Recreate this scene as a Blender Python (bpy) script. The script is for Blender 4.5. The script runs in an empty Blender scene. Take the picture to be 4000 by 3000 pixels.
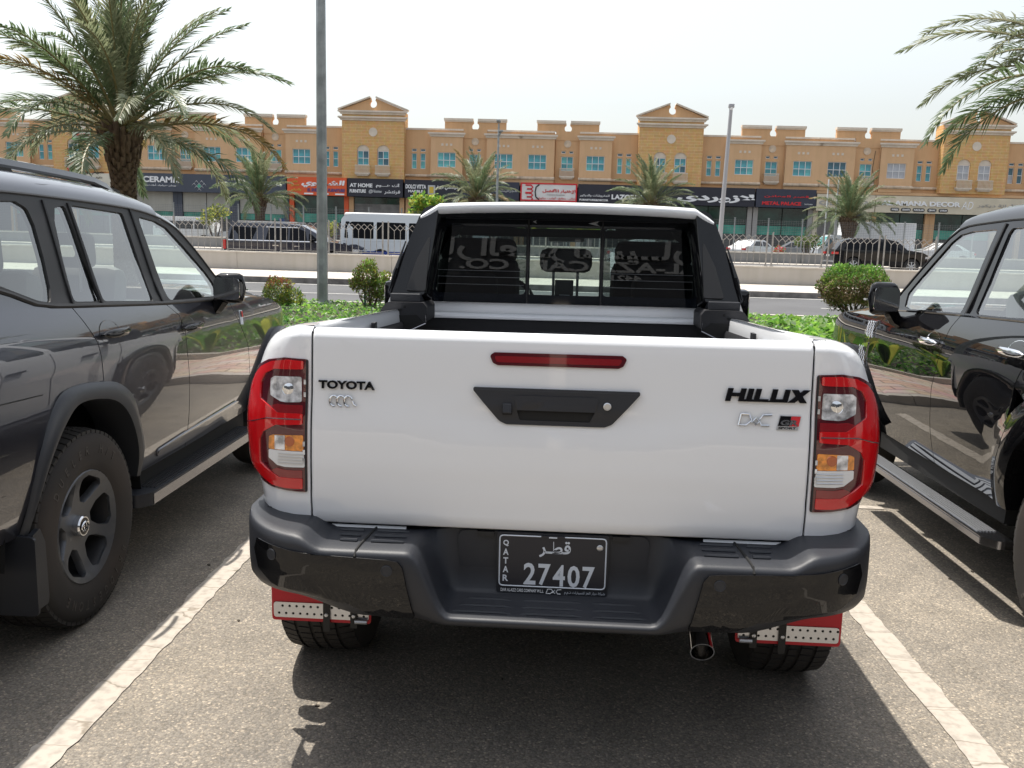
import bpy, bmesh, math, random, unicodedata
import numpy as np
from mathutils import Vector as V, Matrix
from math import sin, cos, pi, radians as R, sqrt, atan2
random.seed(11)
S = bpy.context.scene
COL = S.collection

# ------------------------------------------------------------------ camera
cam_d = bpy.data.cameras.new('camera'); cam = bpy.data.objects.new('camera', cam_d); COL.objects.link(cam)
S.camera = cam
P_, Rl, Yw = R(9.2), R(1.6), R(2.1)
fw = V((-sin(Yw)*cos(P_), cos(Yw)*cos(P_), -sin(P_))); r0 = V((cos(Yw), sin(Yw), 0)); u0 = r0.cross(fw)
cx_ = r0*cos(Rl)+u0*sin(Rl); cy_ = -r0*sin(Rl)+u0*cos(Rl); cz_ = -fw
cam.matrix_world = Matrix(((cx_.x, cy_.x, cz_.x, 0), (cx_.y, cy_.y, cz_.y, 0), (cx_.z, cy_.z, cz_.z, 1.6), (0, 0, 0, 1)))
cam_d.sensor_width = 36; cam_d.lens = 31.5; cam_d.clip_start = .05; cam_d.clip_end = 6000

# ------------------------------------------------------------------ light
SUN = V((-.25, .25, 1)).normalized()
elev = math.asin(SUN.z)
w = bpy.data.worlds.new('World'); S.world = w; w.use_nodes = True
nt = w.node_tree; nt.nodes.clear()
sky = nt.nodes.new('ShaderNodeTexSky'); sky.sky_type = 'NISHITA'; sky.sun_disc = False
sky.sun_elevation = elev; sky.sun_rotation = R(-45); sky.air_density = 1.6; sky.dust_density = 2.8; sky.ozone_density = 3.0
hs = nt.nodes.new('ShaderNodeHueSaturation'); hs.inputs['Saturation'].default_value = .33
bg = nt.nodes.new('ShaderNodeBackground'); bg.inputs[1].default_value = .110
wo = nt.nodes.new('ShaderNodeOutputWorld')
nt.links.new(sky.outputs[0], hs.inputs['Color']); nt.links.new(hs.outputs[0], bg.inputs[0]); nt.links.new(bg.outputs[0], wo.inputs[0])
sd = bpy.data.lights.new('sun', 'SUN'); sd.energy = 3.3; sd.angle = R(.6); sd.color = (1, .95, .87)
so = bpy.data.objects.new('sun', sd); COL.objects.link(so); so.rotation_euler = SUN.to_track_quat('Z', 'Y').to_euler()
S.view_settings.view_transform = 'Standard'; S.view_settings.look = 'None'
S.view_settings.exposure = .95; S.view_settings.gamma = 1; S.view_settings.use_curve_mapping = False
S.cycles.max_bounces = 10; S.cycles.transparent_max_bounces = 16; S.cycles.sample_clamp_indirect = 6
S.cycles.caustics_reflective = False; S.cycles.caustics_refractive = False

# ------------------------------------------------------------------ materials
def sock(b, n, v):
    if n in b.inputs: b.inputs[n].default_value = v
MATS = {}
def pm(name, c, rough=.5, metal=0., coat=0., noise=None, bump=None, spec=.5, emit=None, streak=None, coat_ior=1.5):
    """principled material; noise=(scale, amount[, c2]) mixes colour, bump=(scale, strength), streak = vertical dirt amount"""
    m = bpy.data.materials.new(name); m.use_nodes = True; t = m.node_tree; b = t.nodes['Principled BSDF']
    sock(b, 'Base Color', (*c, 1)); sock(b, 'Roughness', rough); sock(b, 'Metallic', metal); sock(b, 'Specular IOR Level', spec)
    if coat: sock(b, 'Coat Weight', coat); sock(b, 'Coat Roughness', .015); sock(b, 'Coat IOR', coat_ior)
    if emit: sock(b, 'Emission Color', (*emit[:3], 1)); sock(b, 'Emission Strength', emit[3])
    tc = t.nodes.new('ShaderNodeTexCoord')
    if noise:
        n = t.nodes.new('ShaderNodeTexNoise'); n.inputs['Scale'].default_value = noise[0]; n.inputs['Detail'].default_value = 5
        r = t.nodes.new('ShaderNodeValToRGB'); a = noise[1]
        c2 = noise[2] if len(noise) > 2 else tuple(min(1, x*(1+a)) for x in c)
        c1 = c if len(noise) > 2 else tuple(x*(1-a) for x in c)
        r.color_ramp.elements[0].position = .36; r.color_ramp.elements[1].position = .64
        r.color_ramp.elements[0].color = (*c1, 1); r.color_ramp.elements[1].color = (*c2, 1)
        t.links.new(tc.outputs['Object'], n.inputs['Vector']); t.links.new(n.outputs['Fac'], r.inputs['Fac']); out = r.outputs[0]
        if streak:
            mp = t.nodes.new('ShaderNodeMapping'); mp.inputs['Scale'].default_value = (1.6, 1.6, .12)
            n2 = t.nodes.new('ShaderNodeTexNoise'); n2.inputs['Scale'].default_value = 2.2; n2.inputs['Detail'].default_value = 6
            r2 = t.nodes.new('ShaderNodeValToRGB'); r2.color_ramp.elements[0].position = .3; r2.color_ramp.elements[1].position = .6
            k = 1-streak; r2.color_ramp.elements[0].color = (k, k, k*.97, 1); r2.color_ramp.elements[1].color = (1, 1, 1, 1)
            mx = t.nodes.new('ShaderNodeMixRGB'); mx.blend_type = 'MULTIPLY'; mx.inputs[0].default_value = 1
            t.links.new(tc.outputs['Object'], mp.inputs[0]); t.links.new(mp.outputs[0], n2.inputs['Vector']); t.links.new(n2.outputs['Fac'], r2.inputs['Fac'])
            t.links.new(out, mx.inputs[1]); t.links.new(r2.outputs[0], mx.inputs[2]); out = mx.outputs[0]
        t.links.new(out, b.inputs['Base Color'])
    if bump:
        n = t.nodes.new('ShaderNodeTexNoise'); n.inputs['Scale'].default_value = bump[0]; n.inputs['Detail'].default_value = 6
        bp = t.nodes.new('ShaderNodeBump'); bp.inputs['Strength'].default_value = bump[1]; bp.inputs['Distance'].default_value = .01
        t.links.new(tc.outputs['Object'], n.inputs['Vector']); t.links.new(n.outputs['Fac'], bp.inputs['Height']); t.links.new(bp.outputs[0], b.inputs['Normal'])
    MATS[name] = m
    return m
def glass(name, tint, f0=.08, rough=0., refl=1., pwr=3.6):
    """one thin pane: tinted see-through plus a mirror that grows towards grazing view"""
    m = bpy.data.materials.new(name); m.use_nodes = True; t = m.node_tree; t.nodes.clear()
    o = t.nodes.new('ShaderNodeOutputMaterial'); tr = t.nodes.new('ShaderNodeBsdfTransparent'); tr.inputs[0].default_value = (*tint, 1)
    g = t.nodes.new('ShaderNodeBsdfGlossy'); g.inputs['Roughness'].default_value = rough; g.inputs[0].default_value = (refl, refl, refl, 1)
    mx = t.nodes.new('ShaderNodeMixShader'); lw = t.nodes.new('ShaderNodeLayerWeight'); lw.inputs['Blend'].default_value = .5
    pw = t.nodes.new('ShaderNodeMath'); pw.operation = 'POWER'; pw.inputs[1].default_value = pwr
    ma = t.nodes.new('ShaderNodeMath'); ma.operation = 'MULTIPLY_ADD'; ma.inputs[1].default_value = 1-f0; ma.inputs[2].default_value = f0; ma.use_clamp = True
    t.links.new(lw.outputs['Facing'], pw.inputs[0]); t.links.new(pw.outputs[0], ma.inputs[0]); t.links.new(ma.outputs[0], mx.inputs[0])
    t.links.new(tr.outputs[0], mx.inputs[1]); t.links.new(g.outputs[0], mx.inputs[2]); t.links.new(mx.outputs[0], o.inputs[0])
    MATS[name] = m
    return m

# ------------------------------------------------------------------ objects
def link(o, parent=None):
    COL.objects.link(o)
    if parent is not None: o.parent = parent
    return o
def thing(name, label, cat, loc=(0, 0, 0), rz=0, group=None):
    o = bpy.data.objects.new(name, None); COL.objects.link(o); o.location = loc; o.rotation_euler = (0, 0, rz)
    o.empty_display_size = .2
    o['label'] = label; o['category'] = cat
    if group: o['group'] = group
    return o
def tag(o, label=None, cat=None, group=None, kind=None):
    if label: o['label'] = label
    if cat: o['category'] = cat
    if group: o['group'] = group
    if kind: o['kind'] = kind
    return o
def mesh(name, v, f, mat=None, smooth=0):
    me = bpy.data.meshes.new(name); me.from_pydata([tuple(p) for p in v], [], f); me.update()
    if mat is not None: me.materials.append(mat)
    if smooth:
        me.shade_smooth()
        if smooth < 180: me.set_sharp_from_angle(angle=R(smooth))
    return me
def part(name, me, parent=None, loc=(0, 0, 0), rot=(0, 0, 0), label=None, scale=None):
    o = bpy.data.objects.new(name, me); link(o, parent); o.location = loc; o.rotation_euler = rot
    if scale: o.scale = scale
    if label: o['label'] = label
    return o
def copy_tree(o, parent=None):
    c = o.copy(); COL.objects.link(c)
    if parent is not None: c.parent = parent
    for ch in list(o.children): copy_tree(ch, c)
    return c

class MB:
    """collects geometry for ONE mesh"""
    def __init__(s): s.v = []; s.f = []
    def add(s, v, f):
        k = len(s.v); s.v += [V(p) for p in v]; s.f += [tuple(i+k for i in q) for q in f]; return s
    def box(s, c, d, rz=0, rx=0, ry=0):
        x, y, z = d[0]/2, d[1]/2, d[2]/2
        m = Matrix.Rotation(rz, 3, 'Z') @ Matrix.Rotation(ry, 3, 'Y') @ Matrix.Rotation(rx, 3, 'X'); c = V(c)
        p = [c+m@V(q) for q in ((-x,-y,-z),(x,-y,-z),(x,y,-z),(-x,y,-z),(-x,-y,z),(x,-y,z),(x,y,z),(-x,y,z))]
        return s.add(p, [(0,3,2,1),(4,5,6,7),(0,1,5,4),(1,2,6,5),(2,3,7,6),(3,0,4,7)])
    def b2(s, a, b):
        return s.box([(a[i]+b[i])/2 for i in range(3)], [abs(b[i]-a[i]) for i in range(3)])
    def tube(s, pts, r, n=8, cap=True, closed=False):
        pts = [V(p) for p in pts]; rs = r if isinstance(r, (list, tuple)) else [r]*len(pts); rings = []; N = len(pts)
        up = None
        for i, p in enumerate(pts):
            a = pts[(i-1) % N] if (closed or i > 0) else p; b = pts[(i+1) % N] if (closed or i < N-1) else p
            d = (b-a).normalized()
            if up is None: up = V((0, 0, 1)) if abs(d.z) < .9 else V((1, 0, 0))
            x = d.cross(up).normalized(); y = x.cross(d).normalized(); up = y
            rings.append([p+(x*cos(2*pi*k/n)+y*sin(2*pi*k/n))*rs[i] for k in range(n)])
        k0 = len(s.v)
        for q in rings: s.v += q
        for i in range(N if closed else N-1):
            j = (i+1) % N
            for k in range(n): s.f.append((k0+i*n+k, k0+i*n+(k+1) % n, k0+j*n+(k+1) % n, k0+j*n+k))
        if cap and not closed:
            s.f.append(tuple(k0+k for k in reversed(range(n)))); s.f.append(tuple(k0+(N-1)*n+k for k in range(n)))
        return s
    def cyl(s, a, b, r, n=12, r2=None): return s.tube([a, b], [r, r if r2 is None else r2], n)
    def grid(s, rows, closed_u=False, closed_v=False):
        k0 = len(s.v); n = len(rows[0]); m = len(rows)
        for r in rows: s.v += [V(p) for p in r]
        for i in range(m if closed_v else m-1):
            for j in range(n if closed_u else n-1):
                a, b = (i+1) % m, (j+1) % n
                s.f.append((k0+i*n+j, k0+i*n+b, k0+a*n+b, k0+a*n+j))
        return s
    def lathe(s, prof, c=(0, 0, 0), axis='Z', n=24):
        """prof: list of (radius, height)"""
        rows = []
        for r, h in prof:
            row = []
            for k in range(n):
                a = 2*pi*k/n; x, y = r*cos(a), r*sin(a)
                p = {'Z': (x, y, h), 'X': (h, x, y), 'Y': (y, h, x)}[axis]
                row.append(V(c)+V(p))
            rows.append(row)
        return s.grid(rows, closed_u=True)
    def prism(s, poly, h, fn):
        """poly (u,v) list, extruded between w=0 and w=h, fn(u,v,w)->xyz"""
        n = len(poly); k = len(s.v)
        s.v += [V(fn(u, v, 0)) for u, v in poly]+[V(fn(u, v, h)) for u, v in poly]
        s.f += [tuple(k+i for i in reversed(range(n))), tuple(k+n+i for i in range(n))]
        for i in range(n): s.f.append((k+i, k+(i+1) % n, k+n+(i+1) % n, k+n+i))
        return s
    def build(s, name, mat, parent=None, smooth=35, loc=(0, 0, 0), rot=(0, 0, 0), label=None, bevel=0, fix=True):
        me = mesh(name, s.v, s.f, mat)
        if fix or bevel:
            bm = bmesh.new(); bm.from_mesh(me)
            if bevel:
                bmesh.ops.remove_doubles(bm, verts=bm.verts, dist=1e-5)
                ed = [e for e in bm.edges if len(e.link_faces) == 2 and e.calc_face_angle(0) > R(40)]
                bmesh.ops.bevel(bm, geom=ed, offset=bevel, segments=2, profile=.5, affect='EDGES', clamp_overlap=True)
            bmesh.ops.recalc_face_normals(bm, faces=bm.faces); bm.to_mesh(me); bm.free()
        if smooth:
            me.shade_smooth()
            if smooth < 180: me.set_sharp_from_angle(angle=R(smooth))
        return part(name, me, parent, loc, rot, label)

def rpoly(pts, r, n=5):
    """polygon with rounded corners; r a number or one per corner"""
    out = []; N = len(pts)
    for i in range(N):
        p = V((*pts[i], 0)); a = V((*pts[i-1], 0)); b = V((*pts[(i+1) % N], 0)); rr = r[i] if isinstance(r, (list, tuple)) else r
        da = (a-p); db = (b-p); la, lb = da.length, db.length; da.normalize(); db.normalize()
        ang = da.angle(db, pi)
        if rr <= 0 or ang > pi*.97: out.append((p.x, p.y)); continue
        d = min(rr/math.tan(ang/2), la*.48, lb*.48)
        p1, p2 = p+da*d, p+db*d
        for k in range(n+1):
            t = k/n; q = p1*(1-t)**2+p*2*t*(1-t)+p2*t*t; out.append((q.x, q.y))
    return out
def smooth_poly(pts, n=4, closed=False):
    """Catmull-Rom through points"""
    out = []; N = len(pts)
    for i in range(N if closed else N-1):
        if closed: p = [pts[(i+k) % N] for k in (-1, 0, 1, 2)]
        else: p = [pts[max(0, i-1)], pts[i], pts[i+1], pts[min(N-1, i+2)]]
        for k in range(n):
            t = k/n
            out.append(tuple(.5*((2*b)+(c-a)*t+(2*a-5*b+4*c-d)*t*t+(-a+3*b-3*c+d)*t**3) for a, b, c, d in zip(*p)))
    if not closed: out.append(tuple(pts[-1]))
    return out
def curve(xs, ys):
    """smooth interpolating function (monotone cubic)"""
    xs = list(xs); ys = list(ys); n = len(xs)
    d = [(ys[i+1]-ys[i])/(xs[i+1]-xs[i]) for i in range(n-1)]
    m = [d[0]]+[0 if d[i-1]*d[i] <= 0 else 2*d[i-1]*d[i]/(d[i-1]+d[i]) for i in range(1, n-1)]+[d[-1]]
    def f(x):
        if x <= xs[0]: return ys[0]+m[0]*(x-xs[0])
        if x >= xs[-1]: return ys[-1]+m[-1]*(x-xs[-1])
        i = max(k for k in range(n-1) if xs[k] <= x); h = xs[i+1]-xs[i]; t = (x-xs[i])/h
        return (2*t**3-3*t*t+1)*ys[i]+(t**3-2*t*t+t)*h*m[i]+(-2*t**3+3*t*t)*ys[i+1]+(t**3-t*t)*h*m[i+1]
    return f
def panel(name, outer, fn, mat, parent=None, holes=(), cell=.08, thick=0., sgn=1, lines=None, label=None, edge=0.):
    """a sheet cut out of the surface fn(u,v) along outlines, with exact normals and a turned-in edge"""
    bm = bmesh.new(); es = []
    for loop in (outer, *holes):
        q = []
        for p in loop:
            if not q or (abs(p[0]-q[-1][0])+abs(p[1]-q[-1][1])) > 1e-5: q.append(p)
        if abs(q[0][0]-q[-1][0])+abs(q[0][1]-q[-1][1]) < 1e-5: q.pop()
        vs = [bm.verts.new((a, b, 0)) for a, b in q]
        es += [bm.edges.new((vs[i], vs[(i+1) % len(vs)])) for i in range(len(vs))]
    bmesh.ops.triangle_fill(bm, use_beauty=True, use_dissolve=False, edges=es)
    us = [p[0] for p in outer]; vs_ = [p[1] for p in outer]
    cu, cv = cell if isinstance(cell, tuple) else (cell, cell)
    lu = list(np.arange(min(us)+cu, max(us)-cu*.3, cu)); lv = list(np.arange(min(vs_)+cv, max(vs_)-cv*.3, cv))
    if lines: lu += lines[0]; lv += lines[1]
    for u in lu: bmesh.ops.bisect_plane(bm, geom=bm.verts[:]+bm.edges[:]+bm.faces[:], dist=1e-6, plane_co=(u, 0, 0), plane_no=(1, 0, 0))
    for v in lv: bmesh.ops.bisect_plane(bm, geom=bm.verts[:]+bm.edges[:]+bm.faces[:], dist=1e-6, plane_co=(0, v, 0), plane_no=(0, 1, 0))
    bm.verts.index_update(); bm.normal_update()
    uv = [(x.co.x, x.co.y) for x in bm.verts]
    P = [V(fn(a, b)) for a, b in uv]; h = 1e-3; NN = []
    for a, b in uv:
        du = V(fn(a+h, b))-V(fn(a-h, b)); dv = V(fn(a, b+h))-V(fn(a, b-h)); c = du.cross(dv)
        NN.append((c.normalized() if c.length > 0 else V((0, 0, 1)))*sgn)
    faces = []
    for f in bm.faces:
        idx = [x.index for x in f.verts]
        if f.normal.z < 0: idx.reverse()
        if sgn < 0: idx.reverse()
        faces.append(idx)
    bnd = [(l.vert.index, l.link_loop_next.vert.index) for f in bm.faces for l in f.loops if len(l.edge.link_faces) == 1]
    bm.free()
    verts = list(P); norms = [[NN[i] for i in f] for f in faces]
    # boundary edges follow the outer faces' winding
    bset = {}
    for f in faces:
        for i in range(len(f)): bset[(f[i], f[(i+1) % len(f)])] = 1
    if thick:
        for a, b in list(bset):
            if (b, a) in bset: continue
            k = len(verts); pa, pb = P[a], P[b]; qa, qb = pa-NN[a]*thick, pb-NN[b]*thick
            verts += [pa, pb, qb, qa]; faces.append([k+1, k, k+3, k+2])
            nn = (pa-pb).cross(qa-pb); nn = nn.normalized() if nn.length > 0 else NN[a]
            e = edge
            norms.append([(nn*(1-e)+NN[b]*e).normalized(), (nn*(1-e)+NN[a]*e).normalized(), nn, nn])
    me = mesh(name, verts, faces, mat); me.shade_smooth()
    me.normals_split_custom_set([n for q in norms for n in q])
    return part(name, me, parent, label=label)

# ------------------------------------------------------------------ lettering
FORMS = {}
for cp in range(0xFE80, 0xFEFD):
    d = unicodedata.decomposition(chr(cp)).split()
    if d: FORMS.setdefault(''.join(chr(int(x, 16)) for x in d[1:]), {})[d[0][1:-1]] = chr(cp)
def arabic(s):
    s = s.replace('\u0640', '\u0640'); out = []; i = 0; toks = []
    while i < len(s):
        if s[i:i+2] in FORMS: toks.append(s[i:i+2]); i += 2
        else: toks.append(s[i]); i += 1
    def jn(t): return t == '\u0640' or 'initial' in FORMS.get(t, {})      # joins to the next letter
    def jp(t): return t == '\u0640' or 'final' in FORMS.get(t, {})       # joins to the one before
    for k, t in enumerate(toks):
        if t not in FORMS: out.append(t); continue
        p = k > 0 and jn(toks[k-1]) and jp(t); n = k < len(toks)-1 and jn(t) and jp(toks[k+1])
        F = FORMS[t]; key = 'medial' if p and n else 'final' if p else 'initial' if n else 'isolated'
        out.append(F.get(key) or F.get('final' if p else 'isolated') or t)
    return ''.join(reversed(out))
def text_mesh(s, bold=0., ext=.0):
    c = bpy.data.curves.new('t', 'FONT'); c.body = s; c.size = 1; c.offset = bold; c.resolution_u = 3; c.fill_mode = 'FRONT' if not ext else 'BOTH'; c.extrude = ext
    o = bpy.data.objects.new('t', c); COL.objects.link(o)
    dg = bpy.context.evaluated_depsgraph_get(); me = bpy.data.meshes.new_from_object(o.evaluated_get(dg))
    bpy.data.objects.remove(o); bpy.data.curves.remove(c); me.materials.clear()
    return me
def txt(name, s, cx, y, cz, w, h, mat, parent, ext=.02, bold=.0, slant=0., fn=None, flip=1, label=None):
    """lettering fitted to w x h, centred on (cx, cz), facing -Y at depth y; fn(x,z)->y bends it onto a surface"""
    if any('\u0600' <= ch <= '\u06ff' for ch in s): s = arabic(s)
    me = text_mesh(s, bold, .5 if ext else 0)
    n = len(me.vertices); a = np.empty(n*3); me.vertices.foreach_get('co', a); a = a.reshape(n, 3)
    lo, hi = a.min(0), a.max(0); sx = w/max(hi[0]-lo[0], 1e-6); sz = h/max(hi[1]-lo[1], 1e-6)
    x = (a[:, 0]-(lo[0]+hi[0])/2)*sx; z = (a[:, 1]-(lo[1]+hi[1])/2)*sz; x = x+slant*z; d = a[:, 2]*ext
    b = np.stack([cx+flip*x, y-flip*d, cz+z], 1)
    if fn: b[:, 1] = [fn(p, q)-flip*dd+(y if False else 0) for p, q, dd in zip(b[:, 0], b[:, 2], d)]
    me.vertices.foreach_set('co', b.ravel()); me.update(); me.name = name
    if mat: me.materials.append(mat)
    return part(name, me, parent, label=label)
# ------------------------------------------------------------------ palette
white_paint = pm('white_paint', (.84, .85, .87), .28, coat=1., spec=.5)
grey_paint = pm('grey_paint', (.030, .032, .045), .28, metal=.6, coat=1., spec=.2, coat_ior=1.75)
black_paint = pm('black_paint', (.006, .006, .007), .5, coat=1., spec=0., coat_ior=1.8)
gloss_black = pm('gloss_black', (.005, .005, .006), .5, coat=.9, spec=0.)
plastic = pm('grey_plastic', (.019, .021, .027), .48, bump=(900, .12))
flare_plastic = pm('flare_plastic', (.028, .031, .037), .45)
rubber_trim = pm('rubber_trim', (.012, .012, .013), .55)
tyre_m = pm('tyre_rubber', (.022, .021, .021), .75, noise=(6, .3, (.030, .027, .024)))
tyre_dusty = pm('dusty_tyre', (.016, .0155, .0155), .8, noise=(2.6, .3, (.034, .026, .021)))
chrome = pm('chrome', (.75, .76, .78), .08, 1.)
dark_chrome = pm('dark_chrome', (.30, .30, .32), .2, 1.)
alu = pm('aluminium', (.62, .63, .65), .38, 1.)
rim_grey = pm('rim_grey', (.10, .105, .115), .38, .5)
under = pm('underbody_black', (.006, .006, .006), .8)
liner = pm('bed_liner', (.014, .014, .017), .6, bump=(300, .2))
seat_m = pm('seat_fabric', (.012, .012, .013), .8)
seat_beige = pm('seat_light', (.45, .43, .40), .7)
seat_dark = pm('seat_grey', (.15, .148, .14), .6)
red_lens = pm('red_lens', (.62, .006, .010), .10, coat=1.)
dark_red = pm('dark_red_lens', (.085, .003, .009), .12, coat=1.)
deep_red = pm('deep_red', (.24, .006, .012), .12, coat=1.)
clear_refl = pm('lamp_reflector', (.62, .63, .66), .22, .35, coat=1., noise=(46, .5))
amber = pm('amber_lens', (.72, .25, .03), .2, coat=1., noise=(60, .35))
white_lens = pm('white_lens', (.75, .76, .77), .15, coat=1.)
plate_black = pm('plate_black', (.018, .018, .024), .45)
letter_white = pm('letter_white', (.62, .66, .72), .5)
badge_black = pm('badge_black', (.005, .005, .007), .4, coat=.6, spec=.05)
red_flap = pm('red_flap', (.50, .006, .018), .45)
strap_black = pm('strap_black', (.012, .012, .012), .6)
g_clear = glass('clear_glass', (.80, .90, .87))
g_front = glass('side_glass', (.74, .86, .81), .10, pwr=2.9)
g_rear = glass('privacy_glass', (.66, .72, .68), .10, pwr=2.9)
g_back = glass('back_glass', (.20, .235, .235), .075)
g_mid = glass('middle_back_glass', (.66, .73, .72), .075)
g_dark = pm('dark_glass', (.008, .010, .014), .04, spec=.8)
g_teal = pm('teal_glass', (.06, .29, .35), .12, spec=.7, noise=(1.3, .3))
g_teal2 = pm('teal_glass_pale', (.11, .42, .44), .12, spec=.7, noise=(1.3, .25))
g_navy = pm('navy_glass', (.03, .11, .16), .1, spec=.7, noise=(1.3, .3))
g_white = pm('screened_glass', (.40, .42, .46), .3, noise=(2, .12))
g_shop = pm('shop_glass', (.02, .07, .06), .08, spec=.8, noise=(.7, .6, (.01, .022, .022)))
g_shop2 = pm('shop_glass_green', (.035, .26, .20), .15, spec=.6, noise=(.8, .3))
frame_white = pm('window_frame_white', (.72, .73, .74), .5)
ochre = pm('ochre_render', (.60, .375, .205), .85, noise=(.35, .06), bump=(60, .15), streak=.07)
ochre2 = pm('ochre_render_pale', (.64, .415, .24), .85, noise=(.3, .05), bump=(60, .15), streak=.06)
cream = pm('cream_trim', (.66, .585, .50), .8, noise=(1.2, .08), streak=.06)
cream2 = pm('weathered_ledge', (.58, .47, .36), .85, noise=(2.0, .2), streak=.12)
concrete = pm('concrete_wall', (.46, .43, .395), .88, noise=(.5, .06), bump=(90, .2), streak=.09)
coping_m = pm('concrete_coping', (.60, .56, .50), .85, noise=(3, .12))
barrier_m = pm('barrier_concrete', (.27, .265, .26), .85, noise=(.4, .1), streak=.15)
galv = pm('galvanised_steel', (.30, .32, .33), .5, .6, noise=(3.5, .2), streak=.12)
fence_m = pm('fence_steel', (.30, .285, .27), .5, .4, noise=(4, .25))
mesh_m = pm('mesh_wire', (.20, .20, .21), .6, .3)
signs = {k: pm('sign_'+k, c, .55, noise=(1.1, .06)) for k, c in dict(slate=(.055, .067, .095), orange=(.70, .105, .028), navy=(.018, .019, .032), white=(.70, .69, .68), beige=(.60, .54, .42), cream=(.64, .61, .52), maroon=(.30, .02, .04), darkblue=(.03, .035, .06)).items()}
ink = {k: pm('ink_'+k, c, .5) for k, c in dict(white=(.80, .81, .83), red=(.62, .02, .03), blue=(.06, .06, .22), yellow=(.62, .45, .06), grey=(.35, .34, .33), black=(.02, .02, .022), silver=(.46, .48, .50), dim=(.20, .21, .22)).items()}
shutter = pm('roller_shutter', (.085, .085, .085), .6, .3, noise=(2, .15))
shutter_l = pm('shop_panel_pale', (.42, .41, .37), .6, noise=(.6, .06), streak=.1)
bark = pm('palm_bark', (.075, .048, .030), .95, noise=(9, .5, (.15, .105, .068)), bump=(30, .8))
frond_g = pm('frond_green', (.075, .112, .050), .42, noise=(1.6, .3, (.135, .180, .095)), spec=.45)
frond_o = pm('frond_olive', (.145, .172, .095), .44, noise=(2.0, .4, (.21, .22, .13)), spec=.45)
frond_y = pm('frond_dry', (.26, .17, .05), .5, noise=(2.0, .4, (.18, .14, .06)), spec=.5)
rachis_m = pm('frond_stem', (.20, .17, .07), .5)
wood = pm('shrub_wood', (.10, .075, .055), .9, noise=(12, .4))
soil = pm('planter_soil', (.055, .042, .030), .95, noise=(14, .4))
kerb_m = pm('kerb_concrete', (.46, .42, .37), .85, noise=(2.2, .15))
kerb_dark = pm('kerb_face_grey', (.20, .185, .175), .9, noise=(3.2, .3))
walk_m = pm('pavement_tiles', (.47, .425, .37), .85, noise=(1.6, .07))
road_m = pm('road_asphalt', (.085, .085, .088), .9, noise=(.5, .10), bump=(160, .3))
road2_m = pm('main_road_asphalt', (.11, .108, .108), .9, noise=(.3, .08))
line_m = pm('road_line_white', (.50, .49, .46), .7, noise=(5, .12))
sand_m = pm('sandy_ground', (.36, .30, .22), .95, noise=(.2, .12))
LEAF = [pm('leaf_green', (.085, .20, .030), .45, noise=(2.4, .35)), pm('leaf_lime', (.17, .30, .05), .45, noise=(2.4, .3)), pm('leaf_olive', (.12, .15, .035), .5, noise=(3, .35)),
        pm('leaf_brown', (.15, .085, .04), .6, noise=(4, .4)), pm('leaf_red', (.20, .065, .03), .5, noise=(4, .4)), pm('leaf_deep', (.040, .115, .020), .42, noise=(2.4, .35)), pm('leaf_yellow', (.34, .34, .06), .5, noise=(3, .3))]
# leaves let some sun through
for m_, k in [(frond_g, .35), (frond_o, .4), (frond_y, .4)]+[(q, .5) for q in LEAF]:
    t = m_.node_tree; b = t.nodes['Principled BSDF']; o = [n for n in t.nodes if n.type == 'OUTPUT_MATERIAL'][0]
    tl = t.nodes.new('ShaderNodeBsdfTranslucent'); mx = t.nodes.new('ShaderNodeMixShader'); mx.inputs[0].default_value = k
    src = b.inputs['Base Color'].links[0].from_socket
    hs_ = t.nodes.new('ShaderNodeHueSaturation'); hs_.inputs['Value'].default_value = 1.5; t.links.new(src, hs_.inputs['Color']); t.links.new(hs_.outputs[0], tl.inputs[0])
    t.links.new(b.outputs[0], mx.inputs[1]); t.links.new(tl.outputs[0], mx.inputs[2]); t.links.new(mx.outputs[0], o.inputs[0])

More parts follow.
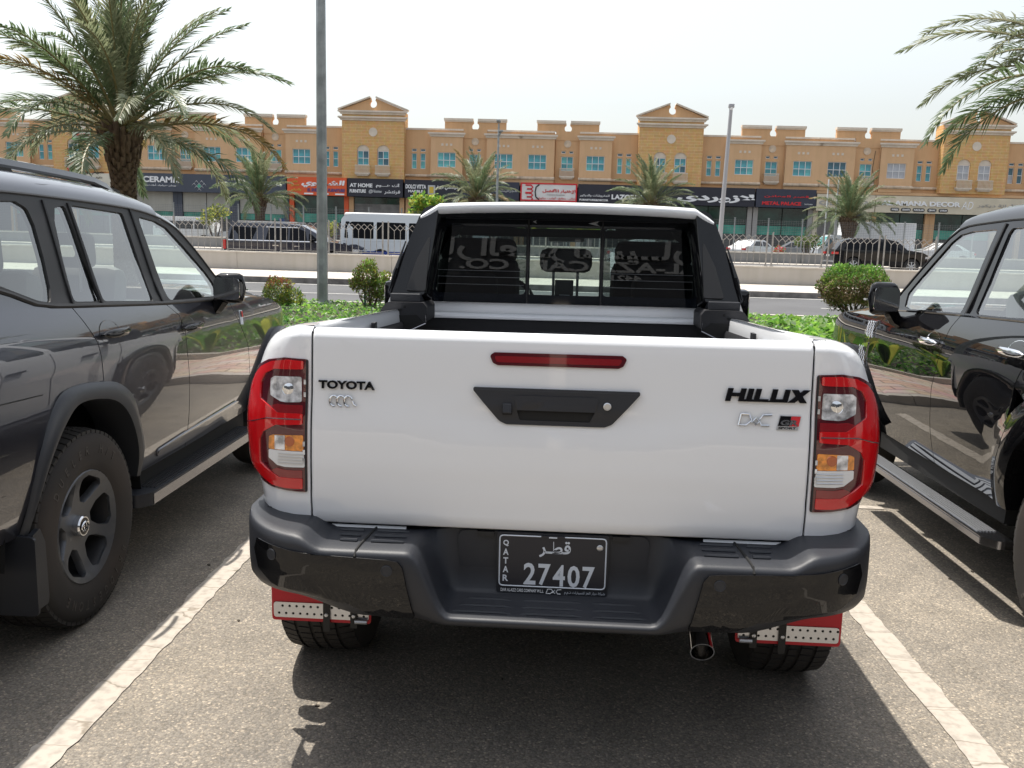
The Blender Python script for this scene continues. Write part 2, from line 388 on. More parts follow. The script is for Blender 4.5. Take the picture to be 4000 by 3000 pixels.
def asphalt_mat():
    m = bpy.data.materials.new('parking_asphalt'); m.use_nodes = True; t = m.node_tree; b = t.nodes['Principled BSDF']; sock(b, 'Roughness', .88); sock(b, 'Specular IOR Level', .35)
    tc = t.nodes.new('ShaderNodeTexCoord')
    def noise(sc, det=3):
        n = t.nodes.new('ShaderNodeTexNoise'); n.inputs['Scale'].default_value = sc; n.inputs['Detail'].default_value = det; t.links.new(tc.outputs['Object'], n.inputs['Vector']); return n
    def ramp(src, stops):
        r = t.nodes.new('ShaderNodeValToRGB'); e = r.color_ramp.elements
        while len(e) < len(stops): e.new(.5)
        for k, (p, c) in enumerate(stops): e[k].position = p; e[k].color = (*c, 1)
        t.links.new(src, r.inputs[0]); return r
    def mul(a, c, f=1., mode='MULTIPLY'):
        x = t.nodes.new('ShaderNodeMixRGB'); x.blend_type = mode; x.inputs[0].default_value = f; t.links.new(a, x.inputs[1]); t.links.new(c, x.inputs[2]); return x.outputs[0]
    vo = t.nodes.new('ShaderNodeTexVoronoi'); vo.inputs['Scale'].default_value = 135; t.links.new(tc.outputs['Object'], vo.inputs['Vector'])
    sep = t.nodes.new('ShaderNodeSeparateColor'); t.links.new(vo.outputs['Color'], sep.inputs[0])
    stone = ramp(sep.outputs[0], [(0, (.155, .144, .129)), (.45, (.218, .200, .173)), (.78, (.250, .226, .191)), (.94, (.31, .275, .226)), (1, (.43, .38, .31))])
    gap = ramp(vo.outputs['Distance'], [(.0, (1, 1, 1)), (.45, (1, 1, 1)), (.75, (.72, .70, .68))])
    c = mul(stone.outputs[0], gap.outputs[0], .8)
    fine = noise(420, 2); c = mul(c, ramp(fine.outputs[0], [(.3, (.78, .78, .78)), (.7, (1.22, 1.2, 1.18))]).outputs[0])
    big = noise(.8, 4); c = mul(c, ramp(big.outputs[0], [(.3, (.80, .80, .82)), (.7, (1.16, 1.13, 1.08))]).outputs[0])
    mid = noise(5, 5); c = mul(c, ramp(mid.outputs[0], [(.32, (.90, .90, .90)), (.6, (1.05, 1.05, 1.05))]).outputs[0])
    # oil stains in the middle of the bay
    st = noise(1.3, 6); c = mul(c, ramp(st.outputs[0], [(.26, (.62, .61, .60)), (.36, (1, 1, 1))]).outputs[0])
    t.links.new(c, b.inputs['Base Color'])
    bp = t.nodes.new('ShaderNodeBump'); bp.inputs['Strength'].default_value = .55; bp.inputs['Distance'].default_value = .004
    inv = t.nodes.new('ShaderNodeMath'); inv.operation = 'MULTIPLY_ADD'; inv.inputs[1].default_value = -1; inv.inputs[2].default_value = 1
    t.links.new(vo.outputs['Distance'], inv.inputs[0]); t.links.new(inv.outputs[0], bp.inputs['Height']); t.links.new(bp.outputs[0], b.inputs['Normal'])
    return m
asphalt = asphalt_mat()
def paint_line_mat():
    m = bpy.data.materials.new('worn_line_paint'); m.use_nodes = True; t = m.node_tree; b = t.nodes['Principled BSDF']; sock(b, 'Roughness', .8)
    tc = t.nodes.new('ShaderNodeTexCoord'); mp = t.nodes.new('ShaderNodeMapping'); mp.inputs['Scale'].default_value = (1.3, 6.5, 1)
    n = t.nodes.new('ShaderNodeTexNoise'); n.inputs['Scale'].default_value = 6; n.inputs['Detail'].default_value = 4
    ad = t.nodes.new('ShaderNodeMixRGB'); ad.blend_type = 'ADD'; ad.inputs[0].default_value = .35
    vo = t.nodes.new('ShaderNodeTexVoronoi'); vo.feature = 'DISTANCE_TO_EDGE'; vo.inputs['Scale'].default_value = .8
    r = t.nodes.new('ShaderNodeValToRGB'); e = r.color_ramp.elements; e[0].position = .002; e[0].color = (.55, .52, .47, 1); e[1].position = .012; e[1].color = (1, 1, 1, 1)
    n2 = t.nodes.new('ShaderNodeTexNoise'); n2.inputs['Scale'].default_value = 26; n2.inputs['Detail'].default_value = 6
    r2 = t.nodes.new('ShaderNodeValToRGB'); e = r2.color_ramp.elements; e[0].position = .3; e[0].color = (.30, .265, .225, 1); e[1].position = .55; e[1].color = (.42, .375, .32, 1)
    mx = t.nodes.new('ShaderNodeMixRGB'); mx.blend_type = 'MULTIPLY'; mx.inputs[0].default_value = 1
    L = t.links.new
    L(tc.outputs['Object'], mp.inputs[0]); L(mp.outputs[0], ad.inputs[1]); L(tc.outputs['Object'], n.inputs['Vector']); L(n.outputs['Color'], ad.inputs[2]); L(ad.outputs[0], vo.inputs['Vector'])
    L(vo.outputs['Distance'], r.inputs[0]); L(tc.outputs['Object'], n2.inputs['Vector']); L(n2.outputs['Fac'], r2.inputs[0]); L(r2.outputs[0], mx.inputs[1]); L(r.outputs[0], mx.inputs[2]); L(mx.outputs[0], b.inputs['Base Color'])
    return m
bay_paint = paint_line_mat(); far_glass = pm('far_window_glass', (.006, .007, .010), .25, spec=.12); far_black = pm('far_black_paint', (.008, .008, .010), .3, coat=.6, spec=.1)
def brick_mat(name, c1, c2, mortar, bw, bh, ms=.02, plane='XZ'):
    m = bpy.data.materials.new(name); m.use_nodes = True; t = m.node_tree; b = t.nodes['Principled BSDF']; sock(b, 'Roughness', .85)
    tc = t.nodes.new('ShaderNodeTexCoord'); mp = t.nodes.new('ShaderNodeMapping')
    if plane == 'XZ': mp.inputs['Rotation'].default_value = (R(-90), 0, 0)
    br = t.nodes.new('ShaderNodeTexBrick'); br.inputs['Scale'].default_value = 1; br.inputs['Brick Width'].default_value = bw; br.inputs['Row Height'].default_value = bh; br.inputs['Mortar Size'].default_value = ms
    br.inputs['Color1'].default_value = (*c1, 1); br.inputs['Color2'].default_value = (*c2, 1); br.inputs['Mortar'].default_value = (*mortar, 1)
    n = t.nodes.new('ShaderNodeTexNoise'); n.inputs['Scale'].default_value = 3; n.inputs['Detail'].default_value = 5
    mx = t.nodes.new('ShaderNodeMixRGB'); mx.blend_type = 'OVERLAY'; mx.inputs[0].default_value = .3
    L = t.links.new; L(tc.outputs['Object'], mp.inputs[0]); L(mp.outputs[0], br.inputs['Vector']); L(tc.outputs['Object'], n.inputs['Vector']); L(br.outputs['Color'], mx.inputs[1]); L(n.outputs['Color'], mx.inputs[2]); L(mx.outputs[0], b.inputs['Base Color'])
    bp = t.nodes.new('ShaderNodeBump'); bp.inputs['Strength'].default_value = .4; bp.inputs['Distance'].default_value = .02; bp.invert = True
    L(br.outputs['Fac'], bp.inputs['Height']); L(bp.outputs[0], b.inputs['Normal'])
    return m
tower_m = brick_mat('ochre_stone_courses', (.58, .345, .135), (.63, .39, .165), (.69, .49, .26), 1.1, .27, .018)
paver_m = brick_mat('walkway_pavers', (.60, .52, .44), (.56, .36, .28), (.24, .18, .15), .42, .2, .012, 'XY')

# ------------------------------------------------------------------ ground
def sheet(name, x0, x1, y0, y1, z, mat, kind='structure', nx=1, ny=1, zf=None):
    xs = np.linspace(x0, x1, nx+1); ys = np.linspace(y0, y1, ny+1); mb = MB()
    mb.grid([[(x, y, zf(x, y) if zf else z) for x in xs] for y in ys])
    o = mb.build(name, mat, smooth=0)
    if o.data.polygons[0].normal.z < 0: o.data.flip_normals()
    if kind: o['kind'] = kind
    return o
sheet('ground', -2500, 2500, -2500, 2500, -.06, sand_m)
sheet('parking_lot', -70, 70, -16, 8.0, 0, asphalt)
sheet('road', -160, 160, 20.98, 29.0, -.02, road_m)
def worn_strip(name, x0, x1, y0, y1, mat, z=.004, jit=.006, step=.05, along='y'):
    mb = MB(); n = max(2, int(((y1-y0) if along == 'y' else (x1-x0))/step)); rows = []
    for i in range(n+1):
        t = i/n; a, b = random.uniform(-jit, jit), random.uniform(-jit, jit)
        if random.random() < .12: a *= 2.6
        if random.random() < .12: b *= 2.6
        if along == 'y': y = y0+(y1-y0)*t; rows.append([(x0+a, y, z), (x1+b, y, z)])
        else: x = x0+(x1-x0)*t; rows.append([(x, y0+a, z), (x, y1+b, z)])
    mb.grid(rows); o = mb.build(name, mat, smooth=0)
    if o.data.polygons[0].normal.z < 0: o.data.flip_normals()
    o['kind'] = 'structure'; return o
worn_strip('bay_line', -1.540, -1.432, .6, 7.4, bay_paint)
worn_strip('bay_line', 1.388, 1.496, .6, 7.4, bay_paint)
worn_strip('bay_line', -4.44, -4.33, .6, 7.4, bay_paint)
worn_strip('bay_line', 1.93, 2.14, 5.47, 5.53, bay_paint, along='x')
def kerb(name, y0, y1, z, mat, x0=-160, x1=160, zb=-.1, L=1.0, fine=(-25, 25)):
    """row of kerb stones with joints; far ends in long pieces"""
    mb = MB(); mb.b2((x0, y0, zb), (fine[0], y1, z)); mb.b2((fine[1], y0, zb), (x1, y1, z))
    x = fine[0]
    while x < fine[1]-1e-3: mb.b2((x+.004, y0, zb), (x+L-.004, y1, z)); x += L
    o = mb.build(name, mat, smooth=0); o['kind'] = 'structure'; return o
kerb('kerb', 8.0, 8.15, .13, kerb_m)
sheet('walkway', -70, 70, 8.15, 10.2, .125, paver_m)
kerb('kerb', 10.2, 10.32, .20, kerb_m)
sheet('planter_bed', -70, 70, 10.32, 20.8, .0, soil)
kerb('kerb', 20.8, 20.98, .04, kerb_m)
worn_strip('road_line', -60, 60, 21.25, 21.39, line_m, z=-.014, jit=.004, step=.5, along='x')
for k in range(-9, 10):
    worn_strip('road_line', k*8.0-1.2+.55, k*8.0+4.3, 24.35, 24.49, line_m, z=-.014, jit=.004, step=.5, along='x')
worn_strip('road_line', -60, 60, 28.45, 28.62, line_m, z=-.014, jit=.004, step=.5, along='x')
kerb('kerb', 29.0, 29.22, .16, kerb_dark, L=.9)
sheet('pavement', -160, 160, 29.22, 34.35, .16, walk_m)
ZR = lambda y: .08+(y-35)*.0195
sheet('main_road', -200, 200, 34.9, 58.2, 0, road2_m, nx=8, ny=8, zf=lambda x, y: ZR(y))
sheet('service_road', -200, 200, 58.6, 88.0, 0, road2_m, nx=8, ny=4, zf=lambda x, y: .55)
sheet('verge', -200, 200, 56.2, 57.7, 0, kerb_m, nx=8, ny=2, zf=lambda x, y: ZR(y)+.02)
worn_strip('road_line', -90, 90, 35.5, 35.65, line_m, z=ZR(35.6)+.006, jit=.004, step=1, along='x')
worn_strip('road_line', -90, 90, 55.3, 55.45, line_m, z=ZR(55.4)+.006, jit=.004, step=1, along='x')
for k in range(-12, 13): worn_strip('road_line', k*9.0, k*9.0+3, 42.9, 43.05, line_m, z=ZR(43)+.006, jit=.004, step=.5, along='x')

# ------------------------------------------------------------------ retaining wall with the steel fence on it
tw = thing('retaining_wall', 'long low grey concrete wall along the pavement across the road', 'wall', (0, 34.6, 0))
x = -66.0
for k in range(22):
    MB().b2((x+.006, -.2, -.1), (x+5.994, .14, .80)).build('wall_panel', concrete, tw, smooth=0)
    MB().b2((x+.004, -.23, .80), (x+5.996, .17, .85)).build('coping', coping_m, tw, smooth=0)
    x += 6.0
tf = thing('steel_fence', 'grey steel fence with bent zigzag picket tops on the low concrete wall', 'fence', (0, 34.55, .85))
post_me = MB().cyl((0, 0, 0), (0, 0, 1.22), .03, 8).tube([(0, 0, 1.22), (0, -.02, 1.245), (0, -.05, 1.25)], .03, 8).box((0, 0, .012), (.13, .1, .024)).build('post', fence_m, tf)
pk = MB().cyl((0, 0, .07), (0, 0, .92), .0115, 6)
for s_ in (-1, 1): pk.tube([(0, 0, .92), (s_*.115, -.045, 1.035), (s_*.232, -.09, 1.145)], .0115, 6)
pk_me = pk.build('picket', fence_m, tf)
first = True
PER = 2.082; npan = 0; rail_me = None
for k in range(-10, 12):
    xa = -10.33+PER*k
    if xa < -16 or xa > 22: continue
    for dx in (0, PER-.21):
        if first: post_me.location = (xa+dx, 0, 0); post_me.rotation_euler = (0, 0, random.uniform(-.1, .1)); lastp = post_me
        else: o = part('post', post_me.data, tf, (xa+dx, 0, 0), (random.uniform(-.006, .006), random.uniform(-.006, .006), 0))
        for q in ([0]): pass
        first = False
    r = part('rail', rail_me, tf, (xa, 0, 0)) if rail_me else MB().b2((0, -.014, .055), (PER-.21, .014, .085)).build('rail', fence_m, tf, loc=(xa, 0, 0))
    rail_me = r.data
    for j in range(1, 8):
        xx = xa+j*(PER-.21)/8
        if npan == 0: pk_me.location = (xx, 0, 0)
        else: part('picket', pk_me.data, tf, (xx, 0, 0))
        npan += 1
# ------------------------------------------------------------------ median barrier and mesh fence beyond the main road
tb = thing('median_barrier', 'grey concrete barrier wall with a pale top beyond the main road', 'wall', (0, 58.35, 0))
x = -80.
for k in range(20):
    MB().b2((x+.01, -.16, .3), (x+7.99, .16, 1.13)).build('barrier_block', barrier_m, tb, smooth=0)
    MB().b2((x+.01, -.2, 1.13), (x+7.99, .2, 1.22)).build('coping', coping_m, tb, smooth=0); x += 8
tm = thing('mesh_fence', 'tall thin welded wire mesh fence on posts above the median barrier', 'fence', (0, 58.4, 1.22))
pm_ = None; wm = None
for k in range(-22, 24):
    x = -15.95+k*2.13
    if x < -42 or x > 36: continue
    if pm_ is None: pm_ = MB().b2((-.035, -.035, 0), (.035, .035, 2.1)).box((0, 0, 2.11), (.11, .11, .03)).build('post', galv, tm, loc=(x, 0, 0), smooth=0).data
    else: part('post', pm_, tm, (x, 0, 0))
    if wm is None:
        q = MB()
        for i in range(19): q.b2((.03, -.006, .06+i*.105), (2.1, .006, .07+i*.105))
        for i in range(14): q.b2((.08+i*.15, -.003, .05), (.085+i*.15, .003, 2.0))
        o = q.build('wire_panel', mesh_m, tm, loc=(x, 0, 0), smooth=0); wm = o.data
    else: part('wire_panel', wm, tm, (x, 0, 0))
# ------------------------------------------------------------------ the shopping parade across the road
BY = 88.0; UX = 28.14/1141; UZ = .0239; SL = 6.88
hz = lambda p: SL+p*UZ
bld = thing('shop_building', 'long two storey ochre parade with gabled towers and teal windows across the road', 'building', (0, BY, 0))
FZ = 0  # depth offsets are relative to BY (negative = towards the street)
def wallpanel(x0, x1, z0, z1, y, mat, holes=(), outline=None, thick=.22, name='wall'):
    """flat facade sheet with real window openings; local x from bay centre"""
    o = panel(name, outline or [(x0, z0), (x1, z0), (x1, z1), (x0, z1)], lambda a, b: (a, y, b), mat, bld, holes=holes, cell=100, thick=thick)
    return o
rect = lambda cx, cz, w, h: [(cx-w/2, cz-h/2), (cx+w/2, cz-h/2), (cx+w/2, cz+h/2), (cx-w/2, cz+h/2)]
PANE = {}
def pane_me(w, h, mat):
    k = (round(w, 3), round(h, 3), mat.name)
    if k not in PANE: PANE[k] = mesh('pane', [(-w/2, 0, -h/2), (w/2, 0, -h/2), (w/2, 0, h/2), (-w/2, 0, h/2)], [(0, 1, 2, 3)], mat)
    return PANE[k]
FR = {}
def window(cx, cz, w, h, cols, rows, mats, y, name='window', fr=None):
    """frame part holding one pane per light"""
    k = (round(w, 3), round(h, 3), tuple(cols), tuple(rows)); t = .055
    if k not in FR:
        q = MB(); q.b2((-w/2, -.04, -h/2), (-w/2+t, .04, h/2)); q.b2((w/2-t, -.04, -h/2), (w/2, .04, h/2))
        q.b2((-w/2+t, -.04, -h/2), (w/2-t, .04, -h/2+t)); q.b2((-w/2+t, -.04, h/2-t), (w/2-t, .04, h/2))
        for c in cols[1:-1]: q.b2((-w/2+c*w-t/2, -.036, -h/2+t), (-w/2+c*w+t/2, .036, h/2-t))
        for r in rows[1:-1]: q.b2((-w/2+t, -.033, -h/2+r*h-t/2), (w/2-t, .033, -h/2+r*h+t/2))
        o = q.build(name, frame_white, bld, smooth=0, loc=(cx, y, cz)); FR[k] = o.data
    else: o = part(name, FR[k], bld, (cx, y, cz))
    for i in range(len(cols)-1):
        for j in range(len(rows)-1):
            pw, ph = (cols[i+1]-cols[i])*w-.02, (rows[j+1]-rows[j])*h-.02
            m = mats if not isinstance(mats, (list, tuple)) else random.choice(mats)
            part('pane', pane_me(pw, ph, m), o, (-w/2+(cols[i]+cols[i+1])/2*w, .01+random.uniform(-.004, .004), -h/2+(rows[j]+rows[j+1])/2*h))
    return o
CACHE = {}
def put(key, build, x):
    """first time builds the part round x = 0, later copies it"""
    if key not in CACHE: o = build(); CACHE[key] = o
    else: o = CACHE[key].copy(); COL.objects.link(o); o.parent = bld
    o.location.x = x; return o
def cornice(name, w, d, h, mat, steps=3):
    q = MB(); sec = [(0, 0), (-d*.35, 0), (-d*.45, h*.3), (-d*.8, h*.55), (-d, h*.62), (-d, h), (0, h)]
    n = len(sec); q.add([(-w/2-(-s[0]), s[0], s[1]) for s in sec]+[(w/2+(-s[0]), s[0], s[1]) for s in sec], [tuple(range(n)), tuple(range(2*n-1, n-1, -1))]+[(i, i+n, (i+1) % n+n, (i+1) % n) for i in range(n)])
    return q.build(name, mat, bld, smooth=0)
def notch_outline(x0, x1, z0, z1, r, cz, slot):
    """outline with a keyhole notch cut into the top edge; slot = half width of the opening"""
    a0 = math.asin(slot/r); pts = [(x0, z0), (x1, z0), (x1, z1), (slot+.02, z1)]
    for k in range(19):
        a = a0+(2*pi-2*a0)*k/18; pts.append((r*sin(a), cz+r*cos(a)))
    return pts+[(-slot-.02, z1), (x0, z1)]
disc = lambda r, n=28: [(r*cos(2*pi*k/n), r*sin(2*pi*k/n)) for k in range(n)]
def balcony(x, z, y, w=.058*23):
    def mk():
        o = MB().b2((-.72, -.46, -.03), (.72, .0, .06)).b2((-.66, -.40, -.12), (.66, 0, -.032)).b2((-.56, -.28, -.22), (.56, 0, -.122)).build('balcony', cream, bld, smooth=0)
        r_ = MB(); r_.b2((-.7, -.44, .72), (.7, -.37, .79))
        for s_ in (-.68, .68): r_.b2((s_-.03, -.43, .06), (s_+.03, 0, .10)); r_.b2((s_-.025, -.36, .72), (s_+.025, 0, .78))
        r_.build('railing', cream, o, smooth=0); q = None
        for k in range(13):
            xx = -.66+k*.11
            b_ = MB().b2((-.022, -.022, .06), (.022, .022, .72)).build('baluster', cream, o, smooth=0, loc=(xx, -.405, 0)) if q is None else part('baluster', q, o, (xx, -.405, 0)); q = b_.data
        return o
    if 'balc' not in CACHE: o = mk(); CACHE['balc'] = o
    else: o = copy_tree(CACHE['balc'], bld)
    o.location = (x, y, z); return o

def tower(x):
    w = 121*UX; z0, zt = SL+.02, hz(263); aw, ah = 44*UX, 56*UZ
    wz = hz(54)+ah/2; hol = []
    for s in (-1, 1):
        c = s*39*UX; z0w, z1w = hz(54), hz(110); rr = aw/2+.05
        hol.append([(c-rr, z0w), (c+rr, z0w), (c+rr, z1w)]+[(c+rr*cos(a), z1w+rr*sin(a)*.9) for a in [pi*k/10 for k in range(1, 10)]]+[(c-rr, z1w)])
    put('tw', lambda: wallpanel(-w, w, z0, zt, -.9, tower_m, hol, thick=.25), x)
    for s in (-1, 1):
        def mk(s=s): return MB().b2((s*w, -.9, z0), (s*(w-.02), 1.2, zt)).build('side_wall', tower_m, bld, smooth=0)
        put('ts%d' % s, mk, x)
        c = x+s*39*UX
        mats = [g_white] if x > 30 else [g_teal, g_teal, g_navy]
        window(c, wz, aw, ah, [0, .5, 1], [0, .48, 1], mats, -.74)
        put('head', lambda: panel('arch_head', [(-aw/2-.05, hz(110)+.01), (aw/2+.05, hz(110)+.01)]+[((aw/2+.05)*cos(a), hz(110)+.01+(aw/2+.05)*sin(a)*.9) for a in [pi*k/10 for k in range(1, 10)]]+[(-aw/2-.05, hz(110)+.012)], lambda u, v: (u, -.80, v), cream, bld, cell=9), c)
        balcony(c, hz(20), -.9)
    m = put('med', lambda: MB().prism(disc(16.5*UX), .05, lambda a, b, c: (a, -c, b)).build('medallion', cream, bld, smooth=40), x); m.location.y = -.9; m.location.z = hz(182)
    for key, z, ww in (('tc1', 225, 2*w), ('tc2', 248, 2*w)):
        o = put(key, lambda ww=ww: cornice('cornice', ww, .34, 15*UZ, cream), x); o.location.y = -.9; o.location.z = hz(z)
    def gable():
        hw = 130*UX; za, zb = hz(264), hz(315)
        r, cz, sl = 14*UX, hz(290), 8*UX
        pts = [(-hw, za), (hw, za)]; sx = lambda z: hw*(zb-z)/(zb-za); pts.append((sl+.05, zb-(sl+.05)*(zb-za)/hw))
        a0 = math.asin(sl/r)
        for k in range(17): a = a0+(2*pi-2*a0)*k/16; pts.append((r*sin(a), cz+r*cos(a)))
        pts.append((-sl-.05, zb-(sl+.05)*(zb-za)/hw))
        return MB().prism(pts, .5, lambda a, b, c: (a, -.85+c, b)).build('gable', ochre, bld, smooth=0)
    put('gable', gable, x)
    for s in (-1, 1):
        def mk(s=s):
            hw = 134*UX; za, zb = hz(264), hz(317); sl = 10*UX; t = 5.5*UZ
            a = [(s*hw, za+.02), (s*(sl), zb-sl*(zb-za)/hw)]; n = V((s*(zb-za), hw)).normalized()*t
            poly = [a[0], (a[0][0]+n.x, a[0][1]+n.y), (a[1][0]+n.x, a[1][1]+n.y), a[1]]
            return MB().prism(poly, .78, lambda u, v, c: (u, -1.14+c, v)).build('gable_coping', cream, bld, smooth=0)
        put('rk%d' % s, mk, x)
def bay_n(x, k):
    """recessed bay with twin slit windows; x = its centre"""
    w = 50*UX; hol = []
    for s in (-17, 17): hol += [rect(s*UX, hz(77.5), 20*UX, 61*UZ), rect(s*UX, hz(120.5), 20*UX, 11*UZ)]
    put('n', lambda: wallpanel(-w, w, SL+.02, hz(200), 0, ochre, hol), x)
    put('ncap', lambda: MB().b2((-w, -.06, hz(199)), (w, .3, hz(206))).build('parapet_cap', cream, bld, smooth=0), x)
    for s in (-17, 17):
        window(x+s*UX, hz(77.5), 20*UX, 61*UZ, [0, 1], [0, .52, 1], [g_teal, g_teal, g_teal2] if k < 3 else [g_white, g_navy], .13)
        window(x+s*UX, hz(120.5), 20*UX, 11*UZ, [0, 1], [0, 1], g_navy, .13, 'vent_window')
    put('nled', lambda: MB().tube([(-w-.02, -.12, 0), (w+.02, -.12, 0)], .13, 8).build('ledge', cream2, bld), x).location.z = hz(20)
def bay_p(x, k, wd=62, mats=None):
    """projecting bay with a three light window"""
    w = wd*UX; ww, wh = 70*UX, 58*UZ
    put('p%d' % wd, lambda: wallpanel(-w, w, SL+.02, hz(172), -.55, ochre2, [rect(0, hz(83), ww, wh)]), x)
    def sides():
        q = MB()
        for s in (-1, 1): q.b2((s*w, -.55, SL+.02), (s*(w-.02), .0, hz(172)))
        return q.build('side_wall', ochre2, bld, smooth=0)
    put('ps%d' % wd, sides, x)
    window(x, hz(83), ww, wh, [0, .333, .667, 1], [0, .48, 1], mats or [g_teal, g_teal, g_teal, g_teal2], -.42)
    o = put('pc%d' % wd, lambda: cornice('cornice', 2*w, .26, 16*UZ, cream), x); o.location.y = -.55; o.location.z = hz(172)
    put('pup%d' % wd, lambda: wallpanel(-w, w, hz(171), hz(200), 0, ochre), x)
    put('pcap%d' % wd, lambda: MB().b2((-w, -.06, hz(199)), (w, .3, hz(206))).build('parapet_cap', cream, bld, smooth=0), x)
    for s in (-17, 0, 17):
        o = put('sq', lambda: MB().b2((-.105, -.03, -.105), (.105, .0, .105)).build('wall_tile', cream, bld, smooth=0), x+s*UX); o.location.y = -.55; o.location.z = hz(142)
    o = put('pled%d' % wd, lambda: MB().tube([(-w-.05, -.62, 0), (w+.05, -.62, 0)], .15, 8).build('ledge', cream2, bld), x); o.location.z = hz(20)
def bay_c(x, k):
    """narrow recessed bay with balcony window under a raised notched parapet"""
    w = 46*UX
    hol = [rect(0, hz(81), 46*UX, 56*UZ)]+[rect(s*15*UX, hz(125.5), 16*UX, 10*UZ) for s in (-1, 1)]
    put('c', lambda: wallpanel(-w, w, SL+.02, hz(171), 0, ochre, hol), x)
    put('cpar', lambda: panel('parapet', notch_outline(-119*UX, 119*UX, hz(206), hz(238), 14*UX, hz(217), 7*UX), lambda a, b: (a, -.05, b), ochre, bld, cell=50, thick=.45), x)
    put('cpar2', lambda: wallpanel(-w, w, hz(170.8), hz(206.2), -.05, ochre), x)
    for s in (-1, 1):
        def mk(s=s): return MB().b2((s*9*UX, -.22, hz(237.5)), (s*122*UX, .42, hz(246.5))).b2((s*9*UX, -.14, hz(233)), (s*120.5*UX, -.05, hz(237.5))).build('parapet_cap', cream, bld, smooth=0)
        put('ccap%d' % s, mk, x)
    m = put('med2', lambda: MB().prism(disc(14*UX), .05, lambda a, b, c: (a, -c, b)).build('medallion', cream2, bld, smooth=40), x); m.location.y = 0; m.location.z = hz(158)
    mats = g_white if k in (3, 5) or x > 30 else [g_teal, g_teal2, g_teal]
    window(x, hz(81), 46*UX, 56*UZ, [0, .5, 1], [0, .5, 1], mats, .13)
    for s in (-1, 1): window(x+s*15*UX, hz(125.5), 16*UX, 10*UZ, [0, 1], [0, 1], g_navy, .13, 'vent_window')
    balcony(x, hz(29), 0)
kk = 0
for k in range(-1, 4):
    X0 = -45.18+28.14*k; vis = lambda x: -57 < x < 54
    if vis(X0): tower(X0)
    for j, (f, d) in enumerate(((bay_n, 171.5), (bay_p, 283.5), (bay_c, 391.5), (bay_p, 504), (bay_p, 634), (bay_c, 749.5), (bay_p, 857.5), (bay_n, 969.5))):
        x = X0+d*UX; kk += 1
        if not vis(x): continue
        if f is bay_p:
            wd = 66 if d in (504, 634) else 62
            sp = None
            if abs(x-29) < 3: sp = [g_navy, g_navy, g_teal]
            if 24 < x < 30: sp = [g_navy]
            if 30 < x < 33: sp = [g_white]
            if 33 < x < 42: sp = [g_teal2]
            f(x, k, wd, sp)
        else: f(x, k)
q = MB(); q.b2((-75, .5, .5), (75, 9, SL)).build('shop_interior', pm('shop_dark', (.02, .022, .022), .8), bld, smooth=0)
MB().b2((-75, .9, SL), (75, 12, hz(199))).build('rear_wall', ochre, bld, smooth=0)
MB().b2((-75, -.5, SL-.25), (75, .48, SL-.005)).build('slab_edge', ochre2, bld, smooth=0)
for x0, x1 in ((.6, 3.6),): MB().b2((x0+6, 3, hz(199)), (x0+7.0, 4, hz(214))).build('roof_box', cream, bld, smooth=0)
# cable down the wall of the right-hand bays, small lamps
MB().tube([(30.35+.0, -.04, hz(160)), (30.2, -.05, hz(90)), (30.45, -.05, hz(40)), (30.3, -.05, hz(0))], .022, 5).build('cable', rubber_trim, bld)

# ------------------------------------------------------------------ shop fronts
SXp = [290, 440, 515, 1135, 1365, 1583, 2030, 2255, 2940, 3178, 3410, 4000]; SXv = [-46.7, -42.9, -41.0, -25.3, -19.5, -14.1, -3.0, 2.5, 19.2, 24.9, 30.4, 44.4]
def SX(p):
    if p < 290: return -46.7+(p-290)*.0253
    return float(np.interp(p, SXp, SXv))
SZ = lambda px, py: SL-(py-(702+.0225*(px-1477)))/41.0
def front(x0, x1, style, pil=ochre):
    y = -.12; z0, zt = .55, 5.2
    MB().b2((x0+.01, y-.25, z0), (x0+.45, y+.3, zt)).build('shop_pillar', pil, bld, smooth=0); MB().b2((x1-.45, y-.25, z0), (x1-.01, y+.3, zt)).build('shop_pillar', pil, bld, smooth=0)
    a, b = x0+.45, x1-.45; n = max(1, round((b-a)/3.0))
    for i in range(n):
        u, v = a+(b-a)*i/n+.04, a+(b-a)*(i+1)/n-.04
        if style == 'glass':
            MB().b2((u, y, 3.55), (v, y+.04, zt)).build('shop_pane', g_shop, bld, smooth=0)
            MB().b2((u, y+.01, 2.65), (v, y+.05, 3.5)).build('shop_pane', g_shop2, bld, smooth=0)
            MB().b2((u, y, z0), (v, y+.06, 2.6)).build('roller_shutter', shutter, bld, smooth=0)
        elif style == 'pale':
            MB().b2((u, y-.1, 3.35), (v, y+.04, zt)).build('shop_panel', shutter_l, bld, smooth=0)
            MB().b2((u, y, 2.75), (v, y+.04, 3.32)).build('shop_pane', g_shop2, bld, smooth=0)
            MB().b2((u, y, z0), (v, y+.06, 2.72)).build('roller_shutter', shutter, bld, smooth=0)
        elif style == 'grey':
            MB().b2((u, y, 4.55), (v, y+.04, zt)).build('shop_pane', g_shop, bld, smooth=0)
            sh = MB()
            zz = z0
            while zz < 4.45: sh.b2((u, y-.02, zz), (v, y+.04, zz+.16)); sh.b2((u, y, zz+.16), (v, y+.04, zz+.2)); zz += .2
            sh.build('roller_shutter', pm_shut, bld, smooth=0)
pm_shut = pm('grey_shutter', (.17, .165, .16), .6, noise=(1.2, .25))
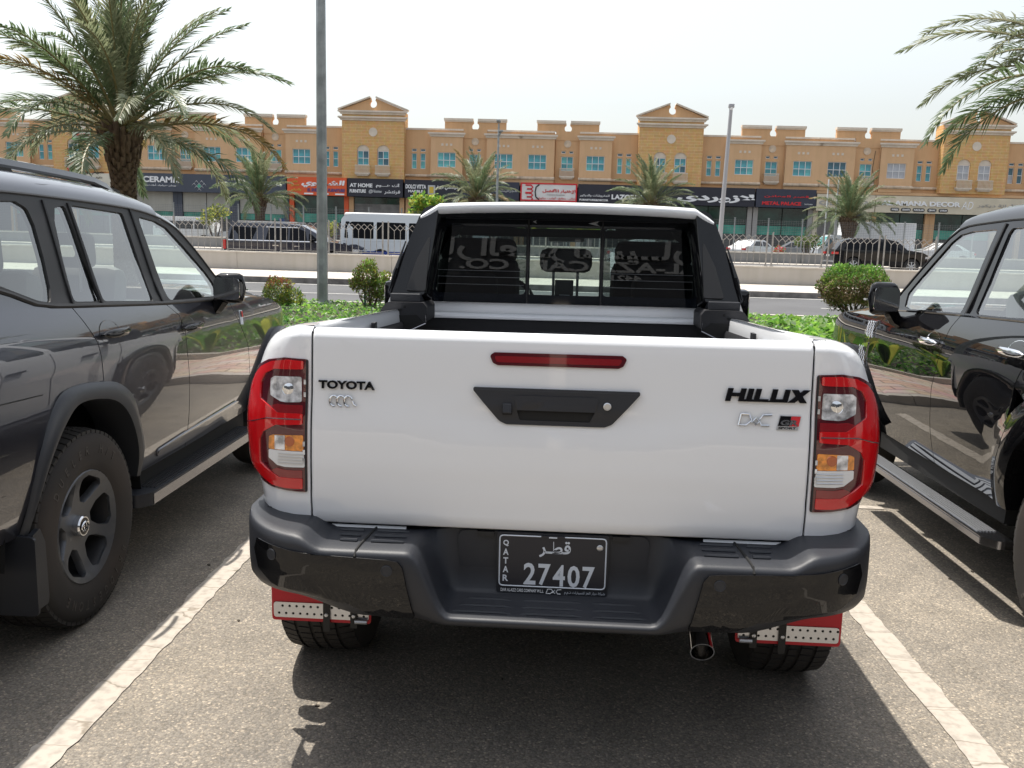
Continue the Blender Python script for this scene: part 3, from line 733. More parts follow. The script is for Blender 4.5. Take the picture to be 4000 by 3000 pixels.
def sign(px0, px1, mat, label, z0=5.20, z1=SL+.02, y=-1.15, border=None, cat='sign', depth=.5):
    x0, x1 = SX(px0), SX(px1); o = thing('shop_sign', label, cat, ((x0+x1)/2, BY, 0), group='shop signs along the parade')
    w = (x1-x0)/2-.03
    MB().b2((-w, y, z0), (w, y+depth, z1)).build('board', mat, o, smooth=0)
    if border:
        q = MB(); t = .13
        for a, b in (((-w, z1-t), (w, z1)), ((-w, z0), (w, z0+t)), ((-w, z0+t), (-w+t, z1-t)), ((w-t, z0+t), (w, z1-t))): q.b2((a[0], y-.04, a[1]), (b[0], y-.003, b[1]))
        q.build('border', border, o, smooth=0)
    o['_x'] = (x0+x1)/2; o['_y'] = y
    return o
def st(o, s, pxa, pya, pxb, pyb, mat, bold=.02, slant=0, name='lettering', ext=.05):
    """lettering on a sign from the pixel box it fills in the photograph"""
    xa, xb = SX(pxa), SX(pxb); za, zb = SZ(pxb, pyb), SZ(pxa, pya)
    return txt(name, s, (xa+xb)/2-o['_x'], o['_y']-.012, (za+zb)/2, xb-xa, abs(zb-za), mat, o, ext=ext, bold=bold, slant=slant)
W = ink['white']
# left end, behind the roof rail of the grey car
o = sign(40, 205, signs['white'], 'white sign with maroon letters behind the roof rail at far left', 5.0, 6.3); st(o, 'EST', 92, 668, 122, 686, ink['red'], .03); st(o, 'مركز', 124, 668, 152, 690, signs['maroon'])
o = sign(208, 285, signs['maroon'], 'small maroon sign with white script at the left end of the parade', 4.9, 6.3); st(o, 'السور', 155, 690, 262, 715, W, .03)
o = sign(288, 512, signs['cream'], 'cream sign with black and red letters left of the big palm trunk', 4.9, 6.75)
st(o, 'MITSUBISHI', 308, 675, 370, 687, ink['black'], .02); st(o, 'ELECTRIC', 312, 693, 366, 703, ink['black'], .02); st(o, 'متسوبيشي', 384, 673, 430, 690, ink['black']); st(o, 'دكيف', 392, 696, 424, 705, ink['black']); st(o, 'GENERAL', 292, 714, 380, 733, ink['red'], .04); st(o, 'تكييف', 400, 714, 428, 726, ink['red'])
q = MB()
for a in (0, 120, 240):
    c_, s_ = cos(R(a)), sin(R(a)); q.prism([(0, 0), (.14*c_-.08*s_, .14*s_+.08*c_), (.28*c_, .28*s_), (.14*c_+.08*s_, .14*s_-.08*c_)], .04, lambda u, v, w_: (u, -w_, v))
q.build('emblem', ink['red'], o, loc=(SX(296)-o['_x'], -1.16, SZ(296, 672)), smooth=0)
o = sign(514, 1132, signs['slate'], 'long slate blue sign with white ceramic shop lettering and diamond logo')
st(o, 'GULF', 470, 690, 575, 716, W, .035); st(o, 'CERAMIC', 582, 693, 730, 720, W, .035); st(o, 'بورسلين - سيراميك - أدوات صحية', 587, 722, 709, 735, W, .01); st(o, 'سنينال', 1010, 712, 1110, 734, W, .03); st(o, 'سيراميك', 942, 735, 980, 745, W)
q = MB(); cx, cz = SX(798)-o['_x'], SZ(798, 737)
for i, j in ((0, 0), (1, 0), (0, 1), (1, 1), (2, 0), (0, 2), (2, 1), (1, 2)):
    a, b = cx+(i-j)*.25, cz-.62+(i+j)*.25+.25; q.tube([(a, 0, b+.25), (a+.25, 0, b), (a, 0, b-.25), (a-.25, 0, b)], .032, 4, closed=True)
q.build('logo_grid', W, o, loc=(0, -1.17, 0))
MB().prism([(.0, .2), (.2, 0), (0, -.2), (-.2, 0)], .03, lambda u, v, c: (u+cx, -1.154-c, v+cz-.62+.75)).build('logo_tile', pm('logo_green', (.08, .42, .26), .5), o, smooth=0)
o = sign(1135, 1365, signs['orange'], 'orange shop sign with big white arabic and blue furniture lettering')
st(o, 'الشـناوي', 1192, 706, 1355, 738, W, .045, .25); st(o, 'EL SHENAWY FURNITURE', 1214, 738, 1357, 754, ink['blue'], .035, .15); st(o, 'للأثاث', 1152, 708, 1176, 716, ink['yellow']); st(o, 'العصري', 1150, 722, 1182, 732, ink['yellow']); st(o, 'والديكور', 1150, 738, 1190, 750, ink['yellow'])
for a in (1201, 1260, 1320): MB().b2((SX(a)-o['_x'], -1.18, 5.28), (SX(a+35)-o['_x'], -1.155, 5.42)).build('phone_strip', W, o, smooth=0)
o = sign(1366, 1583, signs['navy'], 'dark navy sign with white english and arabic furniture lettering under the left gable')
st(o, 'AT HOME', 1376, 718, 1464, 735, W, .04); st(o, 'FURNITURE', 1376, 741, 1439, 756, W, .04); st(o, 'أت هـــوم', 1478, 718, 1573, 738, W, .03); st(o, 'فرنتشر', 1510, 744, 1572, 762, W, .02); st(o, '@Home', 1450, 742, 1500, 759, ink['silver'], .03, .2)
o = sign(1588, 1800, signs['navy'], 'dark sign with white marble shop lettering and square yellow emblem')
st(o, 'DOLCI VITTA', 1593, 722, 1672, 740, W, .035); st(o, 'MARBLE', 1603, 743, 1660, 754, W, .035); MB().b2((SX(1612)-o['_x'], -1.18, 5.3), (SX(1650)-o['_x'], -1.155, 5.45)).build('phone_strip', W, o, smooth=0)
MB().b2((SX(1679)-o['_x'], -1.2, 5.55), (SX(1707)-o['_x'], -1.155, 6.42)).build('emblem', ink['silver'], o, smooth=0); MB().b2((SX(1685)-o['_x'], -1.23, 5.68), (SX(1701)-o['_x'], -1.203, 6.28)).build('emblem_square', ink['yellow'], o, smooth=0)
st(o, 'دولتشي فيتا', 1716, 727, 1795, 745, W, .03)
o = sign(1803, 2030, signs['darkblue'], 'dark blue sign with white arabic lettering behind the middle palm'); st(o, 'للجرانيت والرخام', 1898, 738, 2022, 756, ink['silver'], .02); st(o, 'دار', 1835, 735, 1870, 755, ink['yellow'])
o = sign(2033, 2255, signs['white'], 'white sign with thin red border and red arabic lettering', border=ink['red'])
st(o, 'الإختيار الأفضل', 2120, 737, 2250, 757, ink['red'], .03); st(o, 'خزائن - مطابخ - أبواب - ديكورات', 2095, 767, 2249, 782, ink['red'], .01); st(o, 'AL EKHTIYAR AL AFDAL DESIGNERS', 2138, 759, 2206, 763, ink['grey'])
q = MB(); cx = SX(2068)-o['_x']
for dz in (-.42, .32): q.tube([(cx-.35, 0, 6.0+dz+.35), (cx+.18, 0, 6.0+dz+.35), (cx+.34, 0, 6.0+dz+.17), (cx+.18, 0, 6.0+dz), (cx-.2, 0, 6.0+dz)], .075, 6); q.tube([(cx-.2, 0, 6+dz), (cx+.18, 0, 6+dz), (cx+.34, 0, 6+dz-.17), (cx+.18, 0, 6+dz-.34), (cx-.35, 0, 6+dz-.34)], .075, 6)
q.build('emblem', ink['red'], o, loc=(0, -1.16, 0)); MB().tube([(cx+.95, 0, 6.75), (cx+.65, 0, 6.5), (cx+.58, 0, 6.05), (cx+.65, 0, 5.6), (cx+.95, 0, 5.35)], .07, 6).build('bracket_mark', ink['black'], o, loc=(0, -1.16, 0))
o = sign(2257, 2940, signs['navy'], 'very long black sign with huge white arabic lettering right of the white sign')
st(o, 'للمفروشات والديكور', 2265, 757, 2380, 770, W, .015); st(o, 'FURNITURE&DECOR', 2264, 775, 2376, 785, W, .04); st(o, 'LAZORDI', 2388, 758, 2505, 780, W, .05); st(o, 'لازوردي', 2640, 751, 2940, 798, W, .05); st(o, 'للمفروشات', 2516, 780, 2620, 790, W, .01)
o = sign(2943, 3178, signs['darkblue'], 'dark sign with red arabic over red english lettering near the right tower')
st(o, 'قصر المعادن', 2975, 758, 3148, 772, ink['red'], .03); st(o, 'METAL PALACE', 2968, 782, 3120, 799, ink['red'], .05); st(o, 'Steel Aluminium', 3133, 790, 3165, 797, ink['silver'])
o = sign(3179, 3409, signs['beige'], 'beige sign with dark grey letters behind the right palm', 5.0, 6.55); st(o, 'GLORIA', 3188, 778, 3395, 800, ink['grey'], .03)
o = sign(3410, 4300, signs['beige'], 'long beige sign with silver decor shop letters at far right', 5.0, 6.55)
st(o, 'AL AMANA DECOR', 3432, 778, 3738, 803, ink['white'], .035, ext=.2); st(o, 'AD', 3746, 782, 3788, 812, ink['white'], -.005, .2); st(o, 'الأمانة ديكور', 3805, 788, 3960, 808, ink['grey'], .01)
for i, t_ in enumerate(('MARBLE', 'GRANITE', 'PORCELAIN', 'CERAMIC', 'GYPSUM')):
    a = (3470, 3511, 3556, 3613, 3657)[i]; b = (3503, 3548, 3602, 3648, 3692)[i]
    MB().prism(rpoly([(SX(a)-o['_x'], 5.0+.14), (SX(b)-o['_x'], 5.14), (SX(b)-o['_x'], 5.46), (SX(a)-o['_x'], 5.46)], .15), .04, lambda u, v, c: (u, -1.154-c, v)).build('name_tag', ink['black'], o, smooth=0)
    xa, xb = SX(a+4), SX(b-4); txt('lettering', t_, (xa+xb)/2-o['_x'], -1.20, 5.3, xb-xa, .17, W, o, ext=.02, bold=.03)
for ob in list(S.objects):
    for k_ in ('_x', '_y'):
        if k_ in ob: del ob[k_]
front(SX(40), SX(285), 'pale'); front(SX(288), SX(512), 'pale')
for a, b in ((514, 700), (700, 922), (922, 1133)): front(SX(a), SX(b), 'pale', signs['slate'])
front(SX(1135), SX(1365), 'glass', signs['orange']); front(SX(1366), SX(1583), 'grey'); front(SX(1588), SX(1800), 'glass'); front(SX(1803), SX(2030), 'glass'); front(SX(2033), SX(2255), 'glass')
for a, b in ((2257, 2600), (2600, 2940)): front(SX(a), SX(b), 'glass', ink['grey'])
front(SX(2943), SX(3178), 'glass', ink['grey']); front(SX(3179), SX(3409), 'grey', signs['beige']); front(SX(3410), SX(3640), 'glass'); front(SX(3640), SX(3900), 'glass'); front(SX(3900), SX(4200), 'glass')
# advertising board on the left tower
o = thing('banner', 'small green and white letting banner on the left tower above the arched windows', 'banner', (-45.25, BY-.92, hz(143)))
MB().b2((-.92, -.03, -.5), (.92, 0, .5)).build('board', pm('banner_green', (.20, .50, .16), .6), o, smooth=0)
MB().b2((-.88, -.036, -.26), (.88, -.031, .30)).build('panel_pale', pm('banner_pale', (.60, .66, .55), .6), o, smooth=0)
txt('lettering', '4016 7000', .12, -.05, .02, 1.3, .28, ink['red'], o, ext=.01, bold=.03); txt('lettering', 'SHOPS OFFICE FOR RENT', 0, -.05, -.4, 1.6, .12, W, o, ext=.01)
# ------------------------------------------------------------------ wheels (shared builders); local X is the outward axle
def tyre_mesh(r, w, rr, mat, name='tyre', n=48, face=.0):
    """tyre with sidewall, outer face at x = +w/2"""
    h = w/2; q = MB()
    prof = [(rr, -h+.02), (rr+.02, -h+.004), (r*.86, -h-.004), (r*.94, -h+.006), (r-.012, -h+.024), (r-.004, -h+.05), (r-.002, 0), (r-.004, h-.05), (r-.012, h-.024), (r*.94, h-.006), (r*.90, h+.001), (r*.86, h+.005), (rr+.045, h+.002), (rr+.022, h-.004), (rr+.004, h-.012), (rr-.004, h-.03)]
    return q.lathe(prof, axis='X', n=n)
def tread_mesh(r, w, n=64):
    h = w/2; q = MB(); rows = ((-h+.012, -h+.062), (-h+.075, -.028), (-.014, .014), (.028, h-.075), (h-.062, h-.012))
    for k in range(n):
        for i, (a, b) in enumerate(rows):
            t0 = 2*pi*(k+(.0, .35, .1, .35, .0)[i])/n; dt = 2*pi/n*.80; sl = (.18, .1, 0, -.1, -.18)[i]*2*pi/n
            vs = []
            for rr in (r-.012, r+.0035):
                for x, t in ((a, t0), (b, t0+sl), (b, t0+sl+dt), (a, t0+dt)):
                    rad = rr-(.010 if (i in (0, 4) and ((x == a and i == 0) or (x == b and i == 4))) else 0)
                    vs.append((x, rad*sin(t), rad*cos(t)))
            q.add(vs, [(0, 1, 2, 3), (7, 6, 5, 4), (0, 4, 5, 1), (1, 5, 6, 2), (2, 6, 7, 3), (3, 7, 4, 0)])
    return q
def spoke_rim(parent, rr, mat, h, nsp=6, dark=under):
    """dished alloy face with window holes, barrel, cap and nuts; x axis outwards, face near x=h"""
    holes = []
    for k in range(nsp):
        a = 2*pi*(k+.5)/nsp
        pl = [(.098, -.22), (.145, -.41), (rr*.86, -.425), (rr*.915, -.24), (rr*.915, .24), (rr*.86, .425), (.145, .41), (.098, .22)]
        holes.append(rpoly([(p*sin(a+t*.92), p*cos(a+t*.92)) for p, t in pl], .016, 3))
    dish = lambda u, v: (h-.030-.030*max(0, 1-(sqrt(u*u+v*v)/(rr*.9))**2)+.022*min(1, (sqrt(u*u+v*v)/rr)**8), u, v)
    out = [(rr*sin(2*pi*k/48), rr*cos(2*pi*k/48)) for k in range(48)]
    panel('rim', out, dish, mat, parent, holes=holes, cell=.05, thick=.035, edge=.35)
    MB().lathe([(rr+.004, h-.022), (rr-.004, h-.012), (rr-.012, h-.02), (rr-.022, h-.06), (rr-.04, -.06)], axis='X', n=48).build('rim_barrel', dark_rim, parent, smooth=40)
    MB().lathe([(.0, -.04), (.15, -.04), (.155, -.03)], axis='X', n=32).build('brake_disc', pm_disc, parent, smooth=40)
    for k in range(nsp):
        a = 2*pi*k/nsp+.0
        MB().lathe([(.0115, h-.075), (.011, h-.060), (.007, h-.057), (.0, h-.056)], (0, .070*sin(a), .070*cos(a)), 'X', 8).build('lug_nut', dark_chrome, parent, smooth=30)
    c = MB().lathe([(.043, h-.062), (.043, h-.034), (.039, h-.028), (0, h-.028)], axis='X', n=24).build('centre_cap', chrome, parent, smooth=30)
    MB().lathe([(.0350, h-.0275), (.0, h-.0255)], axis='X', n=24).build('cap_face', badge_black, c, smooth=30)
    def ell(a_, b_, oy=0, oz=0): return [(h-.0245, oy+a_*cos(2*pi*k/20), oz+b_*sin(2*pi*k/20)) for k in range(20)]
    MB().tube(ell(.027, .019), .0028, 5, closed=True).tube(ell(.009, .018), .0026, 5, closed=True).tube(ell(.019, .008, 0, .009), .0026, 5, closed=True).build('cap_emblem', chrome, c)
dark_rim = pm('rim_barrel_dark', (.02, .02, .022), .5, .4)
tyre_letter = pm('tyre_letter', (.05, .043, .038), .7)
pm_disc = pm('brake_disc_steel', (.16, .15, .14), .4, .8)
def wheel_at(parent, pos, r, w, rr, side, mat=tyre_m, rim=rim_grey, nsp=6, tread=True, rot=0.):
    o = bpy.data.objects.new('wheel', None); link(o, parent); o.location = pos; o.rotation_euler = (0, 0, 0 if side > 0 else pi)
    o.empty_display_size = .1
    tyre_mesh(r, w, rr, mat).build('tyre', mat, o, smooth=40)
    if tread: tag(tread_mesh(r, w).build('tread', tyre_m, o, smooth=0), kind='stuff')
    spoke_rim(o, rr, rim, w/2, nsp)
    if mat is tyre_dusty:
        for word, a0, da, rad in (('BRIDGESTONE', 180, 9.5, .318), ('DUELER H/T', 0, 10, .318)):
            for k, c in enumerate(word):
                if c == ' ': continue
                a = R(a0+(k-(len(word)-1)/2)*da*(1)); me = text_mesh(c, .02, .5); n = len(me.vertices); A = np.empty(n*3); me.vertices.foreach_get('co', A); A = A.reshape(n, 3)
                x = (A[:, 0]-(A[:, 0].min()+A[:, 0].max())/2)*.040; y = (A[:, 1]-.35)*.052; d = A[:, 2]*.003
                Y = (rad+y)*sin(a)+x*cos(a); Z = (rad+y)*cos(a)-x*sin(a); B = np.stack([w/2+.004+d, Y, Z], 1); me.vertices.foreach_set('co', B.ravel()); me.update(); me.materials.append(tyre_letter); part('tyre_letter', me, o)
    for c in o.children:
        if c.name.split('.')[0] in ('rim', 'lug_nut', 'centre_cap'): pass
    if rot: o.rotation_euler.x = rot
    return o

# ------------------------------------------------------------------ the white pickup
TX, TY = .045, 2.55
tr = thing('pickup_truck', 'white double cab pickup parked tail first in the middle bay, black bumper', 'pickup truck', (TX, TY, 0), R(-1.3))
tr.rotation_euler.y = R(-.3)
LN = math.tan(R(3.3))
def ss(a, b, x):
    t = min(1, max(0, (x-a)/(b-a))); return t*t*(3-2*t)
ZT = 1.330
def tgy(x, z):
    """rear face of the tailgate: leans, tips forward at the top, tucks in at the bottom, slightly crowned"""
    y = (z-1.02)*LN
    if z > 1.20: y += .22*(z-1.20)**2+.0
    if z > ZT-.03: t = min(1, (z-(ZT-.03))/.03); y += .03*(1-sqrt(max(0, 1-t*t)))
    if z < .86: y += .55*(.86-z)**2
    # shallow scoop round the handle and a soft swage line
    y += .007*math.exp(-((z-1.070)/.028)**2)*ss(.45, .2, abs(x)); y -= .005*ss(.80, .815, z)*ss(.87, .83, z)
    y += .006*(abs(x)/.72)**2
    y -= .010*ss(.80, .95, z)*ss(1.16, 1.02, z)
    return y
def tg_edge(x, z):
    e = min(.7240-abs(x), z-.748)
    y = tgy(x, z)
    if e < .010: y += .010*(1-sqrt(max(0, 1-(1-max(e, 0)/.010)**2)))
    return y
panel('tailgate', rpoly([(-.7240, .748), (.7240, .748), (.7240, ZT), (-.7240, ZT)], .012, 4), lambda x, z: (x, tg_edge(x, z), z), white_paint, tr, cell=(.09, .04), thick=.05,
      lines=([-.7175, -.721, .7175, .721], [1.302, 1.308, 1.314, 1.319, 1.323, 1.326, 1.3285, .7515, .755]))
MB().grid([[(x, tgy(x, ZT)+d, ZT-dz) for x in np.linspace(-.72, .72, 9)] for d, dz in ((0, 0), (.018, .002), (.03, .006), (.034, .02), (.034, .3))]).build('tailgate_inner', white_paint, tr, smooth=30)
# ---- body corners and bed sides
Wf = curve([.70, .76, .86, .92, 1.05, 1.12, 1.18, 1.22, 1.26, 1.295, 1.318, 1.330, 1.334], [.895, .900, .910, .934, .943, .938, .924, .910, .895, .872, .838, .80, .765])
CL = .22; RC = .115; XC = .755
def corner(u, z, off=0., sd=1):
    """u = distance along the plan curve from the centre line: back, round the corner, along the side"""
    Wd = max(Wf(z), XC+.005); x0, y0 = XC, tgy(.72, z)
    if u <= XC: x, y, nx, ny = u, y0+.006*((u/.72)**2-1), 0, -1
    elif u < XC+CL:
        a = (u-XC)/CL*pi/2; x = XC+(Wd-XC)*sin(a); y = y0+RC*(1-cos(a)); nx, ny = sin(a)*RC, -cos(a)*(Wd-XC); l = sqrt(nx*nx+ny*ny)+1e-9; nx /= l; ny /= l
    else: x, y, nx, ny = Wd, y0+RC+(u-XC-CL), 1, 0
    return (sd*(x+nx*off), y+ny*off, z-.0*(y))
def x2u(x, z):
    Wd = Wf(z); x = x+max(0, x-.80)*.36; t = (x-XC)/(Wd-XC)
    return x if x <= XC+.0 else XC+CL*(math.asin(min(1, t))/(pi/2))
UE = XC+CL
RAIL = lambda y: -.040*max(0, y-.12)          # the rails drop a little towards the cab
ARCH_Y = .80
def side(u, z, sd):
    x, y, zz = corner(u, z, 0, sd); k = max(0, z-1.0)/.33
    x -= sd*.045*ss(.12, .6, y)*ss(.95, 1.25, z)
    return (x, y, zz+RAIL(y)*k)
for sd in (-1, 1):
    # the bed side runs from the tailgate gap round the corner to the cab, with the wheel arch cut out
    U0, U1 = .7275, UE+1.42
    uc = UE-RC+ARCH_Y-tgy(.72, .6)-.0
    arch = [(uc+.47*cos(a), .40+.47*sin(a)) for a in [pi-.32-k*(pi-.64)/14 for k in range(15)]]
    lamp = [(.7285, .838), (UE+.035, .865), (UE+.035, 1.17), (x2u(.875, 1.2), 1.222), (.7285, 1.240)]
    outl = [(U0, .748), (uc-.47, .62)]+[p for p in arch if p[1] > .55]+[(uc+.46, .55), (U1, .55), (U1, 1.333), (U0, 1.333)]
    outl = [(U0, .752), (UE, .748), (uc-.46, .66)]+[p for p in arch if p[1] > .6]+[(uc+.46, .56), (U1, .55), (U1, 1.333), (U0, 1.333)]
    panel('bed_side', outl, lambda u, z, sd=sd: side(u, z, sd), white_paint, tr, cell=(.05, .05), thick=.012, sgn=1 if sd > 0 else -1,
          lines=([U0+.004, U0+.01], [1.27, 1.285, 1.305, 1.315, 1.322, 1.327, 1.3305]))
    # rolled rail top and inner face
    rows = []
    for y in [.0, .03, .06, .10, .16, .3, .5, .8, 1.1, 1.42]:
        u = U0+.0 if y == 0 else UE-RC+y
        yy = tgy(.72, 1.33)+y
        a_ = 0 if yy < .02 else min(1, (yy-.02)/RC); xo = XC+(Wf(1.333)-XC)*sin(a_*pi/2) if yy < RC+.02 else Wf(1.333)
        z0 = 1.333+RAIL(yy)
        xo = max(xo-.045*ss(.12, .6, yy), .7285)
        if yy > .3: xo = max(.7285, xo)
        rows.append([(sd*xo, yy+.005, z0), (sd*(xo-.012 if y > .06 else .7285), yy+.005, z0+.002), (sd*.727, yy+.006, z0-.002), (sd*.720, yy+.006, z0-.010), (sd*.716, yy+.006, z0-.05), (sd*.712, yy+.006, z0-.10)])
    MB().grid(rows).build('bed_rail', white_paint, tr, smooth=50)
    lin = [[(sd*.713, y, 1.275+RAIL(y)), (sd*.706, y, 1.28+RAIL(y)), (sd*.698, y, 1.265+RAIL(y)), (sd*.69, y, .86)] for y in (.06, .4, .8, 1.2, 1.62)]
    MB().grid(lin).build('bed_liner', liner, tr, smooth=30)
    for y in (.35, .78): MB().box((sd*.705, y, 1.290+RAIL(y)), (.012, .05, .03)).build('liner_clip', liner, tr, smooth=0)
MB().b2((-.70, .05, .84), (.70, 1.66, .86)).build('bed_floor', liner, tr, smooth=0)
for k in range(9): MB().b2((-.62+k*.155-.035, .1, .86), (-.62+k*.155+.035, 1.6, .872)).build('floor_rib', liner, tr, smooth=0)
MB().b2((-.70, .045, .86), (.70, .06, 1.30)).build('liner_tailgate', liner, tr, smooth=0)
MB().grid([[(x, 1.66, .86), (x, 1.655, 1.15), (x, 1.648, 1.222), (x, 1.655, 1.227)] for x in (-.70, -.2, .2, .70)]).build('liner_front', liner, tr, smooth=30)
MB().tube([(-.25, 1.645, 1.13), (-.1, 1.64, 1.165), (.1, 1.64, 1.165), (.25, 1.645, 1.13)], .012, 6).build('liner_handhold', liner, tr)
MB().grid([[(x, 1.640, 1.227), (x, 1.638, 1.238), (x, 1.645, 1.247), (x, 1.66, 1.251), (x, 1.70, 1.251)] for x in (-.715, 0, .715)]).build('bulkhead_lip', white_paint, tr, smooth=50)
# dark gaps behind the panel seams
for sd in (-1, 1):
    MB().b2((sd*.712, .035, .74), (sd*.742, .06, 1.318)).build('seam_backing', under, tr, smooth=0)
MB().b2((-.74, .03, .60), (.74, .05, .75)).build('sill_backing', under, tr, smooth=0)
MB().grid([[(x, -.002+.012, .742), (x, -.012+.012, .733), (x, .0+.012, .70)] for x in (-.725, -.45, -.44)]).build('rear_sill', white_paint, tr, smooth=0)
MB().grid([[(x, -.002+.012, .742), (x, -.012+.012, .733), (x, .0+.012, .70)] for x in (.44, .45, .725)]).build('rear_sill', white_paint, tr, smooth=0)

# ---- tail lights
def lens(name, pts, off, mat, parent, sd, thick=.012, holes=(), r=.01, cell=.03, edge=.3):
    cv = lambda l: [(x2u(x, z), z) for x, z in l]
    return panel(name, rpoly(cv(pts), r, 4), lambda u, z: corner(u, z, off, sd), mat, parent, holes=[rpoly(cv(h), r, 4) for h in holes], cell=cell, thick=thick, sgn=1 if sd > 0 else -1, edge=edge)
for sd in (-1, 1):
    tl = bpy.data.objects.new('tail_light', None); link(tl, tr); tl.empty_display_size = .1
    E = .905
    full = [(.7345, .843), (.79, .845), (.835, .850), (.872, .864), (.8745, .886), (E, .912), (E, .95), (E, 1.02), (E, 1.10), (E, 1.15), (E, 1.185), (.872, 1.212), (.845, 1.231), (.805, 1.241), (.7345, 1.238)]
    cvp = [(x2u(x, z) if x < E else UE+(.05 if z > .90 and z < 1.14 else .02), z) for x, z in full]
    panel('housing', rpoly(cvp, .008, 3), lambda u, z, sd=sd: corner(u, z, .004, sd), dark_red, tl, cell=.03, thick=.03, sgn=1 if sd > 0 else -1, edge=.3)
    h1 = [(.7405, 1.205), (.828, 1.203), (.849, 1.188), (.858, 1.165), (.858, 1.118), (.836, 1.100), (.815, 1.083), (.7405, 1.083)]
    h2 = [(.7405, 1.043), (.822, 1.038), (.851, 1.014), (.858, .995), (.858, .925), (.838, .905), (.812, .888), (.7405, .888)]
    g = [(.748, .857), (.80, .857), (.832, .862), (.866, .882), (E, .920), (E, .95), (E, 1.03), (E, 1.10), (E, 1.15), (.878, 1.185), (.861, 1.205), (.835, 1.224), (.80, 1.231), (.748, 1.229)]
    # the red light guide is one ribbon with three arms reaching in to the tailgate
    ribbon = [(.748, .853), (.80, .853), (.832, .858), (.870, .884), (.8995, .915), (.8995, 1.02), (.8995, 1.10), (.893, 1.145), (.880, 1.182), (.862, 1.208), (.835, 1.227), (.80, 1.235), (.748, 1.233),
              (.748, 1.209), (.828, 1.206), (.851, 1.190), (.861, 1.165), (.861, 1.115), (.839, 1.097), (.818, 1.079), (.748, 1.079), (.748, 1.047), (.822, 1.042), (.853, 1.017), (.861, .995), (.861, .923), (.840, .902), (.814, .884), (.748, .884)]
    lens('light_guide', ribbon, .009, red_lens, tl, sd, .010, r=.005, cell=.025)
    for pts in ([(.7485, 1.079), (.818, 1.079), (.838, 1.096), (.820, 1.104), (.80, 1.1025), (.7485, 1.1035)], [(.7485, .8845), (.814, .8845), (.836, .901), (.82, .9125), (.80, .908), (.7485, .909)]):
        lens('shelf', pts, .0065, deep_red, tl, sd, .004, r=.003)
    fold = MB()
    for zz, ex in ((1.063, .84), (1.036, .89)):
        pass
    MB().tube([corner(x2u(x, z), z, .0095, sd) for x, z in ((.752, 1.062), (.80, 1.062), (.842, 1.060), (.875, 1.046), (.897, 1.036))], .0022, 6).build('fold_line', dark_red, tl)
    cl1 = [(.753, 1.1865), (.827, 1.1845), (.836, 1.176), (.836, 1.128), (.812, 1.112), (.80, 1.110), (.7525, 1.1125)]
    lens('reversing_lamp', cl1, .0075, clear_refl, tl, sd, .006, r=.006)
    cl2a = [(.7455, 1.015), (.828, 1.012), (.837, 1.006), (.838, .9685), (.7445, .9675)]; cl2b = [(.7445, .966), (.838, .967), (.838, .942), (.818, .922), (.80, .918), (.7405, .919)]
    a = lens('indicator_lamp', cl2a, .0075, amber, tl, sd, .006, r=.005); b = lens('white_lamp', cl2b, .0075, white_lens, tl, sd, .006, r=.005)
    lens('white_stripe', [(.80, 1.0125), (.823, 1.0115), (.823, .9695), (.80, .969)], .0085, clear_refl, a, sd, .002, r=.002)
    for zz in (.957, .948, .939, .930): MB().tube([corner(x2u(x, zz), zz, .0085, sd) for x in (.746, .78, .815)], .0016, 5).build('rib', alu, b)
    MB().lathe([(0, -.002), (.014, -.001), (.016, .002), (.012, .004)], corner(x2u(.785, .995), .995, .0085, sd), 'Y', 14).build('bulb', pm('bulb_amber', (.45, .10, .02), .2, coat=1.) if sd < 0 else MATS['bulb_amber'], a)
    bl = corner(x2u(.79, 1.148), 1.148, .009, sd); MB().lathe([(0, -.003), (.012, -.001), (.019, .002), (.0205, .0005)], bl, 'Y', 16).build('bulb', chrome, tl)
    for zz in (1.172, 1.135, .99, .965, .94): MB().b2((sd*.7395, corner(.74, zz, 0, sd)[1]-.010, zz-.007), (sd*.7455, corner(.74, zz, 0, sd)[1]-.003, zz+.007)).build('lens_tab', clear_refl, tl, smooth=0)
    MB().grid([[corner(u, z, .0055, sd) for u in (.7345, .7405)] for z in np.linspace(.845, 1.236, 12)]).build('inner_trim', rubber_trim, tl, smooth=0)

# ---- tailgate fittings
gate = lambda off: (lambda x, z: (x, tgy(x, z)-off, z))
bl = panel('high_brake_light', rpoly([(-.199, 1.267), (-.186, 1.2765), (.183, 1.2765), (.196, 1.267), (.186, 1.246), (.172, 1.2395), (-.176, 1.2395), (-.190, 1.246)], .008, 4), gate(.006), dark_red, tr, cell=.05, thick=.012, edge=.3)
panel('lens', rpoly([(-.187, 1.2665), (.184, 1.2665), (.174, 1.2485), (-.178, 1.2485)], .006, 3), gate(.0085), deep_red, bl, cell=.05, thick=.005, edge=.3)
hd = panel('handle_surround', rpoly([(-.2445, 1.1745), (.2365, 1.1745), (.236, 1.1655), (.160, 1.0775), (.138, 1.0685), (-.146, 1.0685), (-.168, 1.0775), (-.244, 1.1655)], [.004, .004, .006, .03, .02, .02, .03, .006], 4), lambda x, z: (x, tgy(x, z)-.012+.006*ss(1.125, 1.09, z), z), plastic, tr, cell=.03, thick=.02, edge=.4,
           holes=[rpoly([(-.118, 1.1155), (.1115, 1.1155), (.095, 1.0815), (-.108, 1.0815)], .006, 3)])
panel('top_edge', [(-.2405, 1.1745), (.2325, 1.1745), (.2335, 1.1685), (-.2415, 1.1685)], lambda x, z: (x, tgy(x, z)-.0125+(z-1.1685)*.9, z), flare_plastic, hd, cell=.1, thick=.004)
panel('recess', [(-.13, 1.125), (.125, 1.125), (.11, 1.075), (-.12, 1.075)], lambda x, z: (x, tgy(x, z)-.003, z), under, hd, cell=.1)
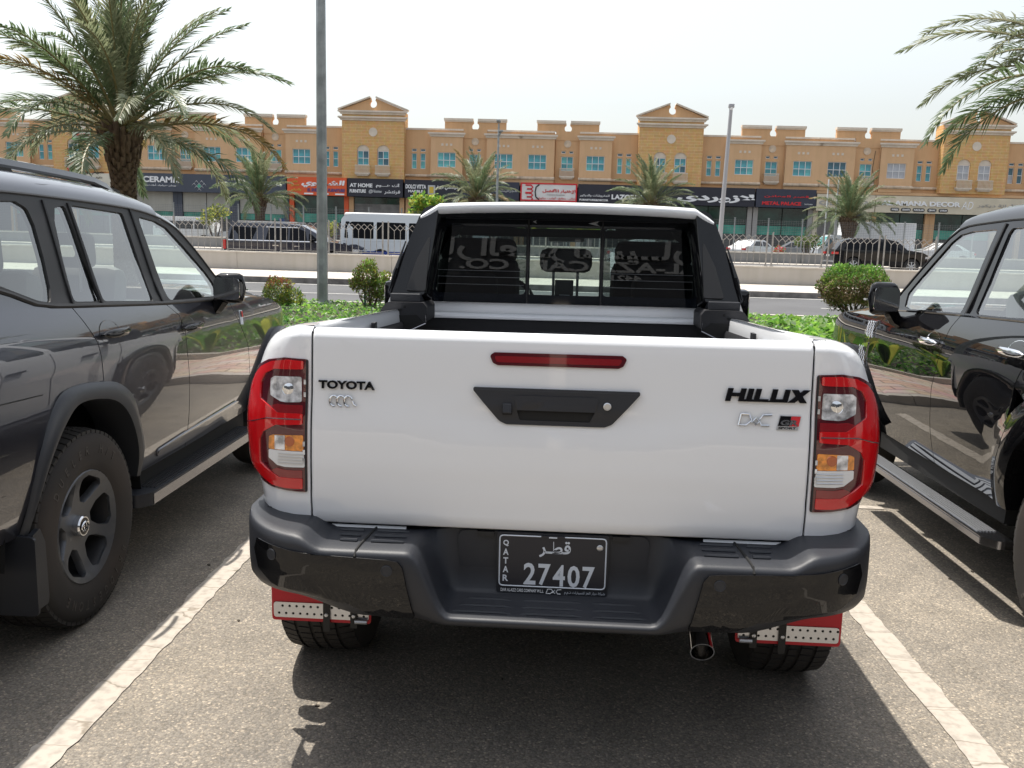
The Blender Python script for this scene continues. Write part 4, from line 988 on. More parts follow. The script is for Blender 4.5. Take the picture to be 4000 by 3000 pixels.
panel('handle', rpoly([(-.1255, 1.155), (.119, 1.155), (.1125, 1.112), (-.119, 1.112)], .007, 4), lambda x, z: (x, tgy(x, z)-.0155+.004*ss(1.125, 1.112, z), z), plastic, hd, cell=.03, thick=.014, edge=.4)
MB().lathe([(.0115, .004), (.0115, -.0035), (.009, -.005), (.009, -.003), (0, -.003)], (.1435, tgy(.14, 1.131)-.012, 1.131), 'Y', 18).build('lock', alu, hd, smooth=30)
MB().lathe([(.0125, .002), (.0135, -.002), (.0115, -.0035)], (.1435, tgy(.14, 1.131)-.012, 1.131), 'Y', 18).build('lock_ring', plastic, hd, smooth=30)
MB().box((-.144, tgy(0, 1.115)-.016, 1.117), (.026, .014, .028), rx=-.25).build('camera_hood', plastic, hd, smooth=0, bevel=.003)
MB().box((-.144, tgy(0, 1.104)-.010, 1.1035), (.028, .012, .012)).build('camera', badge_black, hd, smooth=0, bevel=.002)
gf = lambda x, z: tgy(x, z)-.0035
txt('lettering', 'TOYOTA', -.619, 0, 1.1665, .167, .0245, badge_black, tr, ext=.006, bold=.035, fn=gf)
q = MB()
for c in (-.656, -.6345, -.613):
    q.tube([(c+.0125*cos(a), tgy(c, 1.12)-.005, 1.1195+.0155*sin(a)) for a in [pi*1.55-k*pi*1.45/12 for k in range(13)]], .0028, 6)
q.tube([(-.6005, tgy(-.6, 1.12)-.005, 1.1195), (-.597, tgy(-.6, 1.11)-.005, 1.111), (-.589, tgy(-.59, 1.105)-.005, 1.1055)], .0028, 6)
q.build('dealer_emblem', chrome, tr)
q = MB(); H0, H1 = 1.1575, 1.1945                            # block letters of the model name, drawn as slanted strokes
def stroke(pts): q.prism([(x+(z-1.176)*.22, z) for x, z in pts], .0055, lambda u, v, c: (u, tgy(u, v)-.0025-c, v))
bx = lambda a, b, c=H0, d=H1: stroke([(a, c), (b, c), (b, d), (a, d)])
bx(.482, .497); bx(.519, .534); bx(.497, .519, 1.1715, 1.1815); bx(.5405, .5555); bx(.562, .577); bx(.577, .603, H0, 1.1655); bx(.534, .5405, H0, 1.1635); bx(.5555, .562, H0, 1.1635)
bx(.608, .623); bx(.643, .658); bx(.623, .643, H0, 1.1665); bx(.603, .608, H0, 1.162)
stroke([(.659, H0), (.678, H0), (.714, H1), (.695, H1)]); stroke([(.693, H0), (.713, H0), (.680, H1), (.660, H1)])
q.build('lettering', badge_black, tr, smooth=0)
ch = lambda pts: MB().tube([(x, tgy(x, z)-.0045, z) for x, z in pts], .0024, 6)
q = MB()
for pts in ([(.526, 1.122), (.519, 1.0905), (.540, 1.0905), (.556, 1.104), (.549, 1.121), (.526, 1.122)], [(.556, 1.098), (.568, 1.112), (.578, 1.101), (.568, 1.092), (.556, 1.104)], [(.613, 1.121), (.588, 1.120), (.577, 1.106), (.583, 1.091), (.606, 1.091)]): q.tube([(x, tgy(x, z)-.0045, z) for x, z in pts], .0026, 6)
q.build('dealer_emblem', chrome, tr)
gb = panel('sport_badge', [(.627, 1.0795), (.687, 1.0795), (.6955, 1.1195), (.6365, 1.1195)], gate(.0035), alu, tr, cell=.1, thick=.004)
panel('badge_dark', [(.6305, 1.0905), (.6625, 1.0905), (.6680, 1.1185), (.6375, 1.1185)], gate(.0042), badge_black, gb, cell=.1, thick=.001); panel('badge_red', [(.663, 1.0905), (.6890, 1.0905), (.6945, 1.1185), (.6685, 1.1185)], gate(.0042), ink['red'], gb, cell=.1, thick=.001)
txt('lettering', 'GR', .6625, 0, 1.1005, .050, .0155, chrome, gb, ext=.002, bold=.04, slant=.2, fn=lambda x, z: tgy(x, z)-.0050); txt('lettering', 'SPORT', .657, 0, 1.0850, .050, .0062, badge_black, gb, ext=.001, bold=.03, slant=.2, fn=lambda x, z: tgy(x, z)-.0042)

# ---- bumper: one lofted shell whose section morphs from the stepped centre to the wings
CEN = [(.06, .75), (.028, .748), (.012, .744), (.004, .62), (.0, .565), (-.015, .551), (-.14, .549), (-.180, .548), (-.189, .5455), (-.1925, .538), (-.190, .529), (-.180, .521), (-.09, .515), (0, .52)]
WNG = [(.06, .72), (.03, .735), (.0, .736), (-.06, .735), (-.135, .7335), (-.174, .732), (-.187, .7275), (-.1920, .718), (-.194, .690), (-.193, .650), (-.184, .608), (-.150, .578), (-.08, .548), (0, .535)]
WLO = [(.06, .72), (.03, .735), (.0, .736), (-.06, .735), (-.135, .7335), (-.174, .732), (-.187, .7275), (-.1920, .718), (-.194, .680), (-.194, .62), (-.190, .57), (-.172, .536), (-.09, .520), (0, .525)]
def bsec(x):
    a = abs(x); w1 = ss(.285, .40, a); w2 = ss(.52, .74, a); out = []
    for c, n, l in zip(CEN, WNG, WLO):
        y, z = [c[i]*(1-w1)+(l[i]*(1-w2)+n[i]*w2)*w1 for i in (0, 1)]
        st_ = ss(.645, .725, a)
        if z > .70: z += .034*st_*min(1, (z-.70)/.03)
        t = min(1, max(0, (a-.66)/(.918-.66))); y += .235*(1-sqrt(max(0, 1-t*t*.985)))
        if z > .725: z += .034*max(0, t-.25)**2
        out.append((y, z))
    return out
xs = [0, .08, .16, .22, .26, .28, .295, .31, .325, .34, .355, .37, .385, .40, .415, .44, .47, .5, .53, .56, .6, .63, .65, .665, .68, .695, .71, .73, .75, .77, .79, .81, .83, .85, .868, .884, .897, .907, .914, .918]
xs = [-x for x in reversed(xs[1:])]+xs
rows = [[(x, y, z) for y, z in bsec(x)] for x in xs]
for e in (0, -1):
    ex = [(p[0], p[1]+.03, p[2]) for p in rows[e]]; ex2 = [(p[0]*.995, p[1]+.07, p[2]+(.02 if p[2] < .7 else 0)) for p in rows[e]]
    if e == 0: rows = [ex2, ex]+rows
    else: rows = rows+[ex, ex2]
bp = MB().grid(rows).build('bumper', plastic, tr, smooth=55)
def bface(x, z, off=0):
    """rear face of the bumper at (x,z)"""
    s = bsec(x)[5:13]
    for (ya, za), (yb, zb) in zip(s, s[1:]):
        if za >= z >= zb: return ya+(yb-ya)*((za-z)/max(za-zb, 1e-6))-off
    return (s[0][0] if z > s[0][1] else s[-1][0])-off
for sd in (-1, 1):
    pts = [(.414, .690), (.428, .7085), (.46, .7125), (.60, .717), (.735, .7245), (.852, .737), (.864, .70), (.848, .648), (.80, .614), (.74, .598), (.65, .588), (.565, .578), (.515, .548), (.48, .537), (.381, .537), (.395, .60)]
    g = panel('corner_trim', rpoly(pts if sd > 0 else [(x, z) for x, z in pts], .008, 3), lambda x, z, sd=sd: (sd*x, bface(x, z, .008), z), gloss_black, bp, cell=(.03, .018), thick=.010, sgn=sd, edge=.3)
    for x, z in ((.458, .682), (.795, .703)):
        MB().lathe([(.0165, .004), (.0165, -.001), (.0145, -.002), (.0135, -.0005), (0, -.001)], (0, 0, 0), 'Y', 20).build('parking_sensor', plastic, bp, smooth=30, loc=(sd*x, bface(x, z, .0085), z), rot=(0, 0, sd*atan2(bface(x+.01, z)-bface(x-.01, z), .02)))
    for k, y in enumerate((-.025, -.07, -.115)):
        MB().tube([(sd*x, y, .7370) for x in (.425, .46, .52)], [.003, .0055, .0055], 6).tube([(sd*x, y, .7370) for x in (.56, .60, .63-.01*k)], [.0055, .0055, .003], 6).build('step_rib', plastic, bp)
    MB().tube([(sd*.53, .01, .735), (sd*.545, -.14, .735), (sd*.548, -.178, .7315), (sd*.55, -.194, .716)], .0045, 6).build('panel_joint', under, bp)
for k, y in enumerate((-.05, -.10, -.145)):
    for a, b in ((-.255-.012*k, -.115), (-.085, .09), (.12, .25+.012*k)): MB().tube([(a, y, .5485), (a+.02, y, .5505), (b-.02, y, .5505), (b, y, .5485)], [.002, .005, .005, .002], 6).build('step_rib', plastic, bp)
# number plate
np_ = bpy.data.objects.new('number_plate', None); link(np_, tr); np_.empty_display_size = .1
MB().prism(rpoly([(-.165, .556), (.165, .556), (.165, .744), (-.165, .744)], .008, 3), .012, lambda u, v, c: (u, .002-c, v)).build('plate_holder', plastic, np_, smooth=30)
MB().prism(rpoly([(-.160, .578), (.160, .578), (.160, .7395), (-.160, .7395)], .008, 3), .003, lambda u, v, c: (u, -.0105-c, v)).build('plate', plate_black, np_, smooth=30)
fr_ = rpoly([(-.157, .581), (.157, .581), (.157, .7365), (-.157, .7365)], .012, 4)
MB().tube([(u, -.0138, v) for u, v in fr_], .0021, 5, closed=True).build('plate_border', letter_white, np_)
MB().b2((-.035, -.0175, .734), (.035+.0, -.0165, .7395)).build('border_gap', plate_black, np_, smooth=0); MB().b2((-.012, -.0178, .7335), (.012, -.0172, .7375)).build('plate_mark', letter_white, np_, smooth=0)
for k, c in enumerate('QATAR'): txt('lettering', c, -.1385, -.0137, .7125-k*.0270, .0165 if c != 'T' else .0145, .0195, letter_white, np_, ext=.001, bold=.03)
txt('lettering', 'قطـر', .0065, -.0137, .6985, .093, .050, letter_white, np_, ext=.001, bold=.02)
for k, c in enumerate('27407'): txt('lettering', c, -.0665+k*.0435, -.0137, .6205-.0012*k, .036, .067, letter_white, np_, ext=.001, bold=.02)
txt('lettering', 'DIAR AL-AZZ CARS COMPANY W.L.L', -.088, -.0108, .5665, .128, .010, ink['white'], np_, ext=.0008, bold=.02); txt('lettering', 'شركة ديار العز للسيارات ذ.م.م', .098, -.0108, .5645, .120, .012, letter_white, np_, ext=.0008, bold=.0)
q = MB()
for pts in ([(-.012, .574), (-.016, .560), (-.004, .560), (.004, .567), (.0, .574), (-.012, .574)], [(.003, .563), (.010, .572), (.015, .566), (.010, .561), (.003, .569)], [(.029, .574), (.018, .573), (.014, .567), (.018, .560), (.027, .560)]): q.tube([(x, -.0115, z) for x, z in pts], .0015, 5)
q.build('dealer_logo', ink['white'], np_)
MB().lathe([(.0095, .003), (.0095, -.001), (.007, -.0025), (0, -.003)], (.1385, -.0135, .7085), 'Y', 16).build('plate_screw', alu, np_)
MB().prism(rpoly([(-.272, .568), (.272, .568), (.287, .742), (-.287, .742)], .03, 4), .004, lambda u, v, c: (u, .0085-c, v)).build('plate_recess', plastic, tr, smooth=30)
for sd in (-1, 1): MB().box((sd*.2, .004, .735), (.05, .02, .014)).build('plate_lamp', rubber_trim, tr, smooth=0)

# ---- mud flaps, exhaust, chassis
for sd in (-1, 1):
    MB().b2((sd*.80, .03, .56), (sd*.875, .36, .78)).build('corner_light_block', under, tr, smooth=0)  # added filler behind the bumper end, keeps sun out of the ground shadow
    MB().b2((sd*.56, .225, .42), (sd*.90, .245, .72)).build('flap_light_block', under, tr, smooth=0)  # added black sheet that closes the sunlit gap between flap and body
    fl = bpy.data.objects.new('mud_flap', None); link(fl, tr); fl.location = (sd*.755, .20, .40); fl.empty_display_size = .1
    MB().prism(rpoly([(-.165, -.058), (.165, -.058), (.165, .24), (-.165, .24)], .012, 3), .006, lambda u, v, c: (u, -c, v)).build('flap', red_flap, fl, smooth=30)
    holes = []
    for i in range(13):
        for j in range(2):
            u = -.140+i*.0235+(.0118 if j else 0); v = -.0275+j*.025-.004
            if abs(u) > .155: continue
            holes.append([(u+.0045*cos(2*pi*k/8), v+.0045*sin(2*pi*k/8)) for k in range(8)])
    panel('metal_strip', rpoly([(-.158, -.046), (.158, -.046), (.158, .006), (-.158, .006)], .01, 3), lambda u, v: (u, -.0095, v), alu, fl, holes=holes, cell=.2, thick=.003)
    MB().b2((-.157, -.0075, -.045), (.157, -.0063, .005)).build('strip_back', under, fl, smooth=0)
    for u in ((.02, .11) if sd < 0 else (-.02, -.11)):
        MB().b2((u-.011, -.018, -.085 if abs(u) < .05 else -.07), (u+.011, -.0128, .10)).build('strap', strap_black, fl, smooth=0)
        MB().lathe([(0, -.024), (.006, -.022), (.007, -.018)], (u, 0, -.028), 'Y', 8).build('bolt', alu, fl)
    q = .135 if sd < 0 else -.135
    MB().cyl((q-.02, -.02, -.045), (q+.02, -.02, -.045), .008, 8).build('bolt', alu, fl)
MB().lathe([(.031, .10), (.034, .0), (.0355, -.03), (.0325, -.03), (.031, .0), (.027, .08)], (0, 0, 0), 'Y', 24).build('exhaust_tip', chrome, tr, smooth=40, loc=(.445, -.035, .435), rot=(R(24), 0, 0))
MB().cyl((.445, .02, .45), (.42, .55, .56), .032, 10).build('exhaust_pipe', pm_disc, tr)
MB().b2((-.52, .15, .46), (-.42, 3.9, .62)).b2((.42, .15, .46), (.52, 3.9, .62)).b2((-.42, .3, .5), (.42, .42, .62)).b2((-.6, .06, .60), (.6, 4.0, .72)).build('chassis', under, tr, smooth=0)  # frame rails and cross member, plus a wide flat box added to block light
MB().cyl((-.70, ARCH_Y, .40), (.70, ARCH_Y, .40), .055, 10).lathe([(0, -.16), (.12, -.13), (.16, 0), (.12, .13), (0, .16)], (.05, ARCH_Y, .40), 'Y', 16).build('rear_axle', under, tr)
for sd in (-1, 1):
    MB().grid([[(sd*x, ARCH_Y+.50*cos(a), .40+.50*sin(a)) for x in (.60, .885)] for a in [pi*k/12 for k in range(13)]]).build('wheel_liner', under, tr, smooth=40)
    wheel_at(tr, (sd*.845, ARCH_Y, .40), .398, .285, .225, sd, tyre_m, rim_grey, rot=.3*sd)
    # black arch flare
    rows = []
    for k in range(17):
        a = -.12+(pi+.24)*k/16; rows.append([(sd*x, ARCH_Y+r*cos(a), .40+r*sin(a)) for x, r in ((.885, .455), (.925, .458), (.935, .475), (.925, .52), (.888, .535))])
    MB().grid(rows).build('arch_flare', gloss_black, tr, smooth=50)
# ------------------------------------------------------------------ pickup cab, sports bar and front end
CW = curve([.5, .7, .95, 1.10, 1.22, 1.33, 1.50, 1.70, 1.74], [.85, .872, .885, .88, .862, .822, .752, .655, .63])
YB = 1.70
def cside(y, z, sd): return (sd*(CW(z)-.02*max(0, y-2.9)**2), y, z)
FA = 3.62                                      # front axle
for sd in (-1, 1):
    arch = [(FA+.47*cos(a), .40+.47*sin(a)) for a in [pi-.3-k*(pi-.6)/14 for k in range(15)]]
    out = [(YB, .56)]+[(FA-.5, .56)]+[p for p in arch if p[1] > .56]+[(FA+.5, .56), (FA+.80, .58), (FA+.82, .95), (FA+.70, 1.06), (FA+.2, 1.12), (3.22, 1.15), (2.72, 1.62), (2.45, 1.70), (YB+.02, 1.70), (YB, 1.66)]
    h1 = rpoly([(1.95, 1.20), (2.32, 1.19), (2.32, 1.62), (1.90, 1.62), (1.86, 1.36)], .03, 3); h2 = rpoly([(2.40, 1.19), (3.06, 1.17), (2.68, 1.58), (2.60, 1.62), (2.40, 1.625)], .03, 3)
    panel('cab_side', out, lambda y, z, sd=sd: cside(y, z, sd), white_paint, tr, holes=[h1, h2], cell=(.12, .07), thick=.03, sgn=sd)
    for h in (h1, h2): panel('side_window', h, lambda y, z, sd=sd: cside(y, z, sd)[:1]+(y, z), g_rear, tr, cell=.2, sgn=sd)
    for y, za, zb in ((2.36, .6, 1.18), (1.84, .62, 1.35), (3.20, .6, 1.12)): MB().tube([V(cside(y, z, sd))+V((sd*.001, 0, 0)) for z in np.linspace(za, zb, 8)], .003, 4).build('door_gap', under, tr)
    for y in (2.05, 2.85): MB().box((sd*(CW(1.06)+.015), y-.1, 1.06), (.025, .16, .03)).build('door_handle', gloss_black, tr, smooth=0, bevel=.006)
    m = MB().box((sd*1.02, 3.0, 1.23), (.2, .1, .2)).build('door_mirror', gloss_black, tr, bevel=.03); MB().box((sd*.90, 3.02, 1.18), (.14, .05, .05)).build('mirror_arm', gloss_black, m, smooth=0)
    MB().b2((sd*.80, 1.75, .50), (sd*.93, 3.05, .545)).build('side_step', plastic, tr, smooth=0)
    wheel_at(tr, (sd*.80, FA, .40), .398, .27, .225, sd, tread=False)
    rows = []
    for k in range(17):
        a = -.12+(pi+.24)*k/16; rows.append([(sd*x, FA+r*cos(a), .40+r*sin(a)) for x, r in ((.86, .455), (.915, .458), (.925, .475), (.915, .52), (.87, .535))])
    MB().grid(rows).build('arch_flare', gloss_black, tr, smooth=50)
    MB().grid([[(sd*x, FA+.49*cos(a), .40+.49*sin(a)) for x in (.55, .87)] for a in [pi*k/12 for k in range(13)]]).build('wheel_liner', under, tr, smooth=40)
    MB().prism(rpoly([(.56, .80), (.86, .82), (.83, .93), (.58, .90)], .02), .05, lambda u, v, c, sd=sd: (sd*u, FA+.86-c-.12*abs(u-.5), v)).build('headlight', clear_refl, tr, smooth=30)
# rear wall of the cab
gl = lambda x, z: (x, YB-.005+.08*(z-1.31), z)
fro = [(-.665, 1.300), (.665, 1.300), (.655, 1.45), (.60, 1.705), (-.60, 1.705), (-.655, 1.45)]
hl = rpoly([(-.612, 1.343), (-.183, 1.343), (-.183, 1.655), (-.565, 1.655), (-.600, 1.50)], .02, 4); hr = [(-x, z) for x, z in reversed(hl)]; hm = rpoly([(-.164, 1.343), (.164, 1.343), (.164, 1.655), (-.164, 1.655)], .006, 3)
fr = panel('rear_window_frame', rpoly(fro, .03, 4), gl, g_dark, tr, holes=[hl, hm, hr], cell=.3, thick=.03)
for n, h, m in (('fixed_pane', hl, g_back), ('fixed_pane', hr, g_back)): panel(n, h, lambda x, z: (x, gl(x, z)[1]+.004, z), m, fr, cell=.5)
panel('sliding_pane', hm, lambda x, z: (x, gl(x, z)[1]+.010, z), g_mid, fr, cell=.5)
for s in (-1, 1): MB().box((s*.174, YB+.008, 1.50), (.006, .012, .40), rx=R(-4.6)).build('pane_bar', rubber_trim, fr, smooth=0)
panel('chevron_mark', [(-.155, 1.683), (-.137, 1.691), (-.142, 1.683), (-.137, 1.675)], lambda x, z: (x, gl(x, z)[1]-.003, z), ink['silver'], fr, cell=1)
panel('chevron_mark', [(.104, 1.680), (.158, 1.692), (.140, 1.680), (.158, 1.668)], lambda x, z: (x, gl(x, z)[1]-.003, z), ink['silver'], fr, cell=1)
for z in (1.385, 1.420, 1.45): MB().b2((-.60, YB-.004+.08*(z-1.31), z-.0008), (-.19, YB-.002+.08*(z-1.31), z+.0008)).b2((.19, YB-.004+.08*(z-1.31), z-.0008), (.60, YB-.002+.08*(z-1.31), z+.0008)).build('heater_wire', ink['dim'], fr, smooth=0)
MB().grid([[(x, YB+.01, z) for x in np.linspace(-CW(max(z, 1.24))+.01, CW(max(z, 1.24))-.01, 7)] for z in (.6, 1.2, 1.26, 1.305)]).build('cab_back', white_paint, tr, smooth=0)
for s in (-1, 1): MB().grid([[(s*(.60+.065*min(1, (1.71-z)/.26)), gl(0, z)[1]-.004, z), (s*(CW(z)-.035), YB-.030+.06*(z-1.31), z), (s*CW(z), YB+.02, z)] for z in np.linspace(1.28, 1.71, 8)]).build('corner_pillar', white_paint, tr, smooth=60)
# roof with a rolled rear edge
rows = []
for y, dz in ((1.555, -.050), (1.520, -.046), (1.508, -.030), (1.505, -.015), (1.515, -.005), (1.55, 0), (1.8, .012), (2.2, .014), (2.5, .0), (2.72, -.045)):
    row = []
    for x in np.linspace(-1, 1, 17):
        e = abs(x); z = 1.767-.018*e**2-.045*max(0, (e-.86)/.14)**2
        row.append((x*.655, y+.02*e*e, z+dz))
    rows.append(row)
MB().grid(rows).build('roof', white_paint, tr, smooth=60)
MB().grid([[(x, y, 1.69) for x in (-.62, .62)] for y in (1.60, 2.65)]).build('roof_lining', seat_m, tr, smooth=0)
MB().grid([[(x*.62, 1.535+.02*x*x, z) for x in np.linspace(-1, 1, 9)] for z in (1.74, 1.69)]+[[(x*.60, 1.69, 1.70) for x in np.linspace(-1, 1, 9)]]).build('roof_underside', gloss_black, tr, smooth=0)
MB().box((0, 1.60, 1.698), (.20, .03, .010)).build('cargo_lamp', dark_red, tr, smooth=0)
# windscreen, bonnet, nose
MB().grid([[(x*(.70+.10*t), 2.72+.50*t-.05*(1-x*x)*0, 1.705-.515*t) for x in np.linspace(-1, 1, 7)] for t in (0, .33, .66, 1)]).build('windscreen', g_clear, tr, smooth=60)
for s in (-1, 1): MB().tube([(s*.635, 2.70, 1.70), (s*.72, 2.97, 1.44), (s*.80, 3.24, 1.18)], .032, 8).build('front_pillar', white_paint, tr)
MB().grid([[(x*(.84), y, z-.02*x*x) for x in np.linspace(-1, 1, 9)] for y, z in ((3.2, 1.16), (3.5, 1.155), (4.0, 1.13), (4.28, 1.08), (4.36, 1.0))]).build('bonnet', white_paint, tr, smooth=50)
MB().grid([[(x*.84, y-.08*x*x, z) for x in np.linspace(-1, 1, 9)] for y, z in ((4.37, 1.0), (4.42, .9), (4.44, .62), (4.42, .45), (4.3, .40))]).build('front_bumper', plastic, tr, smooth=50)
# cab interior seen through the rear glass
MB().b2((-.78, 2.92, .8), (.78, 3.2, 1.20)).b2((-.78, 2.80, 1.0), (.78, 2.92, 1.18)).build('dashboard', seat_m, tr, bevel=.03)
MB().b2((-.70, 1.78, .7), (.70, 1.86, 1.285)).build('rear_bench', seat_m, tr, bevel=.03)
def headrest(x, y, z, w, h, posts, m=seat_m):
    o = MB().box((x, y, z), (w, .10, h)).build('headrest', m, tr, bevel=.035)
    for s in (-1, 1): MB().cyl((x+s*w*.23, y, posts), (x+s*w*.23, y, z), .0075, 6).build('post', alu, o)
headrest(.005, 1.88, 1.503, .255, .115, 1.27)
for x in (-.47, .47):
    MB().box((x, 2.33, 1.18), (.45, .14, .64)).build('front_seat', seat_m, tr, bevel=.06)
    MB().box((x, 2.36, 1.53), (.41, .12, .145)).build('seat_headrest', seat_m, tr, bevel=.045)
    MB().box((x*1.02, 1.90, 1.36), (.30, .10, .14)).build('headrest', seat_m, tr, bevel=.035)
MB().tube([(-.36+.18*cos(a), 2.74-.09*sin(a), 1.22+.16*sin(a)) for a in [2*pi*k/20 for k in range(20)]], .015, 6, closed=True).build('steering_wheel', seat_m, tr)
MB().box((0, 2.86, 1.625), (.22, .03, .07)).build('inner_mirror', seat_m, tr, bevel=.015)
MB().box((.30, 3.0, 1.42), (.055, .004, .30), rx=R(-42)).build('windscreen_sticker', ink['white'], tr, smooth=0)
MB().box((.0, 1.835, 1.355), (.09, .012, .11)).build('tag_card', strap_black, tr, smooth=0)
MB().tube([(-.02, 1.83, 1.30), (-.02, 1.83, 1.335), (.025, 1.83, 1.335), (.025, 1.83, 1.30)], .006, 6).build('child_seat_loop', alu, tr)
MB().b2((-.60, 2.52, 1.615), (.60, 2.74, 1.70)).build('windscreen_header', seat_m, tr, smooth=0)
for s in (-1, 1): MB().tube([(s*.60, 2.3, 1.66), (s*.63, 2.0, 1.62), (s*.70, 1.80, 1.40)], .05, 6).build('inner_pillar', seat_m, tr)
# sports bar legs and their brackets
for s in (-1, 1):
    leg = [(.785, 1.348), (.772, 1.40), (.662, 1.690), (.640, 1.728), (.612, 1.742), (.575, 1.738), (.582, 1.66), (.598, 1.52), (.618, 1.348)]
    ly = lambda z: 1.395+.13*(z-1.345)/.39
    o = panel('sports_bar_leg', rpoly(leg, .012, 4), lambda x, z, s=s: (s*x, ly(z)+.35*max(0, x-.70)**2*6+.02*cos((x-.68)*14), z), gloss_black, tr, cell=.03, thick=.10, sgn=s, edge=.35)
    inn = [(.612, 1.365), (.70, 1.365), (.66, 1.50), (.612, 1.60), (.603, 1.60)]
    panel('leg_inset', rpoly(inn, .01, 3), lambda x, z, s=s: (s*x, ly(z)+.008, z), rubber_trim, o, cell=.1, thick=.02, sgn=s)
    MB().tube([(s*.772, ly(1.36)-.006, 1.362), (s*.752, ly(1.45)-.012, 1.44), (s*.71, ly(1.58)-.01, 1.58)], [.004, .009, .003], 6).build('leg_edge', gloss_black, o)
    MB().b2((s*.630, 1.38, 1.315), (s*.765, 1.62, 1.352)).build('bar_foot', plastic, tr, smooth=0, bevel=.004)
    br = [(.812, 1.262), (.782, 1.308), (.765, 1.316), (.614, 1.316), (.598, 1.295), (.598, 1.232), (.700, 1.185), (.812, 1.175)]
    o = MB().prism(rpoly(br, .008, 3), .24, lambda u, v, c, s=s: (s*u, 1.36+c, v)).build('bar_bracket', liner, tr, smooth=30)
    MB().prism(rpoly([(.79, 1.255), (.640, 1.262), (.602, 1.225), (.70, 1.180), (.79, 1.18)], .006, 2), .004, lambda u, v, c, s=s: (s*u, 1.352+c, v)).build('bracket_recess', under, o, smooth=30)
    MB().tube([(s*.602, 1.352, 1.262), (s*.600, 1.352, 1.225), (s*.70, 1.352, 1.178), (s*.76, 1.352, 1.174)], .003, 5).build('bracket_edge', dark_chrome, o)
    for x, z in ((.695, 1.296), (.712, 1.282)): MB().lathe([(0, -.001), (.006, 0)], (s*x, 1.3595, z), 'Y', 10).build('bolt_hole', under, o)
    MB().box((s*.806, 1.33, 1.235), (.022, .05, .06)).build('clamp', liner, o, smooth=0); MB().lathe([(0, -.008), (.007, -.004), (.007, 0)], (s*.803, 1.303, 1.222), 'Y', 8).build('clamp_bolt', alu, o)
